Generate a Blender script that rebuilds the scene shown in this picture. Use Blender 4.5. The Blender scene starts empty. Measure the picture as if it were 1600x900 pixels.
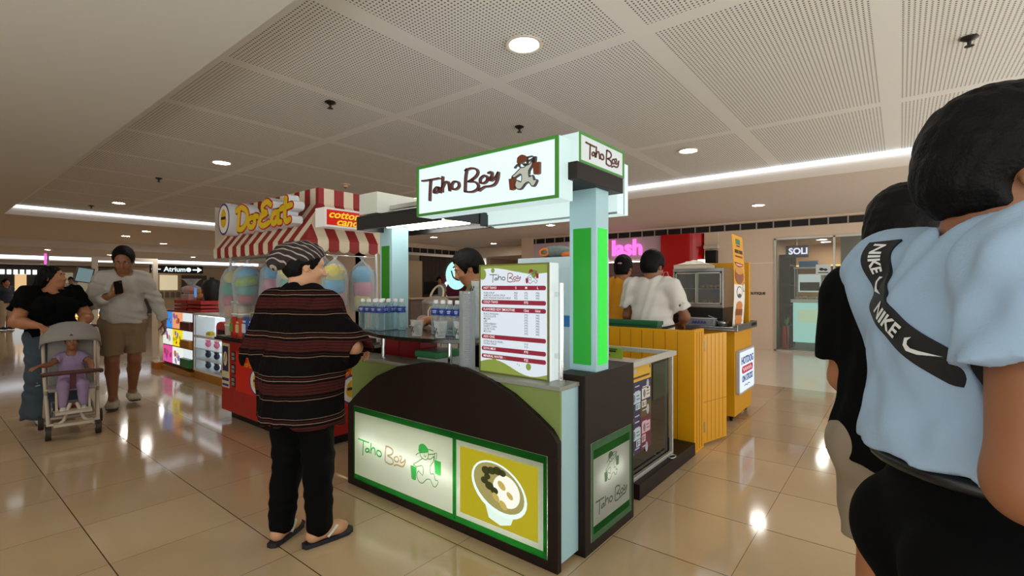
import bpy, bmesh, math, random
import numpy as np
from mathutils import Vector, Matrix, geometry

random.seed(7)
SC = bpy.context.scene
COL = SC.collection
PI = math.pi

# ---------------------------------------------------------------- camera, world, exposure
cam_data = bpy.data.cameras.new('camera')
cam_data.sensor_width = 36.0
cam_data.lens = 36.0 * 759.0 / 1600.0
cam_data.shift_y = -2.0 / 1600.0
cam_data.clip_start = 0.05
cam_data.clip_end = 200
cam = bpy.data.objects.new('camera', cam_data)
COL.objects.link(cam)
cam.location = (0, 0, 1.38)
_f = Vector((0.781, 0.6245, 0)).normalized()
cam.rotation_euler = _f.to_track_quat('-Z', 'Y').to_euler()
SC.camera = cam

world = bpy.data.worlds.new('world')
SC.world = world
world.use_nodes = True
_bg = world.node_tree.nodes['Background']
_bg.inputs[0].default_value = (0.97, 1.0, 0.98, 1)
# assumed atrium behind the camera: fill added brighter from below for the ceiling
_nt = world.node_tree
_tc = _nt.nodes.new('ShaderNodeTexCoord'); _sp = _nt.nodes.new('ShaderNodeSeparateXYZ'); _mr = _nt.nodes.new('ShaderNodeMapRange')
_nt.links.new(_tc.outputs['Generated'], _sp.inputs[0]); _nt.links.new(_sp.outputs[2], _mr.inputs['Value'])
_mr.inputs['From Min'].default_value = -0.35; _mr.inputs['From Max'].default_value = 0.1
_mr.inputs['To Min'].default_value = 4.6; _mr.inputs['To Max'].default_value = 1.25
_nt.links.new(_mr.outputs[0], _bg.inputs[1])

vs = SC.view_settings
vs.view_transform = 'Standard'
vs.look = 'None'
vs.exposure = 0.22
vs.gamma = 1.0
vs.use_curve_mapping = False
LAMP = 112.0        # downlight lens emission
SC.cycles.max_bounces = 10
SC.cycles.transparent_max_bounces = 24
SC.cycles.diffuse_bounces = 8
SC.cycles.glossy_bounces = 3
SC.cycles.transmission_bounces = 4
SC.cycles.caustics_reflective = False
SC.cycles.caustics_refractive = False
SC.cycles.sample_clamp_indirect = 4.0

# ---------------------------------------------------------------- materials
def lin(h):
    h = h.lstrip('#')
    v = [int(h[i:i + 2], 16) / 255 for i in (0, 2, 4)]
    return tuple((x / 12.92 if x <= 0.04045 else ((x + 0.055) / 1.055) ** 2.4) for x in v)

MATS = {}
def mat(name, col='#808080', rough=0.5, metal=0.0, emit=0.0, noise=0.0, nscale=20.0, bump=0.0, spec=0.5, coat=0.0, sub=0.0):
    if name in MATS:
        return MATS[name]
    m = bpy.data.materials.new(name)
    m.use_nodes = True
    nt = m.node_tree
    b = nt.nodes['Principled BSDF']
    c = lin(col) if isinstance(col, str) else col
    b.inputs['Base Color'].default_value = (*c, 1)
    b.inputs['Roughness'].default_value = rough
    b.inputs['Metallic'].default_value = metal
    b.inputs['Specular IOR Level'].default_value = spec
    b.inputs['Coat Weight'].default_value = coat
    if emit:
        b.inputs['Emission Color'].default_value = (*c, 1)
        b.inputs['Emission Strength'].default_value = emit
    if noise or bump:
        tc = nt.nodes.new('ShaderNodeTexCoord')
        n = nt.nodes.new('ShaderNodeTexNoise')
        n.inputs['Scale'].default_value = nscale
        n.inputs['Detail'].default_value = 4
        nt.links.new(tc.outputs['Object'], n.inputs['Vector'])
        if noise:
            mx = nt.nodes.new('ShaderNodeMix')
            mx.data_type = 'RGBA'
            mx.inputs[6].default_value = (*[max(0, x * (1 - noise)) for x in c], 1)
            mx.inputs[7].default_value = (*[min(1, x * (1 + noise)) for x in c], 1)
            nt.links.new(n.outputs['Fac'], mx.inputs[0])
            nt.links.new(mx.outputs[2], b.inputs['Base Color'])
        if bump:
            bp = nt.nodes.new('ShaderNodeBump')
            bp.inputs['Strength'].default_value = bump
            bp.inputs['Distance'].default_value = 0.01
            nt.links.new(n.outputs['Fac'], bp.inputs['Height'])
            nt.links.new(bp.outputs['Normal'], b.inputs['Normal'])
    MATS[name] = m
    return m

def clear(name, tint='#ffffff', base=0.10, edge=0.75, rough=0.08, gloss='#ffffff', body=None):
    """thin clear plastic or glass: transparent face-on, shiny at grazing angles"""
    if name in MATS:
        return MATS[name]
    m = bpy.data.materials.new(name)
    m.use_nodes = True
    nt = m.node_tree
    nt.nodes.remove(nt.nodes['Principled BSDF'])
    out = nt.nodes['Material Output']
    tr = nt.nodes.new('ShaderNodeBsdfTransparent')
    tr.inputs[0].default_value = (*lin(tint), 1)
    pb = nt.nodes.new('ShaderNodeBsdfPrincipled')
    pb.inputs['Base Color'].default_value = (*lin(body or gloss), 1)
    pb.inputs['Roughness'].default_value = rough
    lw = nt.nodes.new('ShaderNodeLayerWeight')
    lw.inputs['Blend'].default_value = 0.35
    mr = nt.nodes.new('ShaderNodeMapRange')
    mr.inputs['To Min'].default_value = base
    mr.inputs['To Max'].default_value = edge
    nt.links.new(lw.outputs['Facing'], mr.inputs['Value'])
    mx = nt.nodes.new('ShaderNodeMixShader')
    nt.links.new(mr.outputs[0], mx.inputs[0])
    nt.links.new(tr.outputs[0], mx.inputs[1])
    nt.links.new(pb.outputs[0], mx.inputs[2])
    nt.links.new(mx.outputs[0], out.inputs['Surface'])
    MATS[name] = m
    return m

def backlit(name, col, trans=0.75, rough=0.25):
    """translucent acrylic or printed film, lit by the tube behind it"""
    if name in MATS:
        return MATS[name]
    m = bpy.data.materials.new(name)
    m.use_nodes = True
    nt = m.node_tree
    nt.nodes.remove(nt.nodes['Principled BSDF'])
    out = nt.nodes['Material Output']
    c = (*lin(col), 1)
    tl = nt.nodes.new('ShaderNodeBsdfTranslucent')
    tl.inputs[0].default_value = c
    pb = nt.nodes.new('ShaderNodeBsdfPrincipled')
    pb.inputs['Base Color'].default_value = c
    pb.inputs['Roughness'].default_value = rough
    mx = nt.nodes.new('ShaderNodeMixShader')
    mx.inputs[0].default_value = 1 - trans
    nt.links.new(tl.outputs[0], mx.inputs[1])
    nt.links.new(pb.outputs[0], mx.inputs[2])
    nt.links.new(mx.outputs[0], out.inputs['Surface'])
    MATS[name] = m
    return m

# ---------------------------------------------------------------- mesh builder
def V(*a):
    return Vector(a)

class Frame:
    """a flat working plane: origin, right, up; n points out of the face"""
    def __init__(s, o, u, v):
        s.o = Vector(o); s.u = Vector(u).normalized(); s.v = Vector(v).normalized(); s.n = s.u.cross(s.v)
    def __call__(s, x, y, z=0.0):
        return s.o + s.u * x + s.v * y + s.n * z

ORG = {}
class MB:
    def __init__(s):
        s.v = []; s.f = []; s.m = []; s.mi = 0
    def add(s, vs, fs, mi=None):
        k = len(s.v)
        s.v += [Vector(p) for p in vs]
        s.f += [[i + k for i in f] for f in fs]
        s.m += [s.mi if mi is None else mi] * len(fs)
        return s
    def box(s, x0, x1, y0, y1, z0, z1, mi=None):
        vs = [(x, y, z) for z in (z0, z1) for y in (y0, y1) for x in (x0, x1)]
        return s.add(vs, [(0, 2, 3, 1), (4, 5, 7, 6), (0, 1, 5, 4), (2, 6, 7, 3), (0, 4, 6, 2), (1, 3, 7, 5)], mi)
    def fbox(s, fr, x0, x1, y0, y1, z0, z1, mi=None):
        if abs(z1 - z0) < 1e-7:      # printed straight on the face
            return s.add([fr(x0, y0, z1), fr(x1, y0, z1), fr(x1, y1, z1), fr(x0, y1, z1)], [(0, 1, 2, 3)], mi)
        vs = [fr(x, y, z) for z in (z0, z1) for y in (y0, y1) for x in (x0, x1)]
        return s.add(vs, [(0, 2, 3, 1), (4, 5, 7, 6), (0, 1, 5, 4), (2, 6, 7, 3), (0, 4, 6, 2), (1, 3, 7, 5)], mi)
    def cyl(s, a, b, r0, r1=None, n=12, mi=None, caps=True):
        a = Vector(a); b = Vector(b); r1 = r0 if r1 is None else r1
        d = (b - a).normalized()
        u = d.cross(Vector((0, 0, 1)))
        if u.length < 1e-4: u = Vector((1, 0, 0))
        u.normalize(); w = d.cross(u)
        vs = []
        for p, r in ((a, r0), (b, r1)):
            for i in range(n):
                t = 2 * PI * i / n
                vs.append(p + (u * math.cos(t) + w * math.sin(t)) * r)
        fs = [(i, (i + 1) % n, n + (i + 1) % n, n + i) for i in range(n)]
        fs = [tuple(reversed(f)) for f in fs]
        if caps: fs += [tuple(range(n)), tuple(reversed(range(n, 2 * n)))]
        return s.add(vs, [f[::-1] for f in fs], mi)
    def tube(s, pts, r, n=8, mi=None, closed=False):
        pts = [Vector(p) for p in pts]
        m = len(pts)
        rs = r if isinstance(r, (list, tuple)) else [r] * m
        vs = []
        ref = None
        for i, p in enumerate(pts):
            if closed: d = pts[(i + 1) % m] - pts[i - 1]
            else: d = pts[min(i + 1, m - 1)] - pts[max(i - 1, 0)]
            d.normalize()
            if ref is None:
                ref = d.cross(Vector((0, 0, 1)))
                if ref.length < 1e-3: ref = d.cross(Vector((1, 0, 0)))
            u = (ref - d * ref.dot(d)).normalized(); ref = u
            w = d.cross(u)
            for k in range(n):
                t = 2 * PI * k / n
                vs.append(p + (u * math.cos(t) + w * math.sin(t)) * rs[i])
        fs = []
        for i in range(m if closed else m - 1):
            j = (i + 1) % m
            for k in range(n):
                fs.append((i * n + k, i * n + (k + 1) % n, j * n + (k + 1) % n, j * n + k))
        if not closed: fs += [tuple(reversed(range(n))), tuple(range((m - 1) * n, m * n))]
        return s.add(vs, fs, mi)
    def lathe(s, prof, c=(0, 0, 0), n=20, mi=None, axis=None, cap=True):
        """prof: (radius, height) pairs turned about z through c, or about a unit axis"""
        c = Vector(c)
        a = Vector(axis).normalized() if axis else Vector((0, 0, 1))
        u = a.cross(Vector((0, 1, 0))) if abs(a.y) < 0.9 else a.cross(Vector((1, 0, 0)))
        u.normalize(); w = a.cross(u)
        vs = []
        for r, h in prof:
            for k in range(n):
                t = 2 * PI * k / n
                vs.append(c + a * h + (u * math.cos(t) + w * math.sin(t)) * r)
        fs = []
        for i in range(len(prof) - 1):
            for k in range(n):
                fs.append((i * n + k, i * n + (k + 1) % n, (i + 1) * n + (k + 1) % n, (i + 1) * n + k))
        if cap:
            if prof[0][0] > 1e-5: fs.append(tuple(reversed(range(n))))
            if prof[-1][0] > 1e-5: fs.append(tuple(range((len(prof) - 1) * n, len(prof) * n)))
        return s.add(vs, fs, mi)
    def ball(s, c, r, n=14, mi=None, rot=None):
        r = r if isinstance(r, (tuple, list)) else (r, r, r)
        c = Vector(c); vs = []; fs = []; h = n // 2
        for i in range(h + 1):
            a = PI * i / h
            for k in range(n):
                t = 2 * PI * k / n
                p = Vector((r[0] * math.sin(a) * math.cos(t), r[1] * math.sin(a) * math.sin(t), -r[2] * math.cos(a)))
                if rot: p = rot @ p
                vs.append(c + p)
        for i in range(h):
            for k in range(n):
                fs.append((i * n + k, i * n + (k + 1) % n, (i + 1) * n + (k + 1) % n, (i + 1) * n + k))
        return s.add(vs, fs, mi)
    def prism(s, poly, fr, z0=0.0, z1=0.002, mi=None):
        pts = [Vector((p[0], p[1], 0)) for p in poly]
        area = sum(pts[i].x * pts[(i + 1) % len(pts)].y - pts[(i + 1) % len(pts)].x * pts[i].y for i in range(len(pts)))
        if area < 0: pts.reverse()
        n = len(pts)
        tris = geometry.tessellate_polygon([pts])
        flat = abs(z1 - z0) < 1e-7
        vs = [fr(p.x, p.y, z1) for p in pts] + ([] if flat else [fr(p.x, p.y, z0) for p in pts])
        fs = []
        for t in tris:
            a, b, c = (pts[i] for i in t)
            if (b - a).cross(c - a).z < 0: t = t[::-1]
            fs.append(tuple(t))
            if not flat: fs.append(tuple(i + n for i in reversed(t)))
        for i in range(0 if flat else n):
            j = (i + 1) % n
            fs.append((i + n, j + n, j, i))
        return s.add(vs, fs, mi)
    def disc(s, x, y, rx, ry, fr, z0=0, z1=0.002, mi=None, n=24, a0=0.0):
        ca, sa = math.cos(a0), math.sin(a0)
        P = []
        for i in range(n):
            t = 2 * PI * i / n
            a, b = rx * math.cos(t), ry * math.sin(t)
            P.append((x + a * ca - b * sa, y + a * sa + b * ca))
        return s.prism(P, fr, z0, z1, mi)
    def rect(s, x0, x1, y0, y1, fr, z0=0, z1=0.002, mi=None, r=0.0):
        if r <= 0: return s.fbox(fr, x0, x1, y0, y1, z0, z1, mi)
        P = []
        for cx, cy, a in ((x1 - r, y1 - r, 0), (x0 + r, y1 - r, 1), (x0 + r, y0 + r, 2), (x1 - r, y0 + r, 3)):
            for i in range(5):
                t = (a + i / 4) * PI / 2
                P.append((cx + r * math.cos(t), cy + r * math.sin(t)))
        return s.prism(P, fr, z0, z1, mi)
    def strokes(s, paths, w, fr, z0=0.0, z1=0.003, mi=None, sub=4, scale=1.0, off=(0, 0)):
        for path in paths:
            P = [Vector((p[0] * scale + off[0], p[1] * scale + off[1])) for p in path]
            closed = (P[0] - P[-1]).length < 1e-6
            Q = []
            n = len(P)
            for i in range(n - 1):
                p1, p2 = P[i], P[i + 1]
                p0 = P[i - 1] if i > 0 else (P[-2] if closed else p1)
                p3 = P[i + 2] if i + 2 < n else (P[1] if closed else p2)
                for k in range(sub):
                    t = k / sub
                    Q.append(0.5 * ((2 * p1) + (p2 - p0) * t + (2 * p0 - 5 * p1 + 4 * p2 - p3) * t * t + (3 * p1 - p0 - 3 * p2 + p3) * t ** 3))
            Q.append(P[-1])
            L = []; R = []
            h = w / 2
            for i, q in enumerate(Q):
                d = Q[min(i + 1, len(Q) - 1)] - Q[max(i - 1, 0)]
                if d.length < 1e-9: d = Vector((1, 0))
                d.normalize()
                nn = Vector((-d.y, d.x)) * h
                L.append(q + nn); R.append(q - nn)
            vs = []
            if abs(z1 - z0) < 1e-7:
                for l, r in zip(L, R): vs += [fr(l.x, l.y, z1), fr(r.x, r.y, z1)]
                s.add(vs, [(i * 2, i * 2 + 1, i * 2 + 3, i * 2 + 2) for i in range(len(Q) - 1)], mi)
                continue
            for l, r in zip(L, R):
                vs += [fr(l.x, l.y, z1), fr(r.x, r.y, z1), fr(l.x, l.y, z0), fr(r.x, r.y, z0)]
            fs = []
            for i in range(len(Q) - 1):
                a = i * 4; b = a + 4
                fs += [(a, a + 1, b + 1, b), (a + 1, a + 3, b + 3, b + 1), (a + 2, a, b, b + 2)]
            s.add(vs, fs, mi)
            for q in (Q[0], Q[-1]):
                s.disc(q.x, q.y, h, h, fr, z0, z1, mi, n=8)
        return s
    def text(s, txt, size, fr, x=0.0, y=0.0, z0=0.0, z1=0.002, mi=None, align='CENTER', bold=0.0, sx=1.0, shear=0.0):
        cu = bpy.data.curves.new('t', 'FONT')
        cu.body = txt; cu.size = size; cu.align_x = align; cu.align_y = 'CENTER'; cu.offset = bold * size; cu.shear = shear
        cu.resolution_u = 3; cu.extrude = (z1 - z0) / 2
        o = bpy.data.objects.new('t', cu)
        COL.objects.link(o)
        dg = bpy.context.evaluated_depsgraph_get()
        me = bpy.data.meshes.new_from_object(o.evaluated_get(dg))
        vs = [fr(x + p.co.x * sx, y + p.co.y, (z0 + z1) / 2 + p.co.z) for p in me.vertices]
        fs = [tuple(p.vertices) for p in me.polygons]
        s.add(vs, fs, mi)
        bpy.data.objects.remove(o); bpy.data.curves.remove(cu); bpy.data.meshes.remove(me)
        return s
    def build(s, name, mats, parent=None, label=None, smooth=0, bevel=0.0, bseg=2, sub=0, solid=0.0, origin=None):
        if origin is not None:
            org = Vector(origin)
        elif parent is not None:
            org = ORG[parent.name]
        else:
            xs = [p.x for p in s.v]; ys = [p.y for p in s.v]; zs = [p.z for p in s.v]
            org = Vector(((min(xs) + max(xs)) / 2, (min(ys) + max(ys)) / 2, min(zs)))
        me = bpy.data.meshes.new(name)
        me.from_pydata([tuple(p - org) for p in s.v], [], s.f)
        mats = mats if isinstance(mats, (list, tuple)) else [mats]
        for m in mats: me.materials.append(m)
        me.polygons.foreach_set('material_index', s.m)
        if smooth:
            me.polygons.foreach_set('use_smooth', [True] * len(s.f))
            me.set_sharp_from_angle(angle=math.radians(smooth))
        me.update()
        o = bpy.data.objects.new(name, me)
        COL.objects.link(o)
        if parent is not None: o.parent = parent
        else: o.location = org
        ORG[o.name] = org.copy()
        if label: o['label'] = label
        if solid:
            md = o.modifiers.new('Solidify', 'SOLIDIFY'); md.thickness = solid; md.offset = 0
        if bevel:
            md = o.modifiers.new('Bevel', 'BEVEL'); md.width = bevel; md.segments = bseg; md.limit_method = 'ANGLE'
        if sub:
            md = o.modifiers.new('Subsurf', 'SUBSURF'); md.levels = sub; md.render_levels = sub
        return o

def tag(o, label=None, cat=None, group=None, kind=None):
    if label: o['label'] = label
    if cat: o['category'] = cat
    if group: o['group'] = group
    if kind: o['kind'] = kind
    return o

def thing(name, label, cat, loc=(0, 0, 0), group=None):
    o = bpy.data.objects.new(name, None)
    o.empty_display_size = 0.1
    COL.objects.link(o)
    o.location = loc
    ORG[o.name] = Vector(loc)
    return tag(o, label, cat, group)

def dup(root, loc, rotz=0.0, label=None, group=None, scale=None):
    r = root.copy(); COL.objects.link(r)
    r.location = loc; r.rotation_euler = (0, 0, rotz)
    if scale: r.scale = (scale, scale, scale)
    if label: r['label'] = label
    if group: r['group'] = group
    for ch in list(root.children):
        c = ch.copy(); COL.objects.link(c); c.parent = r
        for g in list(ch.children):
            d = g.copy(); COL.objects.link(d); d.parent = c
    return r

def structure(o):
    o['kind'] = 'structure'
    return o

def mathnode(nt, op, a, b=None, c=None):
    n = nt.nodes.new('ShaderNodeMath'); n.operation = op
    for i, x in enumerate((a, b, c)):
        if x is None: continue
        if isinstance(x, (int, float)): n.inputs[i].default_value = x
        else: nt.links.new(x, n.inputs[i])
    return n.outputs[0]

def position_xyz(m):
    nt = m.node_tree
    g = nt.nodes.new('ShaderNodeTexCoord')
    sp = nt.nodes.new('ShaderNodeSeparateXYZ')
    nt.links.new(g.outputs['Object'], sp.inputs[0])
    return nt, g, sp.outputs[0], sp.outputs[1], sp.outputs[2]

# ---- shared materials
WHITE = mat('white_paint', '#e8e6e0', 0.5)
OFFW = mat('off_white_wall', '#d9cbb8', 0.6)
BLACK = mat('black_plastic', '#080808', 0.4, spec=0.3)
DARK = mat('dark_grey', '#26262a', 0.5)
STEEL = mat('stainless_steel', '#b9bbbd', 0.28, 1.0)
CHROME = mat('chrome', '#d9dadb', 0.12, 1.0)
BROWN = mat('dark_brown_laminate', '#1d120d', 0.5, noise=0.15, nscale=60, spec=0.25)
GREEN_LAM = mat('olive_green_laminate', '#7d9150', 0.45)
SKYBLUE = mat('pale_blue_laminate', '#a9cfd9', 0.4)
RED = mat('red_laminate', '#a81712', 0.35)
YELLOW = mat('yellow_paint', '#d99a06', 0.4)
ALU = mat('aluminium_frame', '#c7c6c0', 0.4, 0.6)
LOGO = {
'taho':[[(0.056,0.209),(0.089,0.207),(0.13,0.206),(0.171,0.205),(0.206,0.205)],[(0.13,0.206),(0.126,0.175),(0.123,0.132),(0.121,0.086)],[(0.206,0.151),(0.181,0.155),(0.162,0.142),(0.158,0.129),(0.172,0.123),(0.193,0.131),(0.208,0.151),(0.206,0.134),(0.213,0.121)],[(0.232,0.209),(0.23,0.167),(0.229,0.124)],[(0.23,0.146),(0.248,0.17),(0.27,0.176),(0.281,0.165),(0.289,0.123)],[(0.338,0.168),(0.316,0.165),(0.305,0.147),(0.317,0.127),(0.345,0.125),(0.364,0.139),(0.359,0.16),(0.338,0.168)]],
'boy':[[(0.425,0.225),(0.415,0.177),(0.411,0.103)],[(0.415,0.218),(0.453,0.224),(0.494,0.215),(0.507,0.194),(0.488,0.172),(0.439,0.153)],[(0.439,0.153),(0.488,0.145),(0.511,0.123),(0.501,0.103),(0.463,0.094),(0.411,0.102)],[(0.546,0.168),(0.526,0.157),(0.526,0.137),(0.547,0.13),(0.569,0.137),(0.577,0.155),(0.563,0.169),(0.546,0.168)],[(0.584,0.179),(0.605,0.182),(0.608,0.164),(0.592,0.146),(0.604,0.137),(0.634,0.151),(0.653,0.173)],[(0.653,0.173),(0.647,0.14),(0.629,0.115),(0.599,0.108),(0.555,0.109),(0.517,0.094)]],
'out':[[(0.804,0.175),(0.761,0.146),(0.747,0.139),(0.764,0.13),(0.798,0.143),(0.809,0.132),(0.805,0.101),(0.778,0.115),(0.766,0.091),(0.782,0.069),(0.806,0.069),(0.827,0.089),(0.853,0.096),(0.871,0.073),(0.888,0.075),(0.902,0.097),(0.895,0.103),(0.884,0.102),(0.876,0.126),(0.856,0.12),(0.853,0.152),(0.873,0.176),(0.876,0.2)],[(0.876,0.2),(0.856,0.183),(0.837,0.181)],[(0.84,0.199),(0.873,0.208),(0.893,0.216),(0.889,0.187)],[(0.881,0.209),(0.879,0.187)],[(0.747,0.139),(0.743,0.125)],[(0.789,0.193),(0.79,0.184),(0.804,0.175),(0.827,0.174),(0.84,0.187),(0.842,0.206)],[(0.814,0.193),(0.821,0.184),(0.826,0.192)],[(0.789,0.196),(0.774,0.191),(0.761,0.18)],[(0.84,0.22),(0.856,0.222),(0.874,0.221)]],
'fill':[[(0.804,0.175),(0.761,0.146),(0.747,0.139),(0.764,0.13),(0.798,0.143),(0.809,0.132),(0.805,0.101),(0.778,0.115),(0.766,0.091),(0.782,0.069),(0.806,0.069),(0.827,0.089),(0.853,0.096),(0.871,0.073),(0.888,0.075),(0.902,0.097),(0.895,0.103),(0.884,0.102),(0.876,0.126),(0.856,0.12),(0.853,0.152),(0.873,0.176),(0.876,0.2),(0.856,0.183),(0.837,0.181),(0.827,0.174)]],
'cap':[[(0.778,0.204),(0.781,0.227),(0.793,0.235),(0.808,0.239),(0.824,0.235),(0.839,0.224),(0.844,0.209),(0.814,0.2),(0.788,0.194)]],
'bucket':[[(0.878,0.186),(0.92,0.186),(0.919,0.129),(0.904,0.126),(0.883,0.13)],[(0.725,0.128),(0.766,0.128),(0.762,0.072),(0.747,0.068),(0.732,0.071)]],
}

# ================================================================ THE MALL: floor, ceiling, walls
def grid_line(nt, x, first, step, half):
    """1 on lines first + k*step, half wide each side"""
    a = mathnode(nt, 'SUBTRACT', x, first - step / 2)
    a = mathnode(nt, 'DIVIDE', a, step)
    a = mathnode(nt, 'FRACT', a)
    a = mathnode(nt, 'SUBTRACT', a, 0.5)
    a = mathnode(nt, 'ABSOLUTE', a)
    return mathnode(nt, 'LESS_THAN', a, half / step)

def floor_material():
    m = mat('polished_beige_tile', '#b59a74', 0.1)
    nt, g, x, y, z = position_xyz(m)
    b = nt.nodes['Principled BSDF']
    lx = grid_line(nt, x, 0.637, 0.605, 0.0028)
    ly = grid_line(nt, y, 0.63, 0.61, 0.0018)
    line = mathnode(nt, 'MAXIMUM', lx, mathnode(nt, 'MULTIPLY', ly, 0.75))
    n = nt.nodes.new('ShaderNodeTexNoise'); n.inputs['Scale'].default_value = 1.6; n.inputs['Detail'].default_value = 6
    nt.links.new(g.outputs['Object'], n.inputs['Vector'])
    cell = nt.nodes.new('ShaderNodeTexWhiteNoise'); cell.noise_dimensions = '2D'
    cx = mathnode(nt, 'FLOOR', mathnode(nt, 'DIVIDE', mathnode(nt, 'SUBTRACT', x, 0.637), 0.605))
    cy = mathnode(nt, 'FLOOR', mathnode(nt, 'DIVIDE', mathnode(nt, 'SUBTRACT', y, 0.63), 0.61))
    cv = nt.nodes.new('ShaderNodeCombineXYZ'); nt.links.new(cx, cv.inputs[0]); nt.links.new(cy, cv.inputs[1])
    nt.links.new(cv.outputs[0], cell.inputs['Vector'])
    k = mathnode(nt, 'ADD', mathnode(nt, 'MULTIPLY', n.outputs['Fac'], 0.7), mathnode(nt, 'MULTIPLY', cell.outputs['Value'], 0.3))
    mx = nt.nodes.new('ShaderNodeMix'); mx.data_type = 'RGBA'
    mx.inputs[6].default_value = (*lin('#a9906e'), 1); mx.inputs[7].default_value = (*lin('#c2aa8a'), 1)
    nt.links.new(k, mx.inputs[0])
    m2 = nt.nodes.new('ShaderNodeMix'); m2.data_type = 'RGBA'
    nt.links.new(line, m2.inputs[0]); nt.links.new(mx.outputs[2], m2.inputs[6])
    m2.inputs[7].default_value = (*lin('#4c3822'), 1)
    nt.links.new(m2.outputs[2], b.inputs['Base Color'])
    r = mathnode(nt, 'ADD', mathnode(nt, 'MULTIPLY', n.outputs['Fac'], 0.06), 0.06)
    nt.links.new(r, b.inputs['Roughness'])
    return m

FLOOR = floor_material()
fl = MB().box(-3.8, 7.55, -4.6, 34, -0.2, 0).build('floor', FLOOR, origin=(0, 0, 0)); structure(fl)
fl2 = MB().box(7.55, 24, -4.6, 34, -0.2, 0).build('floor', mat('pale_marble', '#d8cbbb', 0.12, noise=0.05, nscale=3), origin=(0, 0, 0)); structure(fl2)

def ceiling_material():
    m = mat('perforated_ceiling', '#d9d5cd', 0.7)
    nt, g, x, y, z = position_xyz(m)
    b = nt.nodes['Principled BSDF']
    s = 0.027
    fx = mathnode(nt, 'SUBTRACT', mathnode(nt, 'FRACT', mathnode(nt, 'DIVIDE', x, s)), 0.5)
    fy = mathnode(nt, 'SUBTRACT', mathnode(nt, 'FRACT', mathnode(nt, 'DIVIDE', y, s)), 0.5)
    d = mathnode(nt, 'SQRT', mathnode(nt, 'ADD', mathnode(nt, 'MULTIPLY', fx, fx), mathnode(nt, 'MULTIPLY', fy, fy)))
    hole = mathnode(nt, 'LESS_THAN', d, 0.235)  # holes are dark dots in the colour, for the shade inside them
    near = mathnode(nt, 'LESS_THAN', y, 3.2)
    half = mathnode(nt, 'ADD', 0.05, mathnode(nt, 'MULTIPLY', near, 0.022))
    a = mathnode(nt, 'FRACT', mathnode(nt, 'DIVIDE', mathnode(nt, 'SUBTRACT', y, 0.07 - 0.632), 1.264))
    a = mathnode(nt, 'MULTIPLY', mathnode(nt, 'ABSOLUTE', mathnode(nt, 'SUBTRACT', a, 0.5)), 1.264)
    sy = mathnode(nt, 'LESS_THAN', a, half)
    sx = grid_line(nt, x, 3.02, 2.56, 0.062)
    strip = mathnode(nt, 'MAXIMUM', sx, sy)
    edge = mathnode(nt, 'LESS_THAN', x, 1.46)
    strip = mathnode(nt, 'MAXIMUM', strip, edge)
    hole = mathnode(nt, 'MULTIPLY', hole, mathnode(nt, 'SUBTRACT', 1.0, strip))
    mx = nt.nodes.new('ShaderNodeMix'); mx.data_type = 'RGBA'
    nt.links.new(hole, mx.inputs[0])
    mx.inputs[6].default_value = (*lin('#dcdbd6'), 1); mx.inputs[7].default_value = (*lin('#4a463f'), 1)
    nt.links.new(mx.outputs[2], b.inputs['Base Color'])
    return m

SOFFIT = mat('matte_soffit', '#cfcdc4', 0.75)
SOFFIT_WARM = mat('matte_soffit_warm', '#d0c4b8', 0.75)
structure(MB().box(1.25, 7.6, -4.6, 14.1, 3.05, 3.2).build('ceiling', ceiling_material(), origin=(0, 0, 0)))
structure(MB().box(-3.8, 1.25, -4.6, 14.1, 2.85, 3.2).build('ceiling', SOFFIT))
structure(MB().box(7.6, 24, -4.6, 14.1, 2.85, 3.2).build('ceiling', SOFFIT_WARM))
structure(MB().box(-3.8, 24, 14.1, 21, 2.85, 3.2).build('ceiling', SOFFIT_WARM))
structure(MB().box(-3.8, 24, 21, 27, 2.62, 3.2).build('ceiling', SOFFIT_WARM))
structure(MB().box(-3.8, 24, 27.3, 34, 2.45, 3.2).build('ceiling', SOFFIT_WARM))
structure(MB().box(-3.8, 24, 27, 27.3, 2.75, 3.2).build('ceiling', SOFFIT_WARM))

# cove lights round the raised ceiling field
COVE = mat('cove_lamp', (0.78, 0.88, 1.0), emit=2.6)
def cove(label, x0, x1, y0, y1, z0, z1):
    o = MB().box(x0, x1, y0, y1, z0, z1).build('cove_light', COVE)
    tag(o, label, 'light')
cove('long cool white cove light along the raised ceiling edge above the glass shop front', 7.565, 7.6, -4.6, 14.1, 3.0, 3.05)
cove('cool white cove light across the far end of the perforated ceiling', 1.25, 7.56, 14.065, 14.1, 3.0, 3.05)
cove('thin white cove light over the distant glowing counter', -3.6, 12, 27.26, 27.3, 2.5, 2.62)

# right wall: shop fronts in the plane X = 11.8
WALLB = mat('beige_wall_panel', '#d8c3ac', 0.5)
PANEL_LILAC = mat('lilac_fascia', '#cdb3c0', 0.5)
VENT = mat('vent_black', '#120e0c', 0.6)
w = MB()
w.box(11.8, 12.1, 2.14, 3.62, 0, 2.65)
w.box(11.8, 12.1, 0.5, 2.14, 2.42, 2.65)
w.box(11.8, 12.1, -4.6, 0.5, 2.42, 2.65)
w.box(11.8, 12.1, -4.6, 8.7, 2.81, 2.85)
w.box(11.78, 12.1, 8.62, 9.05, 0, 2.85)
w.box(11.84, 12.1, -4.6, 8.62, 2.65, 2.81, )
structure(w.build('wall_right', WALLB))
w = MB()
w.box(11.795, 11.80, 2.14, 3.62, 1.896, 1.908); w.box(11.795, 11.80, 3.30, 3.31, 0, 2.65); 
structure(w.build('trim_1', mat('pale_joint', '#efe2d2', 0.4)))
v = MB(); v.box(11.82, 11.84, -4.6, 8.62, 2.655, 2.805)
v.mi = 1
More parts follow.
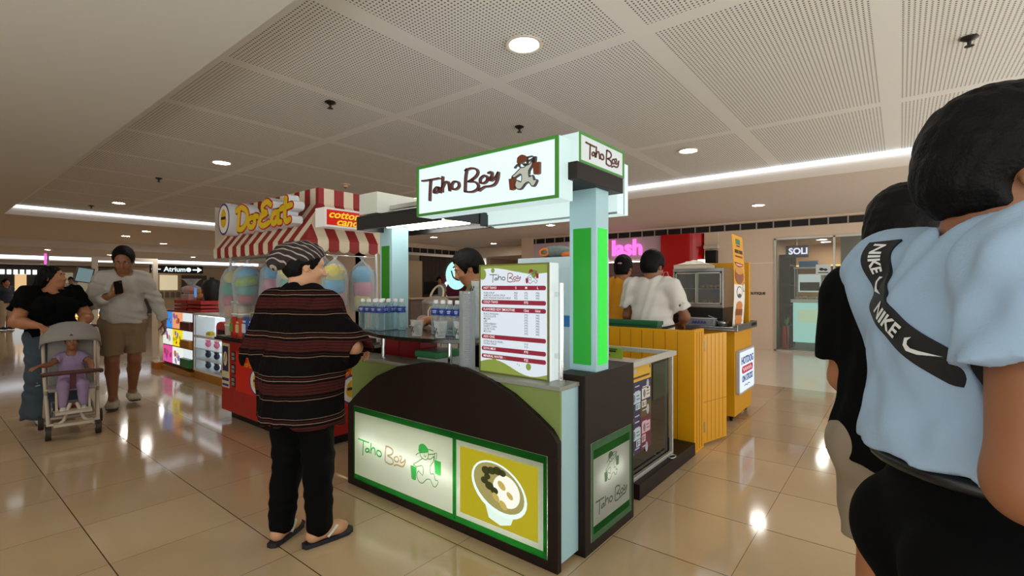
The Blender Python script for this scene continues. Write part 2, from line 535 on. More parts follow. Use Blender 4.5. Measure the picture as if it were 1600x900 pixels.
for i in range(42):
    y = -3.2 + i * 0.335
    if y < 8.6: v.box(11.80, 11.82, y - 0.012, y + 0.012, 2.655, 2.805)
v.box(11.80, 11.82, -4.6, 8.62, 2.65, 2.662); v.box(11.80, 11.82, -4.6, 8.62, 2.80, 2.812)
structure(v.build('trim_2', [VENT, mat('vent_divider', '#a8988a', 0.5)]))
# red rounded pier
P = []
for i in range(9):
    t = PI + PI / 2 * i / 8
    P.append((12.0 + 0.35 * math.cos(t) , 3.98 + 0.35 * math.sin(t)))
P = [(12.1, 4.62), (11.65, 4.62)] + P + [(12.1, 3.63)]
top = Frame((0, 0, 0), (1, 0, 0), (0, 1, 0))
w = MB(); w.prism(P, top, 0.0, 2.65); w.box(11.64, 11.7, 4.0, 4.62, 2.075, 2.085)
structure(w.build('wall_right', mat('glossy_red_panel', '#b3090c', 0.25)))
# brown panels right of the glass shop front
w = MB(); w.box(11.9, 12.1, -4.6, 0.95, 0, 2.42)
structure(w.build('wall_right', mat('brown_panel', '#6d5a4c', 0.5)))

# corridor and the wall at Y = 12.8
w = MB()
w.box(8.6, 17, 12.8, 13.0, 2.70, 2.85)
w.box(8.6, 10.4, 12.8, 13.0, 0, 2.55)
w.box(14.6, 17, 12.8, 13.0, 0, 2.7)
w.box(8.6, 8.8, 12.8, 16, 0, 2.85)
structure(w.build('wall_back', WALLB))
v = MB(); v.box(8.6, 14.6, 12.83, 12.95, 2.55, 2.7); v.mi = 1
for i in range(18): v.box(8.6 + i * 0.34, 8.625 + i * 0.34, 12.80, 12.83, 2.55, 2.7)
structure(v.build('trim_3', [VENT, mat('vent_divider')]))
w = MB(); w.box(17, 17.2, 8.7, 12.8, 0, 2.85); w.box(11.8, 17, 8.95, 9.05, 0, 2.85)
structure(w.build('wall_back', mat('corridor_wall', '#cbb09a', 0.6)))
w = MB(); w.box(13.6, 17, 9.05, 12.8, 2.5, 2.84)
structure(w.build('ceiling', mat('corridor_bulkhead', '#e3cdb9', 0.6)))

# far shop fronts, and an unseen side wall added to block light from the left
w = MB(); w.box(-3.8, 24, 33.8, 34, 0, 2.45); w.box(-3.8, -3.6, 3.5, 33.8, 0, 2.85)
structure(w.build('wall_back', mat('far_wall', '#8b7862', 0.6, noise=0.3, nscale=0.8)))

# ---------------------------------------------------------------- ceiling fittings
LENS = mat('downlight_lens', (1.0, 0.95, 0.87), emit=LAMP)
def make_downlight():
    t = thing('downlight', 'x', 'ceiling light')
    MB().lathe([(0.098, 0.0), (0.125, -0.004), (0.128, -0.010), (0.105, -0.012), (0.098, -0.006)], n=28, cap=False).build('rim', mat('downlight_rim', '#e9ddd0', 0.4), t, smooth=50)
    MB().lathe([(0.0, -0.004), (0.099, -0.004)], n=24, cap=False).build('lens', LENS, t)
    return t
DL = make_downlight()
dl_spots = [
    (2.66, 2.02, 3.05, 'large round downlight in the perforated ceiling straight above the kiosk sign'),
    (2.66, 7.12, 3.05, 'round downlight in the perforated ceiling over the phone-reading man, second of its row'),
    (2.66, 12.15, 3.05, 'small far downlight near the end cove of the perforated ceiling'),
    (6.0, 2.03, 3.05, 'round downlight in the perforated ceiling above the yellow stall'),
    (6.0, 7.2, 3.05, 'half-hidden round downlight behind the end of the long white kiosk sign'),
]
for i, (x, y, z, lb) in enumerate(dl_spots):
    o = DL if i == 0 else dup(DL, (x, y, z), label=lb)
    o.location = (x, y, z); o['label'] = lb; o['group'] = 'ceiling downlights'
hid = 'round recessed downlight in the mall ceiling, one of a set added for light'  # rest of the downlights, with extras added to brighten the far hall
for (x, y, z) in [(6.0, 12.2, 3.05), (2.66, -2.9, 3.05), (6.0, -2.9, 3.05), (-1.0, 2.0, 2.85), (-1.0, 7.1, 2.85), (-2.8, 7.1, 2.85), (-2.8, 12.1, 2.85), (-1.0, -3.0, 2.85),
                  (9.6, 2.0, 2.85), (9.6, 6.5, 2.85), (9.6, -2.5, 2.85), (9.8, 10.8, 2.85), (12.5, 10.8, 2.85), (0.5, 17.5, 2.85), (4.0, 17.5, 2.85), (-2.8, 17.5, 2.85), (1.0, 24, 2.62), (5.0, 24, 2.62), (9.0, 20, 2.85), (4.0, 15.6, 2.85), (0.5, 19.6, 2.85), (5.5, 19.6, 2.85), (3.0, 22.3, 2.62), (7.5, 23, 2.62), (4.0, 31, 2.45), (8.0, 29.5, 2.45), (0.0, 31, 2.45)]:
    dup(DL, (x, y, z), label=hid, group='ceiling downlights')

def make_sprinkler():
    t = thing('fire_sprinkler', 'x', 'sprinkler')
    m = mat('sprinkler_black', '#15100d', 0.4)
    MB().lathe([(0.045, 0), (0.05, -0.008), (0.03, -0.02), (0.012, -0.03), (0.010, -0.055), (0.0, -0.056)], n=16).build('escutcheon', m, t, smooth=40)
    MB().lathe([(0.008, -0.05), (0.026, -0.058), (0.026, -0.062), (0.0, -0.064)], n=12).build('deflector', m, t, smooth=40)
    return t
SP = make_sprinkler()
for i, (x, y, lb) in enumerate([
    (2.40, 4.02, 'black ceiling sprinkler in the perforated panel high over the customer in the striped tunic'),
    (2.44, 8.9, 'black ceiling sprinkler beyond the second downlight, above the walking couple'),
    (2.40, 13.0, 'small distant black sprinkler near the end cove light'),
    (4.45, -0.36, 'black ceiling sprinkler above the head of the man in the light blue shirt'),
    (4.0, 3.1, 'dark sprinkler tip showing just above the long white kiosk sign')]):
    o = SP if i == 0 else dup(SP, (x, y, 3.05), label=lb)
    o.location = (x, y, 3.05); o['label'] = lb; o['group'] = 'ceiling sprinklers'
t = thing('smoke_detector', 'beige smoke detector on the perforated ceiling above the striped awning', 'smoke detector', (4.49, 7.07, 3.05))
MB().lathe([(0.075, 0), (0.075, -0.015), (0.05, -0.02), (0.045, -0.05), (0.0, -0.055)], c=(4.49, 7.07, 3.05), n=18).build('housing', mat('detector_beige', '#c9a888', 0.5), t, smooth=40)
MB().lathe([(0.02, -0.054), (0.018, -0.062), (0, -0.064)], c=(4.49, 7.07, 3.05), n=12).build('sensor_cap', DARK, t, smooth=40)

# ================================================================ CORNER KIOSK
def lit(name, col, s=1.0):
    if name in MATS: return MATS[name]
    m = mat(name, col, 0.4, emit=s * 0.86)
    m.node_tree.nodes['Principled BSDF'].inputs['Base Color'].default_value = (*[x * 0.25 for x in lin(col)], 1)
    return m
def facing_x(X, Y, z):   # a face that looks towards -X, running along -Y
    return Frame((X, Y, z), (0, -1, 0), (0, 0, 1))
def facing_y(X, Y, z):   # a face that looks towards -Y, running along +X
    return Frame((X, Y, z), (1, 0, 0), (0, 0, 1))
SIGN_WHITE = lit('sign_face_cool_white', '#dff8f8', 0.98)
SIGN_SIDE = lit('sign_side_cool_white', '#dcf4f2', 0.72)
GREEN_TRIM = mat('green_vinyl', '#3f8a2c', 0.4)
INK_RED = mat('raised_brown_red', '#5a211c', 0.4)
INK_DARK = mat('raised_dark_brown', '#3a2320', 0.4)

K = thing('food_kiosk', 'corner kiosk with dark arched front, pale blue posts and lit white soy pudding signs', 'kiosk', (2.3, 2.2, 0))
# counter wall with the green upper face
fr = facing_x(1.985, 3.04, 0)
b = MB()
b.box(1.985, 2.0, 1.29, 3.04, 0.5, 0.87, 0)           # green face
b.box(2.0, 2.157, 1.29, 1.305, 0.03, 0.87, 1)         # blue end
b.box(2.0, 2.157, 3.025, 3.04, 0.03, 0.87, 0)
b.box(2.135, 2.157, 1.305, 3.025, 0.03, 0.87, 2)      # back
b.box(2.0, 2.135, 1.305, 3.025, 0.03, 0.045, 2)
b.box(2.0, 2.135, 1.305, 3.025, 0.6, 0.615, 2)
b.box(1.985, 2.0, 1.29, 1.305, 0.03, 0.5, 1)
b.build('counter_body', [GREEN_LAM, SKYBLUE, WHITE], K)
MB().box(1.975, 2.17, 1.283, 3.07, 0.872, 0.893).build('counter_top', mat('grey_counter_top', '#8d9188', 0.35), K, bevel=0.003)
ARCH = [(0.0, 0.555), (0.036, 0.583), (0.158, 0.68), (0.331, 0.79), (0.545, 0.873), (0.766, 0.919), (0.946, 0.935), (1.133, 0.925), (1.323, 0.885), (1.481, 0.827), (1.627, 0.744), (1.718, 0.684), (1.76, 0.63), (1.76, 0.555)]
fr = facing_x(1.985, 3.04, 0)
b = MB()
b.prism(ARCH, fr, 0, 0.035)
b.fbox(fr, 0, 0.075, 0.0, 0.555, 0, 0.035); b.fbox(fr, 1.70, 1.76, 0.0, 0.555, 0, 0.035)
b.fbox(fr, 0.075, 1.70, 0.0, 0.052, 0, 0.035)
b.build('arched_panel', BROWN, K, bevel=0.003)

def logo(mb, fr, k, ox, oy, z0, z1, w=0.016, parts=('taho', 'boy'), mi=0):
    for p in parts: mb.strokes(LOGO[p], w, fr, z0, z1, mi, 5, k, (ox, oy))
def logo_figure(mb, fr, k, ox, oy, z0, z1, w=0.005, mi=(0, 1, 2)):
    """mi: outline, cap and buckets, body"""
    sc = lambda P: [(x * k + ox, y * k + oy) for x, y in P]
    dz = (z1 - z0) if z1 > z0 else 0.0
    e = 0.0006
    if mi[2] is not None: mb.prism(sc(LOGO['fill'][0]), fr, z0, z1, mi[2])
    mb.strokes(LOGO['out'], w, fr, z0, z1 + e, mi[0], 2, k, (ox, oy)) if dz else mb.strokes(LOGO['out'], w, fr, z1 + e, z1 + e, mi[0], 2, k, (ox, oy))
    for P in LOGO['cap'] + LOGO['bucket']:
        mb.prism(sc(P), fr, z0 + (0 if dz else 2 * e), z1 + 2 * e, mi[1])
TUBE = mat('tube_lamp', (1.0, 1.0, 0.95), emit=95)
FILM_W = backlit('film_white', '#f2f5ee', 0.8)
FILM_G = backlit('film_green', '#3fa050', 0.8)
FILM_G2 = backlit('film_dark_green', '#1f7a2c', 0.8)
FILM_BR = backlit('film_tan', '#c9ad8c', 0.8)

# big backlit front panel, two prints side by side
fr = facing_x(1.948, 2.965, 0.052)
p = MB()
p.fbox(fr, 0, 1.625, 0, 0.503, -0.003, 0)
front = p.build('front_light_panel', FILM_W, K)
g = MB()
e = 0.0008
g.fbox(fr, 0, 1.625, 0.465, 0.503, e, e); g.fbox(fr, 0, 1.625, 0, 0.036, e, e)
g.fbox(fr, 0, 0.014, 0.036, 0.465, e, e); g.fbox(fr, 0.975, 1.005, 0.036, 0.465, e, e); g.fbox(fr, 1.603, 1.625, 0.036, 0.465, e, e)
g.build('green_border', FILM_G2, front, label='green printed border')
g = MB()
logo(g, fr, 0.845, 0.006, 0.108, e, e, 0.0105, ('taho',), 0)
logo(g, fr, 0.845, 0.006, 0.108, e, e, 0.0105, ('boy',), 1)
logo_figure(g, fr, 1.40, -0.407, 0.05, e, e, 0.0055, (2, 0, None))
g.build('shop_logo', [FILM_G, FILM_BR, backlit('film_line', '#5f8f5a', 0.8)], front, label='green and tan lettering with a running figure carrying two buckets')
g = MB()
g.fbox(fr, 1.035, 1.572, 0.066, 0.437, e, e, 0)
e2 = 2 * e
def el(cx, cy, rx, ry, z, mi, a=0.0): g.disc(cx, cy, rx, ry, fr, z, z, mi, 28, a)
g.prism([(1.215, 0.19), (1.25, 0.098), (1.33, 0.078), (1.40, 0.10), (1.44, 0.19)], fr, e2, e2, 1)
el(1.315, 0.265, 0.195, 0.132, e2 + 0.0003, 2, -0.28)
el(1.315, 0.272, 0.178, 0.115, e2 + 0.0006, 3, -0.28)
el(1.37, 0.265, 0.092, 0.082, e2 + 0.0009, 4, -0.3)
for cx, cy, r in ((1.23, 0.345, .03), (1.27, 0.352, .028), (1.31, 0.36, .03), (1.345, 0.355, .024), (1.22, 0.29, .026), (1.255, 0.268, .03), (1.29, 0.25, .026), (1.24, 0.315, .022)): el(cx, cy, r, r * .72, e2 + 0.0012, 5)
for cx, cy, r in ((1.34, 0.29, .03), (1.395, 0.25, .024), (1.30, 0.22, .028), (1.35, 0.19, .03)): el(cx, cy, r, r * .6, e2 + 0.0015, 6, -0.6)
g.build('pudding_cup_print', [lit('print_olive', '#b3a51c', 0.8), lit('print_cup', '#d9efe2', 0.95), lit('print_cup_rim', '#e2f4ec', 0.95), lit('print_syrup', '#a39a5c', 0.8),
      lit('print_curd', '#f0f0e4', 0.95), lit('print_pearl', '#3c3d1e', 0.7), lit('print_amber', '#c2ab58', 0.85)], front, label='printed cup of soy pudding with brown pearls on olive yellow')
g = MB()
for s_, t_ in ((0.07, 0.485), (0.99, 0.487), (1.612, 0.49), (0.45, 0.018), (0.99, 0.018), (1.612, 0.02), (0.007, 0.25)):
    c = fr(s_, t_, 0.0); g.lathe([(0.005, 0), (0.0045, 0.002), (0, 0.003)], c=c, n=8, axis=fr.n)
g.build('panel_screw', DARK, front)
MB().cyl((2.0, 2.90, 0.345), (2.0, 1.99, 0.285), 0.009).cyl((2.0, 1.93, 0.22), (2.0, 1.42, 0.17), 0.007).build('lamp_tube', TUBE, K)

# side cabinet under the corner post, with its own backlit sign
fr = facing_y(2.157, 1.25, 0)
b = MB()
b.box(2.157, 2.733, 1.262, 1.262 + 0.16, 0.56, 0.925)
b.fbox(fr, 0, 0.576, 0.555, 0.925, -0.013, 0)
b.fbox(fr, 0, 0.065, 0, 0.555, -0.012, 0); b.fbox(fr, 0.525, 0.576, 0, 0.555, -0.012, 0); b.fbox(fr, 0.065, 0.525, 0, 0.062, -0.012, 0)
b.box(2.157, 2.172, 1.262, 1.43, 0, 0.56); b.box(2.718, 2.733, 1.262, 1.43, 0, 0.56); b.box(2.172, 2.718, 1.415, 1.43, 0, 0.56)
b.build('side_cabinet', BROWN, K, bevel=0.002)
fr = facing_y(2.215, 1.247, 0.055)
p = MB(); p.fbox(fr, 0, 0.478, 0, 0.512, -0.004, 0)
side = p.build('side_light_panel', FILM_W, K)
g = MB()
g.fbox(fr, 0, 0.478, 0.472, 0.512, e, e, 1); g.fbox(fr, 0, 0.478, 0, 0.035, e, e, 1)
g.fbox(fr, 0, 0.022, 0.035, 0.472, e, e, 1); g.fbox(fr, 0.45, 0.478, 0.035, 0.472, e, e, 1)
g.fbox(fr, 0.022, 0.45, 0.425, 0.472, e, e, 0); g.fbox(fr, 0.022, 0.45, 0.035, 0.075, e, e, 0)
g.build('green_border', [FILM_G2, backlit('film_pale_green', '#7fae86', 0.8)], side, label='green printed border with pale green edge')
g = MB()
logo(g, fr, 0.62, 0.01, 0.065, e, e, 0.0085)
logo_figure(g, fr, 0.88, -0.50, 0.21, e, e, 0.004, (1, 1, None))
g.build('shop_logo', [backlit('film_grey', '#8f9088', 0.8), backlit('film_grey_green', '#6e8a70', 0.8)], side, label='grey lettering under a running figure')
MB().cyl((2.30, 1.30, 0.36), (2.60, 1.30, 0.36), 0.006).build('lamp_tube', TUBE, K)
b = MB(); b.box(2.157, 2.733, 3.04, 3.2, 0, 0.925); b.build('side_cabinet', BROWN, K, bevel=0.002)

# posts
GLOW = lit('green_light_panel', '#0fd830', 0.95)
GLOW2 = lit('green_film_panel', '#0b8f1a', 0.8)
GREEN_DULL = mat('green_film_unlit', '#2f8a1e', 0.35)
def post(x0, x1, y0, y1, z0, z1, near):
    p = MB().box(x0, x1, y0, y1, z0, z1).build('post', SKYBLUE, K, bevel=0.002)
    q = MB()
    q.box(x0 - 0.003, x0, y0 + 0.03, y1 - 0.025, z0 + 0.035, z0 + 0.77)
    q.build('green_panel', GLOW2 if near else GREEN_DULL, p, label='green translucent panel')
    q = MB(); 
    if near:
        q.box(x0 + 0.02, x1 - 0.02, y0 - 0.003, y0, z0 + 0.035, z0 + 0.77)
        q.build('green_panel', GLOW, p, label='bright green lit panel')
    else:
        q.box(x0 + 0.0, x0 + 0.002, y0, y1, z0 + 0.8, z1)
post(2.29, 2.43, 1.26, 1.425, 0.925, 1.93, True)
post(2.33, 2.49, 3.04, 3.19, 0.925, 1.93, False)
for x0, y0, y1, z0, z1 in ((2.03, 1.22, 1.46, 1.905, 1.99), (2.20, 3.0, 3.19, 1.905, 1.925)):
    h = MB(); h.box(x0, 2.53, y0, y1, z0, z1)
    h = h.build('post_cap', BROWN, K, bevel=0.002)
# small header boxes on the posts
s = MB(); s.box(2.05, 2.52, 1.225, 1.45, 1.99, 2.135)
hs = s.build('corner_sign', SIGN_SIDE, K)
fr = facing_y(2.045, 1.222, 1.988)
g = MB(); g.fbox(fr, 0, 0.485, 0, 0.15, 0, 0.003); g.build('sign_face', lit('sign_face_grey_white', '#d4dbd8', 0.8), hs)
g = MB()
for a in ((0, .485, .138, .15), (0, .485, 0, .012), (0, .012, .012, .138), (.473, .485, .012, .138)): g.fbox(fr, a[0], a[1], a[2], a[3], .003, .008)
g.build('green_trim', GREEN_TRIM, hs)
g = MB(); logo(g, fr, 0.60, 0.03, -0.018, .003, .007, 0.0085, ('taho', 'boy')); g.build('shop_lettering', INK_RED, hs, label='dark red hand-drawn lettering')
s = MB(); s.box(2.165, 2.62, 3.0, 3.22, 1.925, 2.08); s.build('corner_sign', mat('sign_back_white', '#d9dcd2', 0.5), K)

# long header sign over the counter
s = MB(); s.box(1.955, 2.073, 1.272, 2.296, 1.805, 2.105)
hs = s.build('header_sign', SIGN_SIDE, K)
fr = facing_x(1.955, 2.296, 1.805)
g = MB(); g.fbox(fr, 0, 1.024, 0, 0.30, 0, 0.003); g.build('sign_face', SIGN_WHITE, hs)
g = MB()
for a in ((0, 1.024, .285, .30), (0, 1.024, 0, .015), (0, .014, .015, .285), (1.004, 1.024, .015, .285)): g.fbox(fr, a[0], a[1], a[2], a[3], .003, .012)
g.build('green_trim', GREEN_TRIM, hs)
g = MB(); logo(g, fr, 1.0, 0.0, 0.0, .003, .022, 0.0098, ('taho', 'boy')); g.build('shop_lettering', INK_RED, hs, label='raised dark red hand-drawn lettering')
g = MB(); logo_figure(g, fr, 1.0, 0.0, 0.0, .003, .018, 0.005, (0, 1, 2)); g.build('shop_logo', [INK_DARK, mat('raised_brown', '#6e3417', 0.4), mat('raised_grey', '#c3ccc6', 0.4)], hs, label='raised running figure in a brown cap carrying two brown buckets')
# matching sign on the back, seen from behind
s = MB(); s.box(2.56, 2.70, 1.272, 2.296, 1.805, 2.105)
hb = s.build('header_sign', lit('sign_back_cool_white', '#e0f6f4', 0.82), K)
g = MB(); g.box(2.556, 2.56, 1.272, 2.296, 1.80, 1.812); g.box(2.64, 2.646, 1.268, 1.272, 1.805, 2.105); g.build('seam_strip', mat('grey_seam', '#9fb0ae', 0.4), hb)
# roof rails joining the boxes
r = MB(); r.box(2.07, 2.56, 1.46, 1.50, 1.93, 1.97); r.box(2.07, 2.56, 2.20, 2.24, 1.93, 1.97); r.box(2.28, 2.32, 1.42, 3.04, 1.96, 1.99); r.build('roof_rail', ALU, K)
# dark lamp tray
b = MB()
b.box(2.10, 2.13, 2.27, 3.16, 1.80, 1.885); b.box(2.59, 2.62, 2.27, 3.16, 1.80, 1.885); b.box(2.13, 2.59, 2.27, 2.29, 1.815, 1.885); b.box(2.13, 2.59, 3.14, 3.16, 1.80, 1.885); b.box(2.10, 2.62, 2.27, 3.16, 1.885, 1.90)
b.box(2.48, 2.625, 2.262, 2.27, 1.80, 1.885)
tray = b.build('lamp_tray', mat('tray_black', '#1b1a1a', 0.35), K, bevel=0.002)
b = MB(); b.box(2.22, 2.30, 2.35, 3.03, 1.845, 1.885); b.box(2.42, 2.52, 2.30, 3.03, 1.845, 1.885); b.build('lamp_batten', mat('batten_white', '#dcdad2', 0.4), tray)
b = MB(); b.cyl((2.26, 2.40, 1.832), (2.26, 3.0, 1.832), 0.013).cyl((2.47, 2.36, 1.832), (2.47, 3.0, 1.832), 0.013); b.build('lamp_tube', mat('tube_lamp_warm', (1, 0.98, 0.92), emit=12), tray)

# raised serving shelf on two posts
SH = [(2.30, 3.22), (2.16, 3.18), (2.05, 2.98), (1.965, 2.72), (1.94, 2.5), (1.965, 2.28), (2.03, 2.10), (2.12, 1.98), (2.30, 1.95), (2.42, 1.95), (2.42, 3.22)]
shf = MB().prism(SH, Frame((0, 0, 0), (1, 0, 0), (0, 1, 0)), 1.040, 1.065).build('serving_shelf', mat('shelf_black_gloss', '#1a1512', 0.15), K, bevel=0.003)
for x, y in ((2.045, 2.76), (2.11, 2.18)):
    q = MB(); q.cyl((x, y, 0.893), (x, y, 1.040), 0.014, n=14); q.cyl((x, y, 0.893), (x, y, 0.899), 0.024, n=14); q.cyl((x, y, 1.034), (x, y, 1.040), 0.024, n=14); q.build('shelf_post', CHROME, shf, smooth=40)

# ---------------------------------------------------------------- menu light box on the counter
M = thing('menu_board', 'upright lit menu board with green hills and maroon bars on the kiosk counter', 'menu board', (2.11, 1.64, 0.893))
b = MB(); b.box(2.068, 2.15, 1.405, 1.89, 0.893, 1.505); b.build('light_box', [lit('menu_side', '#e4f0ee', 0.75)], M, bevel=0.002)
fr = facing_x(2.068, 1.89, 0.893)
W_, H_ = 0.485, 0.612
g = MB(); g.fbox(fr, 0, W_, 0, H_, 0, 0.002); g.build('face', lit('menu_face', '#dfe9f2', 0.80), M)
g = MB()
for a in ((0, W_, H_ - .008, H_), (0, W_, 0, .008), (0, .008, .008, H_ - .008), (W_ - .012, W_, .008, H_ - .008)): g.fbox(fr, a[0], a[1], a[2], a[3], .002, .007)
g.build('frame', mat('menu_frame_olive', '#75763f', 0.4), M)
LG = lit('print_leaf_green', '#8c9c45', 0.75); LM = lit('print_maroon', '#8c2438', 0.8); LK = lit('print_dark', '#4a4a52', 0.6); LW = lit('print_white', '#f6e9ea', 0.9)
z = 0.0024
g = MB()
P = [(0.008, 0), (W_ - .012, 0)]
hill = [(x / 20 * (W_ - .02) + .008, 0.055 + 0.028 * math.sin(x / 20 * 6.0 + 0.2) - 0.02 * (x / 20)) for x in range(21)]
g.prism([(0.008, 0.008)] + hill + [(W_ - .012, 0.008)], fr, z, z)
sky = [(x / 20 * (W_ - .02) + .008, H_ - 0.035 - 0.014 * math.sin(x / 20 * 6.0 + 3.6) - (0.02 if x > 12 else 0) * (x - 12) / 8) for x in range(21)]
g.prism([(0.008, H_ - .008)] + sky + [(W_ - .012, H_ - .008)], fr, z, z)
for cx, cy, r in ((0.022, H_ - .055, .028), (.10, H_ - .034, .013), (.385, H_ - .062, .016), (.11, .088, .016), (.185, .094, .009), (.35, .062, .017), (.275, .07, .003), (.288, .064, .003)): g.disc(cx, cy, r, r * 1.1, fr, z, z)
g.build('hill_print', LG, M, label='leaf green hills and bubbles')
rows = lambda f: H_ * (1 - f)
g = MB()
for f in (.215, .345, .413, .665, .775, .845): g.rect(.016, W_ - .022, rows(f) - .012, rows(f) + .012, fr, z, z, 0, .011)
g.build('bar_print', LM, M, label='maroon bars')
z2 = z + .0005
g = MB()
for f, a, cols in ((.215, 'HOT TAHO', ((.265, 'S'), (.335, 'M'), (.41, 'L'))), (.345, 'COLD TAHO', ((.335, 'P75'),)), (.413, 'FLAVORED SOY SMOOTHIE', ((.335, '12oz'), (.41, '16oz'))), (.665, 'ADD ONS', ()), (.775, 'SOYA MILK', ((.335, 'P75'),)), (.845, 'MINERAL WATER', ((.335, 'P25'),))):
    g.text(a, .0185, fr, .03, rows(f), z2, z2, 0, 'LEFT', 0.012)
    for x, tx in cols: g.text(tx, .0185, fr, x, rows(f), z2, z2, 0, 'CENTER', 0.012)
g.build('heading_lettering', LW, M, label='white headings')
g = MB()
for f, a, cols in ((.262, 'PLAIN SYRUP', ('P50', 'P75', 'P95')), (.285, 'ALMOND FLAVOR SYRUP', ('P55', 'P75', 'P95')), (.308, 'BUKO PANDAN FLAVOR SYRUP', ('P55', 'P75', 'P95'))):
    g.text(a, .0155, fr, .03, rows(f), z, z, 0, 'LEFT', .006, .9)
    for x, tx in zip((.265, .335, .41), cols): g.text(tx, .0155, fr, x, rows(f), z, z, 0, 'CENTER', .006)
for i, a in enumerate(('BUKO PANDAN', 'CHOCOLATE', 'MELON', 'UBE', 'STRAWBERRY', 'SWEET CORN', 'LECHE FLAN', 'MOCHA')):
    f = .455 + i * .0232
    g.text(a, .0155, fr, .03, rows(f), z, z, 0, 'LEFT', .006)
    g.text('P75', .0155, fr, .335, rows(f), z, z, 0, 'CENTER', .006); g.text('P95', .0155, fr, .41, rows(f), z, z, 0, 'CENTER', .006)
for f, a in ((.708, 'EXTRA BLACK PEARL'), (.731, 'EXTRA SYRUP')):
    g.text(a, .0155, fr, .03, rows(f), z, z, 0, 'LEFT', .006); g.text('P15', .0155, fr, .335, rows(f), z, z, 0, 'CENTER', .006)
g.build('item_lettering', LK, M, label='small grey lettering of items and prices')
g = MB()
logo(g, fr, 0.37, .055, .478, z, z, .0045, ('taho',), 0); logo(g, fr, 0.37, .055, .478, z, z, .0045, ('boy',), 1)
logo_figure(g, fr, 0.44, .012, .475, z, z, .0025, (0, 1, None))
g.build('shop_logo', [lit('print_slate', '#3d4a4a', 0.6), LM], M, label='hand-drawn lettering and running figure')
q = MB(); q.cyl((2.125, 1.372, 0.893), (2.125, 1.372, 1.40), 0.013, n=14); q.cyl((2.125, 1.372, 0.893), (2.125, 1.372, 0.90), 0.024, n=14)
for z_ in (1.02, 1.34): q.box(2.11, 2.14, 1.372, 1.405, z_ - .012, z_ + .012)
q.build('support_post', CHROME, M, smooth=40)

# ---------------------------------------------------------------- bottles, cups and boxes at the kiosk
PLASTIC = clear('clear_bottle_plastic', '#e9f4f6', 0.16, 0.8, 0.1, body='#cfe2ea')
def make_bottle():
    t = thing('water_bottle', 'x', 'bottle')
    prof = [(0.026, 0), (0.031, 0.004)]
    for i in range(9):
        h = 0.012 + i * 0.012; prof += [(0.031, h), (0.029, h + 0.006)]
    prof += [(0.031, 0.122), (0.031, 0.165), (0.027, 0.182), (0.014, 0.203), (0.0125, 0.212), (0.0, 0.213)]
    MB().lathe(prof, n=14).build('bottle_body', PLASTIC, t, smooth=50)
    MB().lathe([(0.0316, 0.128), (0.0322, 0.13), (0.0322, 0.168), (0.0316, 0.17)], n=16, cap=False).build('label', mat('bottle_label_blue', '#123a9a', 0.35), t, smooth=50)
    l = MB()
    for k in range(4): 
        a = k * PI / 2 + 0.5
        fr = Frame((0.0325 * math.cos(a), 0.0325 * math.sin(a), 0.149), (-math.sin(a), math.cos(a), 0), (0, 0, 1))
        l.fbox(fr, -0.013, 0.013, 0.004, 0.008, -0.0008, 0.0006); l.fbox(fr, -0.010, 0.010, -0.006, -0.003, -0.0008, 0.0006)
    l.build('label_print', mat('label_print_white', '#e8eef8', 0.4), t)
    MB().lathe([(0.0155, 0.203), (0.0155, 0.223), (0.0135, 0.226), (0, 0.226)], n=14).build('cap', mat('cap_white', '#eef0f0', 0.4), t, smooth=40)
    return t
BT = make_bottle()
bl = []
for r in range(3):
    for k in range(4 if r != 1 else 3):
        bl.append((2.125 + r * 0.068, 3.115 - k * 0.072 - (0.036 if r == 1 else 0) - r * 0.03, 'blue labelled water bottle in the packed block beside the dull green post', 'water bottles packed by the far post'))
for k in range(5):
    bl.append((2.20, 2.405 - k * 0.0665, 'blue labelled water bottle in the row behind the cups, %s' % ('at the arm end', 'second from the arm end', 'in the middle of the row', 'second from the tall cup sleeve', 'next to the tall cup sleeve')[k], 'water bottles in a row behind the cups'))
for i, (x, y, lb, gr) in enumerate(bl):
    o = BT if i == 0 else dup(BT, (x, y, 1.066), rotz=PI / 2 * (i % 4), label=lb, group=gr)
    o.location = (x, y, 1.066); o['label'] = lb; o['group'] = gr
CUP = clear('clear_cup_plastic', '#f2f5f5', 0.10, 0.7, 0.12)
def make_cup():
    t = thing('plastic_cup', 'x', 'cup')
    MB().lathe([(0.0, 0.002), (0.030, 0.002), (0.041, 0.098), (0.044, 0.1), (0.044, 0.104), (0.040, 0.104), (0.029, 0.005)], n=22, cap=False).build('cup_wall', CUP, t, smooth=40)
    l = MB()
    for k in range(14):
        a = PI * 0.55 + k * 0.13; zz = 0.05 + 0.014 * math.sin(k * 2.3); r = 0.0307 + zz * 0.112 + 0.0006
        fr = Frame((r * math.cos(a), r * math.sin(a), zz), (-math.sin(a), math.cos(a), 0), (0, 0, 1))
        l.fbox(fr, -0.0026, 0.0026, -0.006 - 0.004 * (k % 3), 0.006, -0.0004, 0.0004)
    l.build('print', mat('cup_print_black', '#101010', 0.5), t)
    return t
CP = make_cup()
for i, (x, y, lb) in enumerate([(2.035, 2.40, 'clear printed plastic cup alone on the shelf, nearest the block of bottles'), (2.05, 2.20, 'clear printed plastic cup in the middle of the three on the shelf'), (2.10, 2.075, 'clear printed plastic cup beside the tall cup sleeve')]):
    o = CP if i == 0 else dup(CP, (x, y, 1.066), label=lb)
    o.location = (x, y, 1.066); o['label'] = lb; o['group'] = 'cups on the serving shelf'
t = thing('cup_sleeve', 'tall upright sleeve of nested clear cups standing on the counter beside the menu board', 'cup stack', (2.02, 1.945, 0.893))
c = (2.02, 1.945, 0.893)
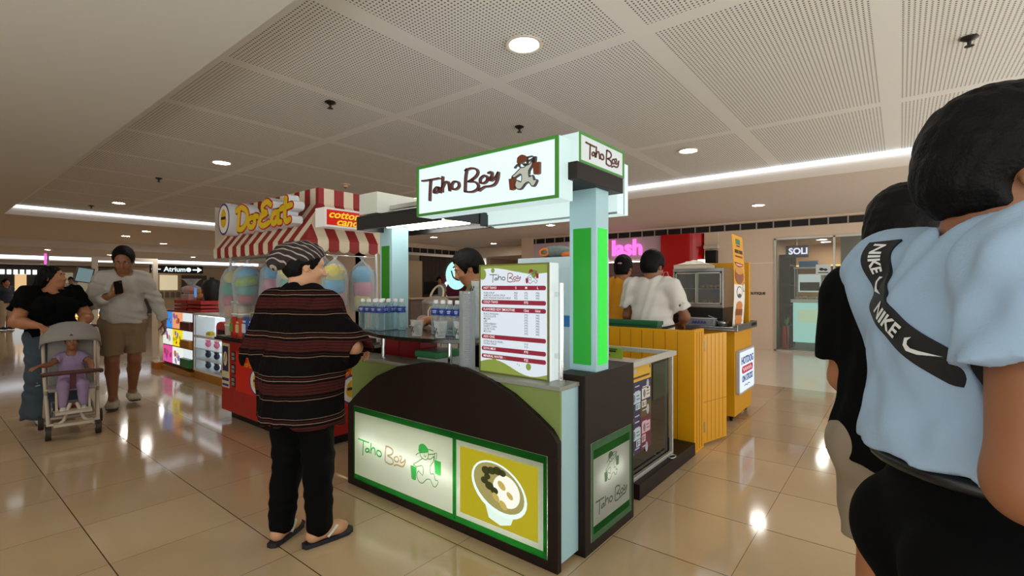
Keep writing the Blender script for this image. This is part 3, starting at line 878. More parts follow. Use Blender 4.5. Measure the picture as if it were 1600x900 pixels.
MB().lathe([(0.046, 0), (0.046, 0.46), (0.043, 0.462)], c=c, n=24, cap=False).build('sleeve', clear('sleeve_plastic', '#d8dcdf', 0.30, 0.85, 0.2, body='#b8bec4'), t, smooth=40)
q = MB()
for i in range(44): q.lathe([(0.040, 0.008 + i * 0.0102), (0.043, 0.013 + i * 0.0102), (0.040, 0.0155 + i * 0.0102)], c=c, n=20, cap=False)
q.build('nested_cups', mat('nested_cup_grey', '#c7ccd0', 0.25), t, smooth=30)
t = thing('cup_sleeve', 'clear cups with black print stacked rim up behind the menu board', 'cup stack', (2.2, 2.03, 1.066))
c = (2.2, 2.03, 1.066)
q = MB()
for i in range(7): q.lathe([(0.034, 0.0 + i * 0.05), (0.041, 0.048 + i * 0.05), (0.043, 0.05 + i * 0.05)], c=c, n=20, cap=False)
q.build('nested_cups', clear('cup_white_clear', '#eef2f2', 0.4, 0.85, 0.2, body='#dfe5e6'), t, smooth=30)
q = MB()
for j in range(5):
    for k in range(12):
        a = PI * 0.6 + k * 0.13; zz = 0.10 + j * 0.05 + 0.012 * math.sin(k * 2.1 + j)
        fr = Frame((c[0] + 0.044 * math.cos(a), c[1] + 0.044 * math.sin(a), c[2] + zz), (-math.sin(a), math.cos(a), 0), (0, 0, 1))
        q.fbox(fr, -0.003, 0.003, -0.006, 0.007, -0.0004, 0.0004)
q.build('print', mat('cup_print_black'), t)
# things seen under the shelf
t = thing('storage_bin', 'red plastic bin standing under the serving shelf', 'bin', (2.33, 2.86, 0.80))
q = MB(); q.rect(-.22, .22, 0, .22, facing_x(2.26, 2.86, 0.80), -0.008, 0, 0, 0.02); q.rect(-.22, .22, 0, .22, facing_x(2.42, 2.86, 0.80), -0.008, 0, 0, 0.02)
q.box(2.26, 2.42, 2.635, 2.645, .80, .985); q.box(2.26, 2.42, 3.075, 3.085, .80, .985); q.box(2.26, 2.42, 2.64, 3.08, .80, .81)
q.build('bin_wall', mat('bin_red', '#a3202c', 0.4), t)
q = MB(); q.fbox(facing_x(2.252, 2.86, 0.80), -.004, .004, 0.01, .185, 0, .002); q.build('divider_strip', mat('bin_dark_red', '#6f1420', 0.4), t)
tt = MB(); tt.box(2.14, 2.16, 2.05, 2.13, 0.893, 0.90)
t = thing('folder', 'dark navy folder leaning between the shelf post and the cup sleeve', 'folder', (2.17, 2.05, 0.893))
q = MB(); q.prism([(0, 0), (.10, 0), (.10, .108), (.035, .108)], facing_x(2.16, 2.125, .893), -0.012, 0); q.build('cover', mat('navy_cover', '#161f3d', 0.5), t)
q = MB(); q.prism([(0.006, 0), (.098, 0), (.098, .105), (.04, .105)], facing_x(2.164, 2.125, .893), -0.007, -0.001); q.build('pages', WHITE, t)
t = thing('ice_chest', 'low white chest with green lid seen under the serving shelf', 'chest', (2.32, 2.46, 0.0))
q = MB(); q.box(2.20, 2.44, 2.40, 2.60, 0.0, 0.90); q.build('chest_body', mat('chest_white', '#d8dcda', 0.4), t, bevel=0.01)
q = MB(); q.box(2.19, 2.45, 2.39, 2.61, 0.90, 0.945); q.build('lid', mat('lid_green', '#4a9a62', 0.3), t, bevel=0.008)
q = MB(); q.box(2.19, 2.20, 2.42, 2.50, 0.80, 0.84); q.build('latch', RED, t)
# white cabinet and the bag lying on it
t = thing('storage_cabinet', 'tall white cabinet inside the kiosk behind the menu board', 'cabinet', (2.75, 1.76, 0))
q = MB(); q.box(2.60, 2.90, 1.50, 2.03, 0, 1.57); q.build('cabinet_body', mat('cabinet_white', '#d6e6ea', 0.4), t, bevel=0.004)
q = MB(); q.box(2.585, 2.60, 1.505, 2.025, 0.10, 1.50); dr = q.build('door', mat('cabinet_door_white', '#cfe2e8', 0.35), t, bevel=0.003)
q = MB(); q.box(2.578, 2.585, 1.98, 1.995, 0.9, 1.2); q.build('handle', STEEL, dr)
q = MB(); q.box(2.582, 2.585, 1.60, 1.68, 1.13, 1.20); q.build('sticker', mat('sticker_blue', '#2f78c4', 0.4), dr)
t = thing('duffel_bag', 'grey rolled bag with orange toggle lying on top of the white cabinet', 'bag', (2.78, 1.83, 1.57))
q = MB(); q.ball((2.78, 1.83, 1.615), (0.09, 0.14, 0.045), n=18); q.build('bag_body', mat('bag_grey', '#6b716c', 0.7, noise=0.4, nscale=40), t, smooth=60)
q = MB(); q.tube([(2.70, 1.88 + .035 * math.cos(a), 1.592 + .02 + .022 * math.sin(a)) for a in [i * PI / 6 for i in range(12)]], 0.008, closed=True); q.build('toggle', mat('toggle_orange', '#e0701a', 0.4), t, smooth=60)
q = MB(); q.ball((2.7, 1.69, 1.59), (0.04, 0.05, 0.02), n=12)
tag(q.build('cloth_bundle', mat('toggle_orange'), smooth=60), 'small orange cloth bundle on the white cabinet beside the grey bag', 'cloth')

# ================================================================ CANDY KIOSK with the striped awning
CREAM = mat('awning_cream', '#d8c9b0', 0.6); AWR = mat('awning_red', '#8e1416', 0.55)
D = thing('candy_kiosk', 'red candy counter under a red and cream striped awning with yellow channel letters', 'kiosk', (2.45, 4.7, 0))
b = MB(); b.box(2.1, 2.85, 3.8, 5.62, 0.09, 0.84); cb = b.build('counter', mat('counter_red', '#a41410', 0.35), D, bevel=0.004)
MB().box(2.17, 2.80, 3.87, 5.55, 0, 0.09).build('plinth', BLACK, D)
MB().box(2.06, 2.89, 3.76, 5.66, 0.84, 0.868).build('counter_top', mat('counter_top_dark', '#3a332c', 0.25), D, bevel=0.003)
fr = facing_x(2.1, 5.62, 0)
g = MB(); g.fbox(fr, 0.36, 1.80, 0.33, 0.73, 0.0, 0.004); pn = g.build('front_print', mat('print_bright_red', '#d0200f', 0.35), cb, label='brighter red printed panel')
g = MB()
g.fbox(fr, 0.02, 0.20, 0.33, 0.79, 0, 0.004, 0); g.fbox(fr, 0.04, 0.18, 0.50, 0.76, 0.004, 0.006, 1); g.disc(0.11, 0.63, .045, .075, fr, .006, .008, 0); g.strokes([[(0.09, 0.60), (0.11, 0.625), (0.13, 0.68)]], .008, fr, .008, .009, 1)
g.fbox(fr, 0.03, 0.19, 0.40, 0.43, .004, .006, 1); g.fbox(fr, 0.035, 0.185, 0.345, 0.37, .004, .006, 2)
g.build('price_board', [mat('board_cream', '#d9c9a4', 0.5), mat('board_navy', '#26264a', 0.5), mat('board_blue', '#34407e', 0.5)], cb, label='cream and navy notice board')
g = MB()
for k in range(3):
    z0 = 0.36 + k * 0.13
    g.fbox(fr, 0.255, 0.355, z0, z0 + 0.10, 0, 0.004, 0); g.fbox(fr, 0.265, 0.325, z0 + .055, z0 + .085, .004, .006, 1); g.fbox(fr, 0.265, 0.325, z0 + .012, z0 + .042, .004, .006, 1)
g.build('flavour_labels', [mat('label_dark', '#2c211f', 0.5), mat('label_grey', '#8a837c', 0.5)], cb, label='three dark grey labels in a column')
EATPATH = [[(.15, .95), (.1, .5), (.05, .05)], [(-.05, .9), (.3, 1.0), (.62, .75), (.6, .35), (.35, .05), (.05, .05)],
    [(.9, .47), (.74, .4), (.7, .25), (.78, .08), (.95, .06), (1.08, .2), (1.06, .4), (.9, .47)], [(1.0, .45), (1.12, .5), (1.25, .46)],
    [(1.97, .85), (1.77, 1.0), (1.53, .86), (1.57, .62), (1.77, .54), (1.50, .45), (1.36, .2), (1.55, .02), (1.88, .12)],
    [(2.33, .48), (2.12, .45), (2.03, .2), (2.14, .04), (2.32, .2), (2.38, .5)], [(2.38, .5), (2.36, .1), (2.5, .06)],
    [(2.76, .95), (2.7, .3), (2.77, .05), (2.93, .1)], [(2.5, .58), (2.75, .62), (3.02, .66)]]
def eat(mb, fr, sx, sy, ox, oy, w, z0, z1, mi=0):
    mb.strokes([[(x * sx + ox, y * sy + oy) for x, y in p] for p in EATPATH], w, fr, z0, z1, mi, 4)
g = MB()
def badge(g, fr, cx, cy, rx, ry, z, m):
    g.disc(cx, cy, rx, ry, fr, z, z + .002, m[0], 28); g.disc(cx, cy, rx * .86, ry * .87, fr, z + .002, z + .003, m[1], 28)
    g.disc(cx, cy - ry * .05, rx * .5, ry * .48, fr, z + .003, z + .004, m[2], 20)
    g.prism([(cx - rx * .5, cy + ry * .28), (cx - rx * .15, cy + ry * .62), (cx + rx * .15, cy + ry * .62), (cx + rx * .5, cy + ry * .28)], fr, z + .004, z + .005, m[2])
    g.fbox(fr, cx - rx * .4, cx + rx * .4, cy - ry * .02, cy + ry * .16, z + .005, z + .006, m[3])
badge(g, fr, 0.83, 0.47, .15, .13, .004, (0, 1, 2, 3))
eat(g, fr, 0.17, 0.10, 0.55, 0.60, .03, .005, .007, 2); eat(g, fr, 0.17, 0.10, 0.55, 0.60, .018, .007, .009, 4)
BADGE = [mat('badge_purple', '#3a2a6e', 0.4), mat('badge_white', '#e6e2da', 0.4), mat('badge_yellow', '#dcae1c', 0.4), mat('badge_black', '#1a1512', 0.4), mat('badge_orange', '#e2641a', 0.4)]
g.build('front_badge', BADGE, cb, label='oval badge with a yellow face under orange lettering')
fr2 = facing_y(2.1, 3.8, 0)
g = MB(); g.fbox(fr2, 0.1, .68, 0.33, 0.73, 0, 0.004, 0)
badge(g, fr2, 0.38, 0.47, .13, .13, .004, (1, 2, 3, 4)); eat(g, fr2, 0.13, 0.10, 0.20, 0.60, .026, .005, .007, 3); eat(g, fr2, 0.13, 0.10, 0.20, 0.60, .016, .007, .009, 5)
g.build('side_print', [mat('print_bright_red')] + BADGE, cb, label='bright red side print with an oval face badge')
# awning
A0, A1, Xo, dX = 3.70, 5.55, 2.0, 0.24
def awn_side(fr2d, length, parent):
    """fr2d(s, t) -> slope/valance frames; stripes counted from the corner"""
    red, cre = MB(), MB()
    n = int(round(length / 0.0925))
    for i in range(n):
        a, c = i * length / n, (i + 1) * length / n
        m = red if i % 2 == 0 else cre
        val = [(a, .10), (a, .035)] + [((a + c) / 2 - (c - a) / 2 * math.cos(k * PI / 6), .035 - .035 * math.sin(k * PI / 6)) for k in range(1, 6)] + [(c, .035), (c, .10)]
        m.prism(val, fr2d['val'], -.004, .004)
        ta, tc = min(1, a / dX), min(1, c / dX)
        pl = [(a, 0), (c, 0), (c, tc)] + ([(a, ta)] if ta > 0 else [])
        if ta < 1 < c / dX: pl = [(a, 0), (c, 0), (c, 1), (dX, 1)] + ([(a, ta)] if ta > 0 else [])
        h = fr2d['h']
        m.prism([(x, y * h) for x, y in pl], fr2d['slope'], -.004, .004)
        a2, c2 = max(a, dX), max(c, dX)
        if c2 - a2 > .01: m.prism([(a2, 0), (c2, 0), (c2, .14), (a2, .14)], fr2d['fas'], -.004, .004)
    return red, cre
zl, zs, zf = 1.665, 1.765, 2.10
hs_ = math.hypot(dX, zf - zs)
# side facing -X: s runs from the corner along +Y, so use a mirrored frame
class Mir(Frame):
    pass
def mframe(o, u, v, n):
    f = Frame(o, u, v); f.n = Vector(n).normalized(); return f
left = {'val': mframe((Xo, A0, zl), (0, 1, 0), (0, 0, 1), (-1, 0, 0)), 'slope': mframe((Xo, A0, zs), (0, 1, 0), (dX, 0, zf - zs), (-(zf - zs), 0, dX)), 'fas': mframe((Xo + dX, A0, zf), (0, 1, 0), (0, 0, 1), (-1, 0, 0)), 'h': hs_}
right = {'val': mframe((Xo, A0, zl), (1, 0, 0), (0, 0, 1), (0, -1, 0)), 'slope': mframe((Xo, A0, zs), (1, 0, 0), (0, dX, zf - zs), (0, -(zf - zs), dX)), 'fas': mframe((Xo, A0 + dX, zf), (1, 0, 0), (0, 0, 1), (0, -1, 0)), 'h': hs_}
aw = MB(); aw.box(Xo + dX, 2.86, A0 + dX, A1 - .02, 2.10, 2.13); aw.box(Xo + .01, 2.86, A0 + .01, A1 - .01, 1.75, 1.765); aw.box(Xo + .01, 2.86, A1 - .02, A1, 1.66, 2.2)
awo = aw.build('awning', mat('awning_liner', '#b9ab97', 0.7), D)
for side, ln in ((left, A1 - A0), (right, .87)):
    r, c = awn_side(side, ln, awo)
    r.build('red_stripes', AWR, awo, label='red scalloped stripes'); c.build('cream_stripes', CREAM, awo, label='cream scalloped stripes')
for x, y in ((2.14, 3.86), (2.14, 5.5), (2.78, 3.86), (2.78, 5.5)):
    MB().cyl((x, y, 0.868), (x, y, 1.75), 0.012).build('post', mat('post_white', '#d9d9d6', 0.35), D, smooth=40)
r = MB(); r.cyl((2.14, 3.86, 1.655), (2.14, 5.5, 1.655), 0.006).cyl((2.14, 3.86, 1.655), (2.78, 3.86, 1.655), 0.006).cyl((2.34, 3.95, 1.69), (2.34, 5.5, 1.69), 0.006); r.build('hanging_rail', CHROME, D, smooth=40)
g = MB()
for y in (4.08, 3.99, 3.90, 3.82): g.ball((2.08, y, 1.69), 0.016, 10)
for x in (2.3, 2.5, 2.7): g.ball((x, 3.8, 1.70), 0.016, 10)
g.build('lamp_bulb', mat('bulb_white', (1, .96, .86), emit=14), D)
# channel letters
fr = facing_x(1.99, 4.97, 1.915)
LETW = mat('letter_side_white', '#d6d8dc', 0.4)
g = MB(); eat(g, fr, .345, .21, 0.02, 0.0, .078, -.09, .0); ch = g.build('channel_letters', LETW, D)
g = MB(); eat(g, fr, .345, .21, 0.02, 0.0, .074, .0, .004, 0); eat(g, fr, .345, .21, 0.02, 0.0, .048, .004, .009, 1); g.build('letter_face', [mat('letter_red', '#b81c16', 0.35), lit('letter_yellow', '#d9b21e', 0.35)], ch, label='yellow faces outlined red')
g = MB(); g.tube([(2.10, y, 1.93) for y in (3.95, 4.95)], .008).tube([(2.10, 3.95, 2.07), (2.10, 4.95, 2.07)], .008); g.build('letter_rail', LETW, ch)
fr = facing_x(1.97, 5.22, 2.045)
g = MB(); g.disc(0, 0, .135, .16, fr, -.11, 0, 0, 30); bd = g.build('badge_sign', LETW, D, smooth=40)
g = MB(); badge(g, fr, 0, 0, .132, .157, .0, (0, 1, 2, 3)); g.build('badge_face', BADGE, bd, label='purple ringed oval with a yellow face')
# red and white box sign
s = MB(); s.box(2.10, 2.66, 3.60, 3.74, 1.865, 2.02); sb = s.build('box_sign', mat('box_sign_white', '#dcdad4', 0.4, emit=0.15), D)
fr = facing_y(2.10, 3.60, 1.865)
g = MB(); g.fbox(fr, .018, .542, .016, .139, 0, .003); g.build('sign_face', lit('box_sign_red', '#c4160d', 0.8), sb)
g = MB(); g.text('cotton', .085, fr, .03, .102, .003, .006, 0, 'LEFT', .02, 1.25, .3); g.text('candy', .085, fr, .10, .045, .003, .006, 0, 'LEFT', .02, 1.25, .3); g.build('lettering', lit('letter_bright_yellow', '#f0c524', 0.9), sb)

# cotton candy in clear bags, hung from the rails
BAGP = clear('bag_film', '#f4f8fb', 0.20, 0.7, 0.10, body='#dfe8ee')
FL = {k: mat('floss_' + k, v, 0.9, noise=0.12, nscale=60, bump=0.6, sub=1) for k, v in dict(blue='#5fb4d8', pink='#d98aa0', green='#8fb45e', teal='#3f9e90', peach='#d9a07a', yellow='#d3c878', purple='#8a5f96', rose='#b9545e').items()}
def candy_bag(x, y, zt, h, w, cols, label, rz=0.0):
    rnd = random.Random(int(x * 1000 + y * 77))
    t = thing('candy_floss_bag', label, 'candy floss', (x, y, zt - h), 'candy floss bags hung under the awning')
    n, vs, fs = 22, [], []
    prof = [(.0, 0), (.62, .0), (.92, .05), (1.0, .25), (.98, .5), (.9, .70), (.55, .84), (.16, .92), (.10, .94), (.30, 1.0)]
    ph = [rnd.uniform(0, 6) for _ in range(4)]
    for r, k in prof:
        for i in range(n):
            a = 2 * PI * i / n
            q = r * (1 + .06 * math.sin(5 * a + ph[0] + 4 * k) + .04 * math.sin(9 * a + ph[1] - 6 * k))
            vs.append((x + math.cos(a + rz) * q * w * .5, y + math.sin(a + rz) * q * w * .42, zt - h + k * h))
    for j in range(len(prof) - 1):
        for i in range(n): fs.append((j * n + i, j * n + (i + 1) % n, (j + 1) * n + (i + 1) % n, (j + 1) * n + i))
    m = MB(); m.add(vs, fs); m.build('bag', BAGP, t, smooth=60)
    m = MB(); m.tube([(x + .012 * math.cos(a), y + .012 * math.sin(a), zt - h * .065) for a in [i * PI / 4 for i in range(8)]], .003, 6, closed=True).cyl((x, y, zt - h * .06), (x, y, zt + .005), .002, n=6); m.build('tie', mat('tie_white', '#e8e8e8', 0.5), t)
    k = len(cols); zz = zt - h + .02; hh = h * .74 / k
    for i, c in enumerate(cols):
        m = MB(); rr = w * (.42 + .03 * ((i * 7) % 3 - 1)) * (1 - .07 * abs(i - k / 2))
        m.ball((x + rnd.uniform(-.01, .01), y + rnd.uniform(-.01, .01), zz + hh * (i + .5)), (rr, rr * .85, hh * .74), 18, 0, Matrix.Rotation(rnd.uniform(-.25, .25), 3, 'X') @ Matrix.Rotation(rnd.uniform(-.25, .25), 3, 'Y'))
        m.build('floss', FL[c], t, smooth=70, label=c + ' floss')
candy_bag(2.14, 5.42, 1.655, .60, .27, ('peach', 'rose', 'teal', 'yellow'), 'bag of rose and peach candy floss hanging lowest at the far end of the awning')
candy_bag(2.15, 5.12, 1.655, .46, .27, ('rose', 'teal', 'green', 'blue'), 'clear bag of blue over green candy floss, second along the awning from its far end')
candy_bag(2.34, 4.98, 1.69, .50, .26, ('peach', 'pink', 'blue'), 'clear bag of big blue over pink candy floss behind the second bag')
candy_bag(2.34, 4.62, 1.69, .54, .23, ('green', 'blue', 'rose', 'purple'), 'clear bag of purple, rose and blue candy floss beside the striped cap')
candy_bag(2.14, 4.22, 1.655, .44, .24, ('green', 'teal', 'yellow'), 'clear bag of teal and yellow candy floss half behind the striped cap')
candy_bag(2.36, 3.88, 1.655, .46, .24, ('pink', 'blue', 'yellow'), 'clear bag of yellow over blue candy floss in front of the customer\'s face')
candy_bag(2.64, 3.88, 1.655, .50, .25, ('yellow', 'pink', 'blue'), 'clear bag of blue, pink and yellow candy floss beside the dull green post')
candy_bag(2.45, 4.2, 1.69, .48, .22, ('teal', 'green', 'blue'), 'clear bag of blue and green candy floss deeper inside the candy kiosk')

# goods on the candy counter
TUBC = clear('tub_plastic', '#f0efe8', 0.45, 0.85, 0.25, body='#e4e0d4')
tub = thing('candy_tub', 'x', 'tub')
MB().lathe([(.05, 0), (.056, .004), (.062, .105), (.062, .108)], n=20).build('tub_wall', TUBC, tub, smooth=40)
MB().lathe([(.066, .106), (.066, .120), (.062, .122), (0, .122)], n=20).build('lid', mat('tub_lid', '#e0e2e0', 0.4), tub, smooth=40)
for i, c in enumerate(('peach', 'blue', 'green')): MB().lathe([(.046 + .004 * i, .006 + i * .032), (.049 + .004 * i, .036 + i * .032)], n=16).build('floss', FL[c], tub, smooth=40, label=c + ' floss layer')
k = 0
for cx, cy, n in ((2.15, 5.50, 3), (2.15, 5.35, 3), (2.15, 5.20, 3), (2.29, 5.43, 3)):
    for j in range(n):
        pl = ('bottom', 'middle', 'top')[j]; cl = {5.50: 'column nearest the low-hanging bag', 5.35: 'second column', 5.20: 'third column, behind the snack pouches', 5.43: 'rear column'}[cy]
        lb = 'white lidded candy tub, %s of the %s' % (pl, cl)
        o = tub if k == 0 else dup(tub, (0, 0, 0)); k += 1
        o.location = (cx, cy, .868 + j * .1225); o['label'] = lb; o['group'] = 'stacked candy tubs'
def pouch(name, label, x, y, w, h, m, m2, z=.868):
    t = thing(name, label, 'snack', (x, y, z), 'snack pouches on the candy counter')
    fr = facing_x(x, y, z); P = []
    b = MB(); vs = []; fs = []
    for j in range(7):
        v = j / 6; th = .025 * math.sin(PI * v) ** .5 + .002
        for i in range(7):
            u = i / 6; e = math.sin(PI * u) ** .5 if 0 < u < 1 else 0
            vs.append(fr((u - .5) * w, v * h, th * e + .001))
    for j in range(7):
        v = j / 6; th = .025 * math.sin(PI * v) ** .5 + .002
        for i in range(7):
            u = i / 6; e = math.sin(PI * u) ** .5 if 0 < u < 1 else 0
            vs.append(fr((u - .5) * w, v * h, -th * e - .001))
    for j in range(6):
        for i in range(6):
            a = j * 7 + i; fs.append((a, a + 1, a + 8, a + 7)); fs.append((a + 49, a + 56, a + 57, a + 50))
    b.add(vs, fs); b.build('pouch_body', m, t, smooth=60)
    b = MB(); b.rect(-w * .3, w * .3, h * .3, h * .7, fr, .024, .028, 0, .01); b.fbox(fr, -w * .22, w * .22, h * .76, h * .84, .02, .025, 0); b.build('pouch_print', m2, t)
pouch('snack_pouch', 'red and green snack pouch standing before the candy tubs', 2.07, 5.24, .12, .21, mat('pouch_red', '#c22a20', 0.3), mat('pouch_green', '#6f9a3a', 0.4))
pouch('snack_pouch', 'orange-red snack pouch, second in front of the candy tubs', 2.07, 5.10, .12, .20, mat('pouch_orange', '#c8462a', 0.3), mat('pouch_cream', '#dfc58a', 0.4))
pouch('snack_pouch', 'blue and white snack pouch at the elbow of the striped tunic', 2.07, 4.95, .13, .22, mat('pouch_blue', '#2e4da0', 0.3), mat('pouch_white', '#dfe3ea', 0.4))
pouch('snack_pouch', 'second blue and white snack pouch half behind the striped tunic', 2.07, 4.80, .13, .22, mat('pouch_blue'), mat('pouch_white'))
t = thing('serving_tray', 'black tray on the far front edge of the candy counter', 'tray', (2.04, 5.3, .868))
b = MB(); b.box(2.075, 2.22, 4.6, 5.55, .869, .874)
# items on the tray side facing the kiosk counter
t2 = thing('payment_tray', 'black low tray on the candy counter beside the dull green post', 'tray', (2.5, 3.9, .868))
b2 = MB(); b2.box(2.30, 2.75, 3.82, 4.02, .869, .876); b2.box(2.30, 2.75, 3.82, 3.83, .876, .90); b2.box(2.30, 2.75, 4.01, 4.02, .876, .90); b2.box(2.30, 2.31, 3.83, 4.01, .876, .90); b2.box(2.74, 2.75, 3.83, 4.01, .876, .90); b2.build('tray_body', BLACK, t2)
bpy.data.objects.remove(t)
t = thing('card_stand', 'grey card holder on the black tray beside the dull green post', 'card holder', (2.4, 3.9, .876))
b2 = MB(); b2.prism([(0, 0), (.12, 0), (.09, .06), (.02, .06)], facing_y(2.36, 3.93, .877), -.03, .03); b2.build('holder', mat('holder_grey', '#a9a59c', 0.4), t)
t = thing('serving_tray', 'flat black tray under the candy tubs on the far counter corner', 'tray', (2.05, 5.3, .84))
b2 = MB(); b2.box(1.985, 2.058, 4.9, 5.5, .845, .852); b2.box(1.985, 1.992, 4.9, 5.5, .852, .866); b2.build('tray_body', BLACK, t)

# ---------------------------------------------------------------- toy display beyond the candy kiosk
T = thing('toy_display', 'lit toy display with coloured light boxes and a white rounded shelf end', 'display', (3.1, 8.6, 0))
b = MB(); b.box(2.73, 3.4, 8.38, 9.72, 0.12, 1.0); b.build('cabinet', mat('display_red_brown', '#7d2a1c', 0.4), T, bevel=.004)
b = MB(); b.box(2.70, 3.45, 8.38, 9.80, 0.0, 0.08); b.box(2.62, 3.45, 9.72, 9.95, 0.0, 0.11); b.build('plinth', mat('display_amber', '#b5791a', 0.4), T)
fr = facing_x(2.73, 9.72, 0)
cols = [((.02, .46), ('box_blue', '#2a8fe8'), ('box_white_multi', '#e6ece2'), ('box_pink', '#e04a9a')), ((.48, .92), ('box_orange', '#f0a070'), ('box_yellow', '#f2dc10'), ('box_white', '#eef2ea'))]
rowz = [(.71, .97), (.43, .69), (.14, .41)]
for (x0, x1), *cs in cols:
    for (z0, z1), (nm, c) in zip(rowz, cs):
        g = MB(); g.fbox(fr, x0, x1, z0, z1, 0, .01); o = g.build('light_box', lit(nm, c, .95), T, label='lit %s box' % nm.split('_')[1])
        g = MB(); rnd = random.Random(int(z0 * 100 + x0 * 10))
        for q in range(7):
            cx, cy = rnd.uniform(x0 + .06, x1 - .06), rnd.uniform(z0 + .05, z1 - .05)
            g.disc(cx, cy, rnd.uniform(.02, .055), rnd.uniform(.02, .06), fr, .01, .013, q % 3, 12, rnd.uniform(0, 3))
        g.build('print', [lit('p_' + nm, tuple([max(0, min(1, v * .45)) for v in lin(c)]) if False else c, .4), lit('p_red', '#c8483a', .6), lit('p_lilac', '#9a7ac8', .6)], o)
for (z0, z1), c in zip(rowz, (('drawer_brown', '#6e2418'), ('drawer_orange', '#c07c14'), ('drawer_green', '#1f7a34'))):
    g = MB(); g.fbox(fr, .94, 1.33, z0 + (z1 - z0) * .5, z1, .0, .008); g.build('lit_niche', lit('niche_white', '#e8f2f4', .85), T)
    g = MB(); g.fbox(fr, .94, 1.33, z0, z0 + (z1 - z0) * .48, .0, .05); g.fbox(fr, .97, 1.30, z0 + .03, z0 + (z1 - z0) * .42, .05, .052); g.build('drawer', mat(*c, 0.4), T)
# rounded white shelf end
def rounded(x0, y0, y1, x1, r):
    P = [(x1, y1), (x0, y1)]
    for i in range(9):
        a = PI + PI / 2 * i / 8
        P.append((x0 + r + r * math.cos(a), y0 + r + r * math.sin(a)))
    return P + [(x1, y0)]
top_f = Frame((0, 0, 0), (1, 0, 0), (0, 1, 0))
g = MB(); g.prism(rounded(2.74, 6.95, 8.36, 3.4, .35), top_f, 0, .12); g.build('rounded_plinth', mat('display_amber'), T, smooth=30)
DW = mat('display_white', '#e6ecee', 0.35)
for z0, z1 in ((.12, .15), (.30, .312), (.46, .472), (.62, .66), (.955, .99)):
    g = MB(); g.prism(rounded(2.73, 6.94, 8.36, 3.4, .35), top_f, z0, z1); g.build('shelf_board', DW, T, smooth=30)
g = MB(); g.box(2.76, 3.4, 8.345, 8.375, .15, .955); g.build('end_board', DW, T)
g = MB(); g.box(3.02, 3.05, 7.0, 8.34, .15, .955); g.build('lit_back', lit('lit_back_white', '#e4f1f6', .85), T)
g = MB(); g.box(2.735, 2.75, 8.34, 8.37, .12, .99); g.build('shelf_upright', DW, T)
g = MB(); g.box(2.78, 2.80, 7.2, 8.3, .94, .954); g.box(2.78, 2.80, 7.2, 8.3, .605, .619); g.build('strip_lamp', lit('strip_cool', '#f0f8ff', 3.0), T)
def make_cat(nm, c):
    t = thing('cat_figurine', 'x', 'figurine'); m = mat(nm, c, 0.3)
    q = MB(); q.ball((0, 0, .042), (.035, .04, .042), 14); q.ball((0, 0, .095), (.032, .036, .03), 14)
    for s_ in (-1, 1): q.lathe([(.012, .11), (.0, .142)], c=(0, s_ * .02, 0), n=8, cap=False)
    q.build('figurine_body', m, t, smooth=60)
    q = MB(); q.tube([(-.01, -.035, .06), (-.02, -.052, .085), (-.018, -.05, .115)], [.011, .011, .012], 8); q.ball((-.018, -.05, .12), .014, 8); q.build('raised_paw', m, t, smooth=60)
    q = MB()
    for s_ in (-1, 1): q.ball((-.031, s_ * .013, .10), .005, 6)
    q.build('eyes', mat('figurine_eye', '#efe6da', 0.3), t)
    return t
CATP = make_cat('figurine_pink', '#d8708e'); CATN = make_cat('figurine_navy', '#2a2f4a')
first = {id(CATP): True, id(CATN): True}
for z, src, cn, row in ((.473, CATP, 'pink', 'top'), (.313, CATN, 'dark blue', 'middle'), (.151, CATN, 'dark blue', 'bottom')):
    for i, y in enumerate((8.12, 7.80)):
        if first[id(src)]: o = src; first[id(src)] = False
        else: o = dup(src, (0, 0, 0))
        o.location = (2.85, y, z); o.scale = (1.15,) * 3
        o['label'] = '%s waving cat figurine on the %s shelf, %s' % (cn, row, 'beside the drawers' if i == 0 else 'nearer the candy counter'); o['group'] = 'waving cat figurines'
t = thing('toy_house', 'red toy house box with arched top on the lit upper shelf', 'toy', (2.9, 7.62, .66))
q = MB(); q.prism([(0, 0), (.34, 0), (.34, .14), (.30, .19), (.2, .215), (.14, .215), (.04, .19), (0, .14)], facing_x(2.84, 7.80, .66), -.10, 0); q.build('house_body', mat('toy_red', '#b8232c', 0.4), t)
q = MB(); q.fbox(facing_x(2.84, 7.80, .66), .07, .3, .01, .10, .001, .004); q.build('opening', BLACK, t)
t = thing('toy_house', 'small red toy house on the bottom shelf beside the dark blue cat', 'toy', (2.9, 7.5, .151))
q = MB(); q.prism([(0, .03), (.26, .03), (.26, .11), (.13, .145), (0, .11)], facing_x(2.84, 7.62, .151), -.10, 0); q.build('house_body', mat('toy_red'), t)
q = MB(); q.fbox(facing_x(2.84, 7.62, .151), -.02, .28, .0, .03, -.1, .01); q.build('base', mat('toy_green', '#3f9a3a', 0.4), t)
t = thing('toy_block', 'small yellow block at the end of the lit upper shelf', 'toy', (2.84, 8.0, .66))
q = MB(); q.box(2.80, 2.87, 7.93, 8.07, .66, .70); q.box(2.81, 2.86, 7.95, 7.99, .70, .715); q.box(2.81, 2.86, 8.01, 8.05, .70, .715); q.build('block_body', mat('toy_yellow', '#e0c818', 0.4), t, bevel=.003)
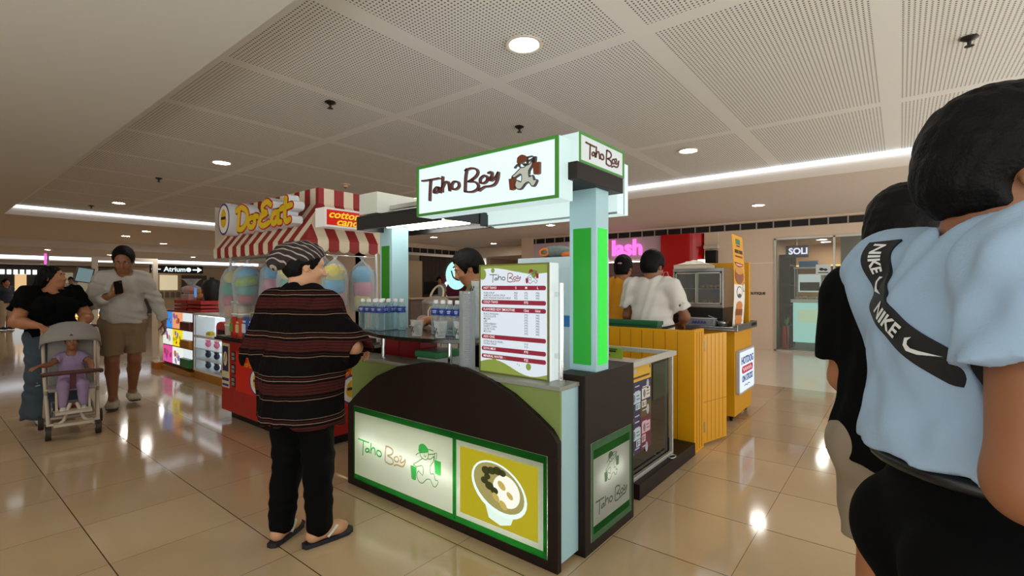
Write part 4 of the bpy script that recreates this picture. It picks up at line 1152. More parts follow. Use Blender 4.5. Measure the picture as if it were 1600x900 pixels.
# on top of the display
for k, (x, y, lb) in enumerate(((2.95, 9.05, 'red slatted crate on top of the toy display, farther one'), (2.95, 8.45, 'red slatted crate on top of the toy display, nearer one'))):
    t = thing('plastic_crate', lb, 'crate', (x, y, 1.0), 'red crates on the toy display')
    q = MB()
    for z in (1.0, 1.055, 1.11): q.box(x - .18, x + .18, y - .27, y + .27, z, z + .035)
    q.build('crate_wall', mat('crate_red', '#b81f14', 0.4), t)
    q = MB(); q.box(x - .185, x + .185, y - .275, y + .275, 1.145, 1.165); q.build('crate_rim', mat('crate_red'), t)
t = thing('gift_bag', 'clear gift bag of orange sweets standing on a box on the far crate', 'bag', (2.93, 9.05, 1.165))
q = MB(); q.box(2.83, 3.03, 8.88, 9.22, 1.165, 1.26); q.build('box', mat('box_pinkish', '#c8a49a', 0.4), t, bevel=.004)
q = MB(); q.lathe([(.09, 0), (.14, .05), (.13, .11), (.05, .15), (.10, .22), (.15, .25)], c=(2.93, 9.05, 1.26), n=16, cap=False); q.build('bag_film', BAGP, t, smooth=60)
q = MB(); q.ball((2.93, 9.05, 1.33), (.11, .11, .055), 14); q.build('sweets', mat('sweets_orange', '#e2682a', 0.5, noise=.3, nscale=30), t, smooth=60)
t = thing('display_dummy', 'black draped display bust on the toy display beside a small blue card', 'display bust', (2.98, 8.35, 1.165))
q = MB(); q.lathe([(.09, 0), (.11, .1), (.125, .24), (.10, .31), (.035, .335), (.03, .36), (.0, .362)], c=(2.98, 8.35, 1.165), n=18); [setattr(p, 'y', 8.35 + (p.y - 8.35) * 1.5) for p in q.v]; q.build('bust', mat('bust_black', '#141212', 0.6), t, smooth=60)
t = thing('price_card', 'small blue card propped on the crate before the black bust', 'card', (2.86, 8.62, 1.165))
q = MB(); q.fbox(facing_x(2.84, 8.66, 1.165), 0, .10, .05, .2, -.004, 0, 0); q.build('card', lit('card_blue', '#5a9ae8', .7), t)
q = MB(); q.cyl((2.845, 8.61, 1.165), (2.845, 8.61, 1.22), .004); q.build('card_stem', STEEL, t)
t = thing('toy_pile', 'heap of small orange and grey soft toys on the red crate', 'toys', (2.95, 8.68, 1.165))
q = MB(); q.ball((2.95, 8.75, 1.22), (.07, .08, .06), 12); q.ball((2.93, 8.75, 1.30), (.045, .05, .045), 12); q.build('soft_toy', mat('toy_orange', '#c98a3a', .8), t, smooth=60)
q = MB(); q.ball((2.99, 8.58, 1.21), (.06, .06, .05), 12); q.build('soft_toy', mat('toy_grey', '#8a7f7a', .8), t, smooth=60)

# ================================================================ GLASS SHOWCASE beside the kiosk
GLASS = clear('clear_glass', '#eef5f2', 0.06, 0.7, 0.03)
DGLASS = mat('dark_glass', '#161b18', 0.06)
S_ = thing('glass_showcase', 'low glass showcase on a brown plinth with a poster of banknotes inside', 'showcase', (3.35, 1.7, 0))
MB().box(2.96, 4.05, 1.312, 2.2, 0, 0.10).build('plinth', BROWN, S_, bevel=.004)
b = MB()
for x, y in ((2.925, 1.36), (3.66, 1.36), (2.925, 2.1), (3.66, 2.1)): b.box(x, x + .025, y, y + .025, .0 if x < 2.95 else .10, .88)
b.box(2.92, 3.70, 1.34, 1.38, .855, .89); b.box(2.92, 3.70, 2.085, 2.125, .855, .89); b.box(2.92, 2.96, 1.38, 2.085, .855, .89); b.box(3.66, 3.70, 1.38, 2.085, .855, .89)
b.box(2.95, 3.66, 1.36, 1.385, .10, .125)
b.build('metal_frame', ALU, S_, bevel=.003)
b = MB(); b.box(2.95, 3.66, 1.39, 1.40, .125, .855); b.build('front_glass', DGLASS, S_)
b = MB(); b.box(2.93, 2.935, 1.385, 2.1, .35, .855); b.build('end_panel', mat('pale_end_panel', '#cfdbe0', 0.4), S_)
b = MB(); b.box(2.93, 2.94, 1.385, 2.1, .10, .33); b.build('end_panel', mat('brown_end_panel', '#6e4428', 0.5), S_)
b = MB(); b.box(2.95, 3.66, 1.4, 2.1, .80, .805); b.build('top_glass', GLASS, S_)
fr = facing_y(2.955, 1.388, .125)
b = MB()
b.fbox(fr, .01, .36, .13, .72, 0, .002, 0); b.fbox(fr, .01, .36, .615, .72, .002, .003, 1)
b.fbox(fr, .18, .36, .13, .36, .002, .003, 2); b.fbox(fr, .18, .36, .36, .46, .002, .003, 3)
pz = .0035
for x, y, w, h, m in ((.03, .47, .15, .075, 4), (.20, .48, .14, .075, 5), (.10, .425, .075, .04, 4), (.20, .425, .075, .045, 5), (.03, .225, .15, .075, 4), (.20, .245, .14, .075, 6), (.11, .175, .065, .045, 4), (.20, .185, .065, .05, 6)):
    b.fbox(fr, x, x + w, y, y + h, pz, pz + .001, m); b.disc(x + w * .3, y + h * .5, h * .25, h * .38, fr, pz + .001, pz + .002, 7, 10); b.fbox(fr, x + w * .55, x + w * .9, y + h * .3, y + h * .42, pz + .001, pz + .002, 7); b.fbox(fr, x + w * .55, x + w * .85, y + h * .6, y + h * .72, pz + .001, pz + .002, 7)
for x, y in ((.04, .57), (.30, .575), (.05, .36), (.30, .40), (.04, .31), (.05, .14), (.28, .14)): b.disc(x, y, .022, .035, fr, pz, pz + .001, 8, 10)
for y in (.58, .545, .38, .34, .30, .16): b.fbox(fr, .09, .16, y, y + .008, pz, pz + .001, 9)
for y in (.56, .40, .32, .15): b.fbox(fr, .21, .28, y, y + .008, pz, pz + .001, 9)
b.fbox(fr, .03, .12, .68, .70, pz, pz + .001, 8); b.fbox(fr, .03, .33, .635, .648, pz, pz + .001, 10); b.disc(.34, .695, .008, .012, fr, pz, pz + .001, 10)
b.build('banknote_poster', [mat('poster_navy', '#25244a', .4), mat('poster_yellow', '#d9a92c', .4), mat('poster_maroon', '#5b1f2f', .4), mat('poster_olive', '#55491f', .4), mat('note_blue', '#b9cdd8', .4), mat('note_cream', '#d8cfc0', .4), mat('note_pink', '#d8a6b4', .4), mat('note_ink', '#6a7c8e', .4), mat('poster_pale', '#b6b6c6', .4), mat('poster_text', '#c3c0d6', .4), mat('poster_text_dark', '#4c3a12', .4)], S_, label='dark banknote poster with a yellow heading')
b = MB(); b.fbox(fr, .40, .69, .44, .70, 0, .001); b.build('dark_pane_print', mat('dark_green_print', '#1e3326', .15), S_, label='dark green half of the front')
t = thing('notice_card', 'lime green notice card standing inside the glass showcase', 'notice', (3.5, 1.9, .80))
b = MB(); b.box(3.50, 3.51, 1.70, 2.08, .815, .90); b.build('card', mat('card_lime', '#86a82e', .5), t)
fr = facing_x(3.499, 2.08, .815); b = MB()
b.fbox(fr, .05, .33, .05, .062, 0, .002); b.fbox(fr, .20, .34, .068, .075, 0, .002); b.fbox(fr, .04, .28, .02, .03, 0, .002); b.build('card_print', mat('card_ink', '#202a12', .5), t)
t = thing('cable_loop', 'small grey metal ring lying on the showcase plinth', 'ring', (3.55, 1.335, .10))
b = MB(); b.tube([(3.60 + .045 * math.cos(a), 1.336 + .02 * math.sin(a), .106) for a in [i * PI / 8 for i in range(16)]], .005, 8, closed=True); b.build('ring', STEEL, t, smooth=60)

# ================================================================ YELLOW HOT DOG STALL
YD = mat('yellow_groove', '#8a5e06', 0.5)
Y_ = thing('hotdog_stall', 'yellow plank stall with a low front wall, hinged gate and steel-topped counter', 'stall', (5.0, 2.3, 0))
b = MB(); b.box(4.06, 4.10, 1.36, 3.3, 0.0, 1.015, 0); b.box(4.06, 4.10, 3.3, 3.34, 0, 1.015, 0); b.mi = 1
for i in range(18): b.box(4.0575, 4.0605, 1.36 + .105 * (i + 1) - .002, 1.36 + .105 * (i + 1) + .002, 0.02, 1.0)
b.build('front_wall', [YELLOW, YD], Y_)
b = MB(); b.box(4.06, 4.31, 1.325, 1.36, 0.0, 1.02, 0); b.mi = 1
for i in range(3): b.box(4.06 + .0625 * (i + 1) - .002, 4.06 + .0625 * (i + 1) + .002, 1.3225, 1.326, 0.02, 1.0)
b.build('return_wall', [YELLOW, YD], Y_)
b = MB(); gf = Frame((4.32, 1.335, 0.02), Vector((.37, -.095, 0)), (0, 0, 1)); b.fbox(gf, 0, .38, 0, .945, -.025, 0, 0)
for i in range(5): b.fbox(gf, .0633 * (i + 1) - .002, .0633 * (i + 1) + .002, 0.01, .94, 0, .0012, 1)
b.fbox(gf, 0, .38, .355, .359, 0, .0012, 1)
gt = b.build('gate', [YELLOW, YD], Y_)
for z in (.10, .80): q = MB(); q.fbox(gf, -.02, .02, z, z + .09, .0, .006); q.cyl(gf(0, z, .008), gf(0, z + .09, .008), .006); q.build('hinge', mat('hinge_steel', '#8f8a80', .4, .8), gt)
b = MB(); b.box(5.25, 5.95, 1.31, 3.3, .06, .93); ct = b.build('counter', YELLOW, Y_, bevel=.003)
for x, y in ((5.32, 1.36), (5.90, 1.36), (5.32, 3.2), (5.90, 3.2)): q = MB(); q.cyl((x, y - .012, .032), (x, y + .012, .032), .03, n=14); q.box(x - .02, x + .02, y - .018, y + .018, .03, .062); q.build('caster', BLACK, Y_, smooth=40)
b = MB(); b.box(5.18, 6.02, 1.265, 3.32, .93, .945); b.box(5.18, 6.02, 1.265, 1.28, .945, 1.0); b.box(5.18, 5.195, 1.28, 3.32, .945, .97); b.box(6.005, 6.02, 1.28, 3.32, .945, 1.0); b.build('steel_top', STEEL, Y_, bevel=.002)
b = MB(); fr = facing_y(5.75, 1.264, .945); 
for i in range(6): b.strokes([[(i * .038, .012), (i * .038 + .012, .04), (i * .038 + .024, .014)]], .008, fr, 0, .002)
b.build('rim_print', mat('rim_print_dark', '#2a2522', .4), Y_)
b = MB(); b.box(5.80, 5.86, 1.30, 1.92, .945, 1.65); b.build('back_panel', YELLOW, Y_, bevel=.003)
fr = facing_y(5.285, 1.305, .275)
b = MB(); b.rect(0, .64, 0, .45, fr, -.002, .03, 0, .03); sg = b.build('light_sign', mat('sign_grey_frame', '#b9b9c0', .4), Y_)
b = MB(); b.rect(.02, .62, .02, .43, fr, .03, .033, 0, .02); b.build('sign_face', lit('hotdog_sign_face', '#dce9f6', .95), sg)
b = MB(); b.text('HOTDOG', .105, fr, .32, .335, .033, .035, 0, 'CENTER', .03, 1.1); b.text('ON STICKS', .09, fr, .32, .145, .033, .035, 0, 'CENTER', .03, 1.0); b.strokes([[(.2, .07), (.25, .082), (.3, .066), (.36, .08), (.42, .07)]], .008, fr, .033, .035); b.build('lettering', lit('hotdog_ink', '#34508e', .7), sg, label='blue lettering')
b = MB(); b.rect(.09, .55, .205, .28, fr, .033, .035, 0, .037); b.build('sausage_print', lit('hotdog_red', '#b01a3c', .8), sg, label='red sausage')
b = MB(); b.strokes([[(.13 + i * .04, .225 if i % 2 else .262) for i in range(10)]], .012, fr, .0352, .0362, 0, 1); b.build('mustard_print', lit('hotdog_pale', '#f3dfe2', .9), sg, label='pale zigzag')
# warming cabinet
O = thing('warming_cabinet', 'steel food warmer with two sliding glass doors on the hot dog counter', 'food warmer', (5.52, 1.7, .945))
b = MB(); b.box(5.32, 5.76, 1.44, 1.97, .945, 1.16); b.build('griddle_base', mat('griddle_dark', '#2b2827', .35, .5), O, bevel=.004)
b = MB(); b.box(5.32, 5.76, 1.44, 1.97, 1.16, 1.19); b.box(5.32, 5.76, 1.44, 1.97, 1.54, 1.575); b.box(5.74, 5.76, 1.44, 1.97, 1.19, 1.54); b.box(5.32, 5.74, 1.44, 1.455, 1.19, 1.54); b.box(5.32, 5.74, 1.955, 1.97, 1.19, 1.54)
b.box(5.34, 5.74, 1.455, 1.955, 1.355, 1.36); b.mi = 1; b.box(5.71, 5.738, 1.456, 1.954, 1.192, 1.538); b.box(5.36, 5.71, 1.456, 1.462, 1.192, 1.538); b.box(5.36, 5.71, 1.948, 1.954, 1.192, 1.538); b.build('steel_case', [STEEL, mat('warmer_inner_shade', '#1a1614', .5)], O, bevel=.003)  # dark liners stand in for the shade inside the case
for y0, y1, x in ((1.46, 1.73, 5.325), (1.70, 1.95, 5.34)):
    q = MB(); q.box(x, x + .008, y0, y0 + .015, 1.195, 1.535); q.box(x, x + .008, y1 - .015, y1, 1.195, 1.535); q.box(x, x + .008, y0, y1, 1.195, 1.21); q.box(x, x + .008, y0, y1, 1.52, 1.535); dd = q.build('sliding_door', ALU, O)
    q = MB(); q.box(x + .003, x + .005, y0 + .015, y1 - .015, 1.21, 1.52); q.build('pane', GLASS, dd)
rn = random.Random(3)
fb = None
for i in range(9):
    y = 1.74 + (i % 3) * .07; z = 1.36 if i < 5 else 1.19; x = 5.42 + rn.uniform(0, .12)
    if i == 0:
        fb = thing('bread_bun', 'x', 'bun'); q = MB(); q.ball((0, 0, .024), (.045, .03, .024), 12); q.build('bun', mat('bun_brown', '#a8672c', .5), fb, smooth=60)
        q = MB(); q.ball((0, 0, .028), (.05, .011, .012), 10); q.build('sausage', mat('sausage_red', '#9a3420', .4), fb, smooth=60)
        o = fb
    else: o = dup(fb, (0, 0, 0))
    o.location = (x, 1.50 + i * .05 if i < 5 else 1.5 + (i - 5) * .09, z + .001); o['label'] = 'hot dog bun on the %s shelf of the food warmer' % ('upper' if i < 5 else 'lower'); o['group'] = 'buns in the food warmer ' + ('upper shelf' if i < 5 else 'lower shelf')
t = thing('paper_box', 'white tray of crumpled wrapping paper on top of the food warmer', 'tray', (5.5, 1.8, 1.575))
b = MB(); b.box(5.34, 5.66, 1.62, 1.97, 1.576, 1.62); b.build('tray_body', mat('tray_cream', '#d9d0bc', .5), t, bevel=.004)
b = MB(); rn = random.Random(5); n = 9; vs = []; fs = []
for j in range(n):
    for i in range(n): vs.append((5.33 + .34 * i / (n - 1), 1.61 + .37 * j / (n - 1), 1.622 + (.05 * math.sin(PI * i / (n - 1)) * math.sin(PI * j / (n - 1))) * rn.uniform(.4, 1.2)))
for j in range(n - 1):
    for i in range(n - 1): fs.append((j * n + i, j * n + i + 1, (j + 1) * n + i + 1, (j + 1) * n + i))
b.add(vs, fs); b.build('paper', mat('paper_white', '#e6e0d4', .7), t)
# curved standing banner
t = thing('roll_banner', 'narrow curved banner with a sausage and a burger standing on the steel counter', 'banner', (5.27, 1.34, .945))
vs = []; fs = []; NN = 14
def banner_pt(u, v):     # u across 0-1, v up 0-1
    bend = .05 * math.sin(v * PI * 1.1) 
    lean = .085 * v * v
    x = 5.215 + .205 * u * (1 + .05 * v) + lean - .03 * math.sin(v * PI)
    return Vector((x, 1.325 - bend * .6 + .02 * v - .05 * u, .965 + .93 * v - .045 * (1 - u) * v * 0 + .03 * v * (1 - u)))
def banner_patch(u0, u1, v0, v1, off, m, mbx, nv=NN):
    vs = [banner_pt(u0 + (u1 - u0) * i / 3, v0 + (v1 - v0) * j / nv) + Vector((0, -off, 0)) for j in range(nv + 1) for i in range(4)]
    fs = [(j * 4 + i, j * 4 + i + 1, j * 4 + i + 5, j * 4 + i + 4) for j in range(nv) for i in range(3)]
    mbx.add(vs, fs, m)
def banner_blob(cu, cv, ru, rv, off, m, mbx, n=16, a0=0, a1=2 * PI):
    vs = [banner_pt(cu + ru * math.cos(a0 + (a1 - a0) * i / n), cv + rv * math.sin(a0 + (a1 - a0) * i / n)) + Vector((0, -off, 0)) for i in range(n)]
    mbx.add(vs, [tuple(range(n))], m)
b = MB(); banner_patch(0, 1, 0, .46, 0, 0, b); banner_patch(0, 1, .46, 1, 0, 1, b)
b.build('banner_sheet', [mat('banner_white', '#e6e2dc', .5), mat('banner_amber', '#dc9a12', .5)], t, solid=.003, label='sheet, white below and amber above')
b = MB()
banner_patch(.32, .72, .90, .96, .003, 0, b, 2); banner_patch(.36, .68, .875, .89, .003, 1, b, 2)
for i in range(5): banner_patch(.18 + i * .07, .235 + i * .07, .80, .84, .003, 1, b, 2)
for i in range(5): banner_patch(.56 + i * .07, .615 + i * .07, .80, .84, .003, 1, b, 2)
for i in range(12): banner_patch(.2 + i * .055, .235 + i * .055, .755, .775, .003, 2, b, 2)
banner_blob(.5, .70, .42, .05, .003, 2, b, 16, PI, 2 * PI); banner_blob(.5, .685, .34, .022, .004, 4, b, 16, PI, 2 * PI)
banner_blob(.46, .555, .40, .09, .005, 3, b); banner_blob(.46, .61, .36, .04, .006, 5, b)
banner_blob(.48, .38, .26, .065, .003, 6, b); banner_blob(.48, .38, .22, .055, .004, 0 + 7, b); banner_blob(.48, .345, .16, .02, .005, 6, b); banner_blob(.88, .44, .10, .055, .004, 2, b); banner_blob(.88, .44, .08, .044, .005, 7, b)
banner_blob(.5, .155, .36, .10, .003, 5, b); banner_blob(.5, .07, .33, .055, .004, 8, b); banner_blob(.5, .235, .30, .05, .004, 8, b)
for i in range(6): banner_patch(.20 + i * .10, .25 + i * .10, .13, .20, .006, 2, b, 2)
b.build('banner_print', [mat('bp_green', '#3f7a58', .5), mat('bp_dark', '#2a1a10', .5), mat('bp_maroon', '#7a1d14', .5), mat('bp_brown', '#8a4a1c', .5), mat('bp_pink', '#e0a48c', .5), mat('bp_toast', '#c98a3c', .5), mat('bp_grey', '#4a4644', .5), mat('bp_white', '#e6e2dc', .5), mat('bp_bun', '#cc7a2a', .5)], t, label='print of a smile, a brown loaf, a moustached line drawing and a grilled bun')
# tubs, jars and cloth on the hot dog counter
t = thing('food_container', 'clear plastic food box with blue lettering on the steel counter', 'container', (5.26, 1.62, .945))
b = MB(); b.box(5.21, 5.31, 1.50, 1.80, .972, 1.045); b.build('box_wall', clear('box_clear', '#e8eaf2', .35, .8, .2, body='#c8ccd8'), t, bevel=.006)
b = MB(); b.box(5.205, 5.315, 1.495, 1.805, 1.045, 1.053); b.build('lid', mat('box_lid', '#cfd2da', .3), t, bevel=.003)
fr = facing_x(5.208, 1.74, .98); b = MB()
for i in range(5): b.strokes([[(.02 + i * .03, .015), (.028 + i * .03, .04), (.04 + i * .03, .018)]], .009, fr, 0, .002)
b.build('lettering', mat('box_blue_ink', '#28348e', .4), t)
t = thing('metal_scoop', 'crumpled bright metal scoop beside the plastic food box', 'scoop', (5.27, 1.43, .97))
b = MB(); b.lathe([(.0, 0), (.035, .004), (.05, .03), (.052, .05)], c=(5.27, 1.43, .972), n=16, cap=False); b.build('bowl', STEEL, t, smooth=50, solid=.002)
b = MB(); b.tube([(5.27, 1.47, 1.01), (5.28, 1.52, 1.055), (5.29, 1.58, 1.075)], .006, 8); b.build('handle', STEEL, t, smooth=50)
t = thing('sauce_bottle', 'red sauce bottle on the counter beside the worker in white', 'bottle', (5.3, 2.03, .945))
b = MB(); b.lathe([(.034, 0), (.036, .01), (.036, .12), (.028, .145), (.014, .16), (.012, .165)], c=(5.3, 2.03, .946), n=16); b.build('bottle_body', mat('sauce_red', '#a3161c', .3), t, smooth=50)
b = MB(); b.lathe([(.012, .165), (.012, .172), (.004, .205), (0, .206)], c=(5.3, 2.03, .946), n=12); b.build('nozzle', mat('sauce_nozzle', '#c8322a', .4), t, smooth=50)
t = thing('plastic_bag', 'pale pink plastic bag hanging beside the food warmer behind the worker in white', 'bag', (5.55, 2.15, .945))
b = MB(); b.lathe([(.09, 0), (.13, .08), (.12, .25), (.08, .42), (.10, .5), (.07, .54), (0, .56)], c=(5.55, 2.14, .946), n=16); b.build('bag_film', mat('bag_pink', '#d49a9a', .35, noise=.2, nscale=30), t, smooth=60)
b = MB(); b.tube([(5.55, 2.10, 1.48), (5.55, 2.12, 1.55), (5.55, 2.16, 1.55), (5.55, 2.18, 1.48)], .006, 6); b.build('bag_handle', mat('bag_pink'), t, smooth=60)
t = thing('storage_crate', 'dark green plastic crate standing just inside the yellow front wall', 'crate', (4.28, 2.05, 0))
b = MB()
b.box(4.11, 4.12, 1.66, 2.45, .0, 1.06); b.box(4.21, 4.22, 1.66, 2.45, .0, 1.06); b.box(4.12, 4.21, 1.66, 1.67, .0, 1.06); b.box(4.12, 4.21, 2.44, 2.45, .0, 1.06); b.box(4.12, 4.21, 1.67, 2.44, .0, .02)
b.build('crate_wall', mat('crate_green', '#0f4a2c', .4), t, bevel=.005)
b = MB(); b.box(4.102, 4.228, 1.65, 1.67, 1.04, 1.075); b.box(4.102, 4.228, 2.44, 2.46, 1.04, 1.075); b.box(4.102, 4.12, 1.67, 2.44, 1.04, 1.075); b.box(4.21, 4.228, 1.67, 2.44, 1.04, 1.075); b.build('crate_rim', mat('crate_green_rim', '#135c38', .4), t, bevel=.004)

# ================================================================ SHOPS ALONG THE RIGHT WALL
# pink lit shop
w = MB(); w.box(14.6, 14.8, 3.6, 8.7, 0, 2.6); w.box(12.1, 14.6, 3.5, 3.62, 0, 2.6); w.box(12.1, 14.6, 8.62, 8.7, 0, 2.6); w.box(12.1, 14.8, 3.5, 8.7, 2.5, 2.6)
structure(w.build('wall_shop', mat('shop_lilac_wall', '#c9a9b2', .6)))
F_ = thing('shop_fascia', 'lilac shop fascia with glowing pink letters beside the red pier', 'shop sign', (11.85, 6.6, 2.08))
b = MB(); b.box(11.80, 11.9, 4.62, 8.62, 2.08, 2.65); b.build('fascia_panel', PANEL_LILAC, F_)
fr = facing_x(11.80, 8.0, 2.08)
b = MB(); b.text('lash', .56, fr, 2.42, .30, .005, .05, 0, 'CENTER', .03, 1.02); b.build('pink_letters', lit('letter_hot_pink', '#ff74d8', 1.3), F_, label='glowing pink letters')
b = MB(); b.text('F', .52, fr, 1.78, .30, .005, .05, 0, 'CENTER', .03); b.build('red_letter', lit('letter_red_glow', '#e01a3c', 1.0), F_, label='red first letter')
b = MB(); b.box(11.86, 11.9, 4.62, 8.62, 2.02, 2.05); b.build('strip_lamp', mat('strip_warm', (1, .85, .6), emit=5), F_)
g = None
R_ = thing('clothes_rail', 'long clothes rail with garments inside the pink lit shop', 'clothes rail', (13.2, 5.8, 0))
b = MB(); b.cyl((13.2, 4.4, 1.75), (13.2, 7.6, 1.75), .015); b.cyl((13.2, 4.4, 0), (13.2, 4.4, 1.75), .015); b.cyl((13.2, 7.6, 0), (13.2, 7.6, 1.75), .015); b.build('rail', STEEL, R_)
gcol = ['#3a3f4a', '#8a93a0', '#c9ccd2', '#5a4a52', '#a3a8b4', '#2b2b30', '#b58fa0', '#737b88']
gp = []
for i in range(24):
    if i < 8:
        t = thing('hanging_garment', 'x', 'garment'); q = MB(); q.prism([(-.02, 0), (.40, 0), (.42, .62), (.30, .78), (.12, .78), (-.02, .62)], Frame((-.2, 0, -.85), (1, 0, 0), (0, 0, 1)), -.02, .02); q.build('garment_body', mat('garment_%d' % i, gcol[i], .8), t)
        q = MB(); q.tube([(-.12, 0, -.07), (0, 0, -.04), (.12, 0, -.07)], .006, 6); q.tube([(0, 0, -.04), (0, 0, 0.0), (.015, 0, .02), (.0, 0, .035)], .004, 6); q.build('hanger', STEEL, t); gp.append(t); o = t
    else: o = dup(gp[(i * 5) % 8], (0, 0, 0))
    o.location = (13.2, 4.55 + i * .125, 1.735); o['label'] = 'garment on the clothes rail inside the pink lit shop'; o['group'] = 'garments on the rail'
t = thing('wall_speaker', 'black box fixed on the wall between the red pier and the banner', 'speaker', (11.72, 3.42, 2.0))
b = MB(); b.box(11.62, 11.80, 3.30, 3.55, 1.90, 2.22); b.build('box_body', BLACK, t, bevel=.01)
b = MB(); b.box(11.60, 11.80, 3.27, 3.58, 2.26, 2.34); b.box(11.70, 11.80, 3.38, 3.46, 2.22, 2.26); b.build('bracket', mat('bracket_grey', '#b9aea0', .4), t, bevel=.01)
t = thing('wall_light', 'small bright wall light beside the black wall box', 'light', (11.76, 3.60, 2.0))
b = MB(); b.box(11.74, 11.79, 3.56, 3.82, 1.93, 2.02); b.build('lamp_lens', mat('wall_lamp_white', (1, .93, .8), emit=4), t)
b = MB(); b.box(11.79, 11.80, 3.54, 3.84, 1.91, 2.04); b.build('lamp_plate', STEEL, t)
t = thing('wall_lettering', 'small dark lettering on the beige wall left of the glass shop front', 'lettering', (11.8, 2.5, 1.2))
b = MB(); fr = facing_x(11.8, 2.72, 1.2); b.text('BOUTIQUE', .075, fr, .22, .03, .0, .01, 0, 'CENTER', .03); tag(b.build('wall_lettering', mat('dark_letters', '#2a2420', .5)), 'small dark lettering on the beige wall left of the glass shop front', 'lettering'); bpy.data.objects.remove(t)

# glass fronted shop
w = MB(); w.box(14.0, 14.2, -2, 2.3, 0, 2.6); w.box(11.9, 14.0, 2.14, 2.3, 0, 2.6); w.box(11.9, 14.0, .4, .5, 0, 2.6); w.box(11.9, 14.0, .5, 2.14, 2.42, 2.6)
structure(w.build('wall_shop', mat('shop_tan_wall', '#b08a62', .6)))
w = MB(); w.box(11.80, 11.815, .5, 2.13, 0, 2.42); structure(w.build('window_1', GLASS))
w = MB(); w.box(11.78, 11.83, 2.10, 2.14, 0, 2.42); w.box(11.78, 11.83, .5, 2.14, 2.39, 2.43); w.box(11.78, 11.83, 1.03, 1.07, 0, 2.42); w.box(11.78, 11.83, .5, 2.14, 0, .03); structure(w.build('trim_4', ALU))
dup(DL, (12.6, 1.35, 2.42), label='small spotlight in the ceiling of the glass fronted shop, over its lit counter', group='shop spotlights')
dup(DL, (13.3, 1.35, 2.42), label='small spotlight at the back of the glass fronted shop, washing the tan wall', group='shop spotlights')
t = thing('shop_shelf', 'tall dark shelf along the side wall of the glass fronted shop', 'shelf', (12.6, 2.0, 0))
b = MB(); b.box(12.35, 13.2, 2.10, 2.13, 0, 2.1)
b.build('back_board', BLACK, t)
b = MB(); 
for z in (.02, .5, .95, 1.4, 1.85): b.box(12.35, 13.2, 1.93, 2.10, z, z + .03)
b.build('shelf_board', DARK, t)
b = MB()
for x in (12.35, 12.75, 13.17): b.box(x, x + .03, 1.93, 2.10, 0, 2.1)
b.build('upright', BLACK, t)
t = thing('lit_counter', 'frosted aqua lit counter inside the glass fronted shop', 'counter', (12.5, 1.5, 0))
b = MB(); b.box(12.3, 12.7, 1.28, 1.86, .16, 1.03); b.build('frosted_body', lit('frosted_aqua', '#b4e4dc', .75), t, bevel=.01)
b = MB(); b.box(12.34, 12.7, 1.32, 1.82, 0, .16); b.build('plinth', mat('counter_plinth_grey', '#8a9a98', .4), t)
b = MB(); b.box(12.27, 12.72, 1.25, 1.90, 1.03, 1.10); b.build('counter_top', WHITE, t, bevel=.005)
b = MB(); b.fbox(facing_x(12.299, 1.80, .2), .04, .42, .40, .68, 0, .002); b.build('front_print', lit('print_pale_green', '#cfe2c0', .7), t, label='pale green printed square')
t = thing('display_tower', 'glass display tower with a lit panel standing on the aqua counter', 'display', (12.5, 1.55, 1.1))
b = MB()
for x, y in ((12.32, 1.32), (12.32, 1.82), (12.66, 1.32), (12.66, 1.82)): b.box(x, x + .02, y, y + .02, 1.10, 1.78)
b.box(12.31, 12.69, 1.31, 1.85, 1.78, 1.81); b.build('tower_frame', STEEL, t)
b = MB(); b.box(12.60, 12.62, 1.36, 1.80, 1.26, 1.66); b.build('lit_panel', lit('tower_panel', '#c8d2d0', .8), t)
b = MB(); b.fbox(facing_x(12.598, 1.80, 1.26), .03, .41, .03, .22, 0, .003); b.disc(.2, .13, .06, .05, facing_x(12.594, 1.80, 1.26), 0, .003); b.build('panel_print', DARK, t)
b = MB(); rn = random.Random(9)
for i in range(16): b.ball((12.36 + rn.uniform(0, .22), 1.36 + i * .03, 1.125 + rn.uniform(0, .03)), (.02, .02, .024), 8)
b.build('glassware', mat('glassware', '#d9dcd8', .15), t, smooth=60)
t = thing('storage_box', 'blue box on top of the glass display tower', 'box', (12.5, 1.58, 1.81))
b = MB(); b.box(12.4, 12.62, 1.42, 1.76, 1.811, 1.93); b.build('box_body', mat('box_blue_plain', '#2f78b8', .5), t, bevel=.005)
b = MB(); b.box(12.39, 12.63, 1.41, 1.77, 1.93, 1.95); b.build('lid', mat('box_lid_blue', '#4a90c8', .5), t)
t = thing('hanging_sign', 'small lit hanging shop sign behind the glass front', 'sign', (12.2, 1.78, 2.15))
b = MB(); b.box(12.16, 12.2, 1.55, 1.98, 2.02, 2.28); b.build('sign_box', DARK, t, bevel=.004)
fr = facing_x(12.16, 1.98, 2.02); b = MB(); b.text('SOLI', .19, fr, .24, .13, 0, .012, 0, 'CENTER', .03, .95); b.build('lettering', lit('sign_letters', '#e6dcff', 1.4), t)
b = MB(); b.cyl((12.18, 1.77, 2.28), (12.18, 1.77, 2.42), .008); b.build('hanger', STEEL, t)
t = thing('light_shelf', 'amber lit shelf strip across the glass fronted shop', 'shelf', (13.9, 1.3, 1.9))
b = MB(); b.box(13.5, 14.0, .6, 2.1, 1.86, 1.90); b.build('shelf_board', mat('shelf_tan', '#c8a06a', .5), t)
b = MB(); b.box(13.49, 13.5, .6, 2.1, 1.865, 1.895); b.build('strip_lamp', lit('strip_amber', '#ffc070', 1.6), t)
t = thing('fire_extinguisher', 'red fire extinguisher standing behind the glass beside the aqua counter', 'fire extinguisher', (12.05, 1.97, 0))
c = (12.05, 1.975, 0)
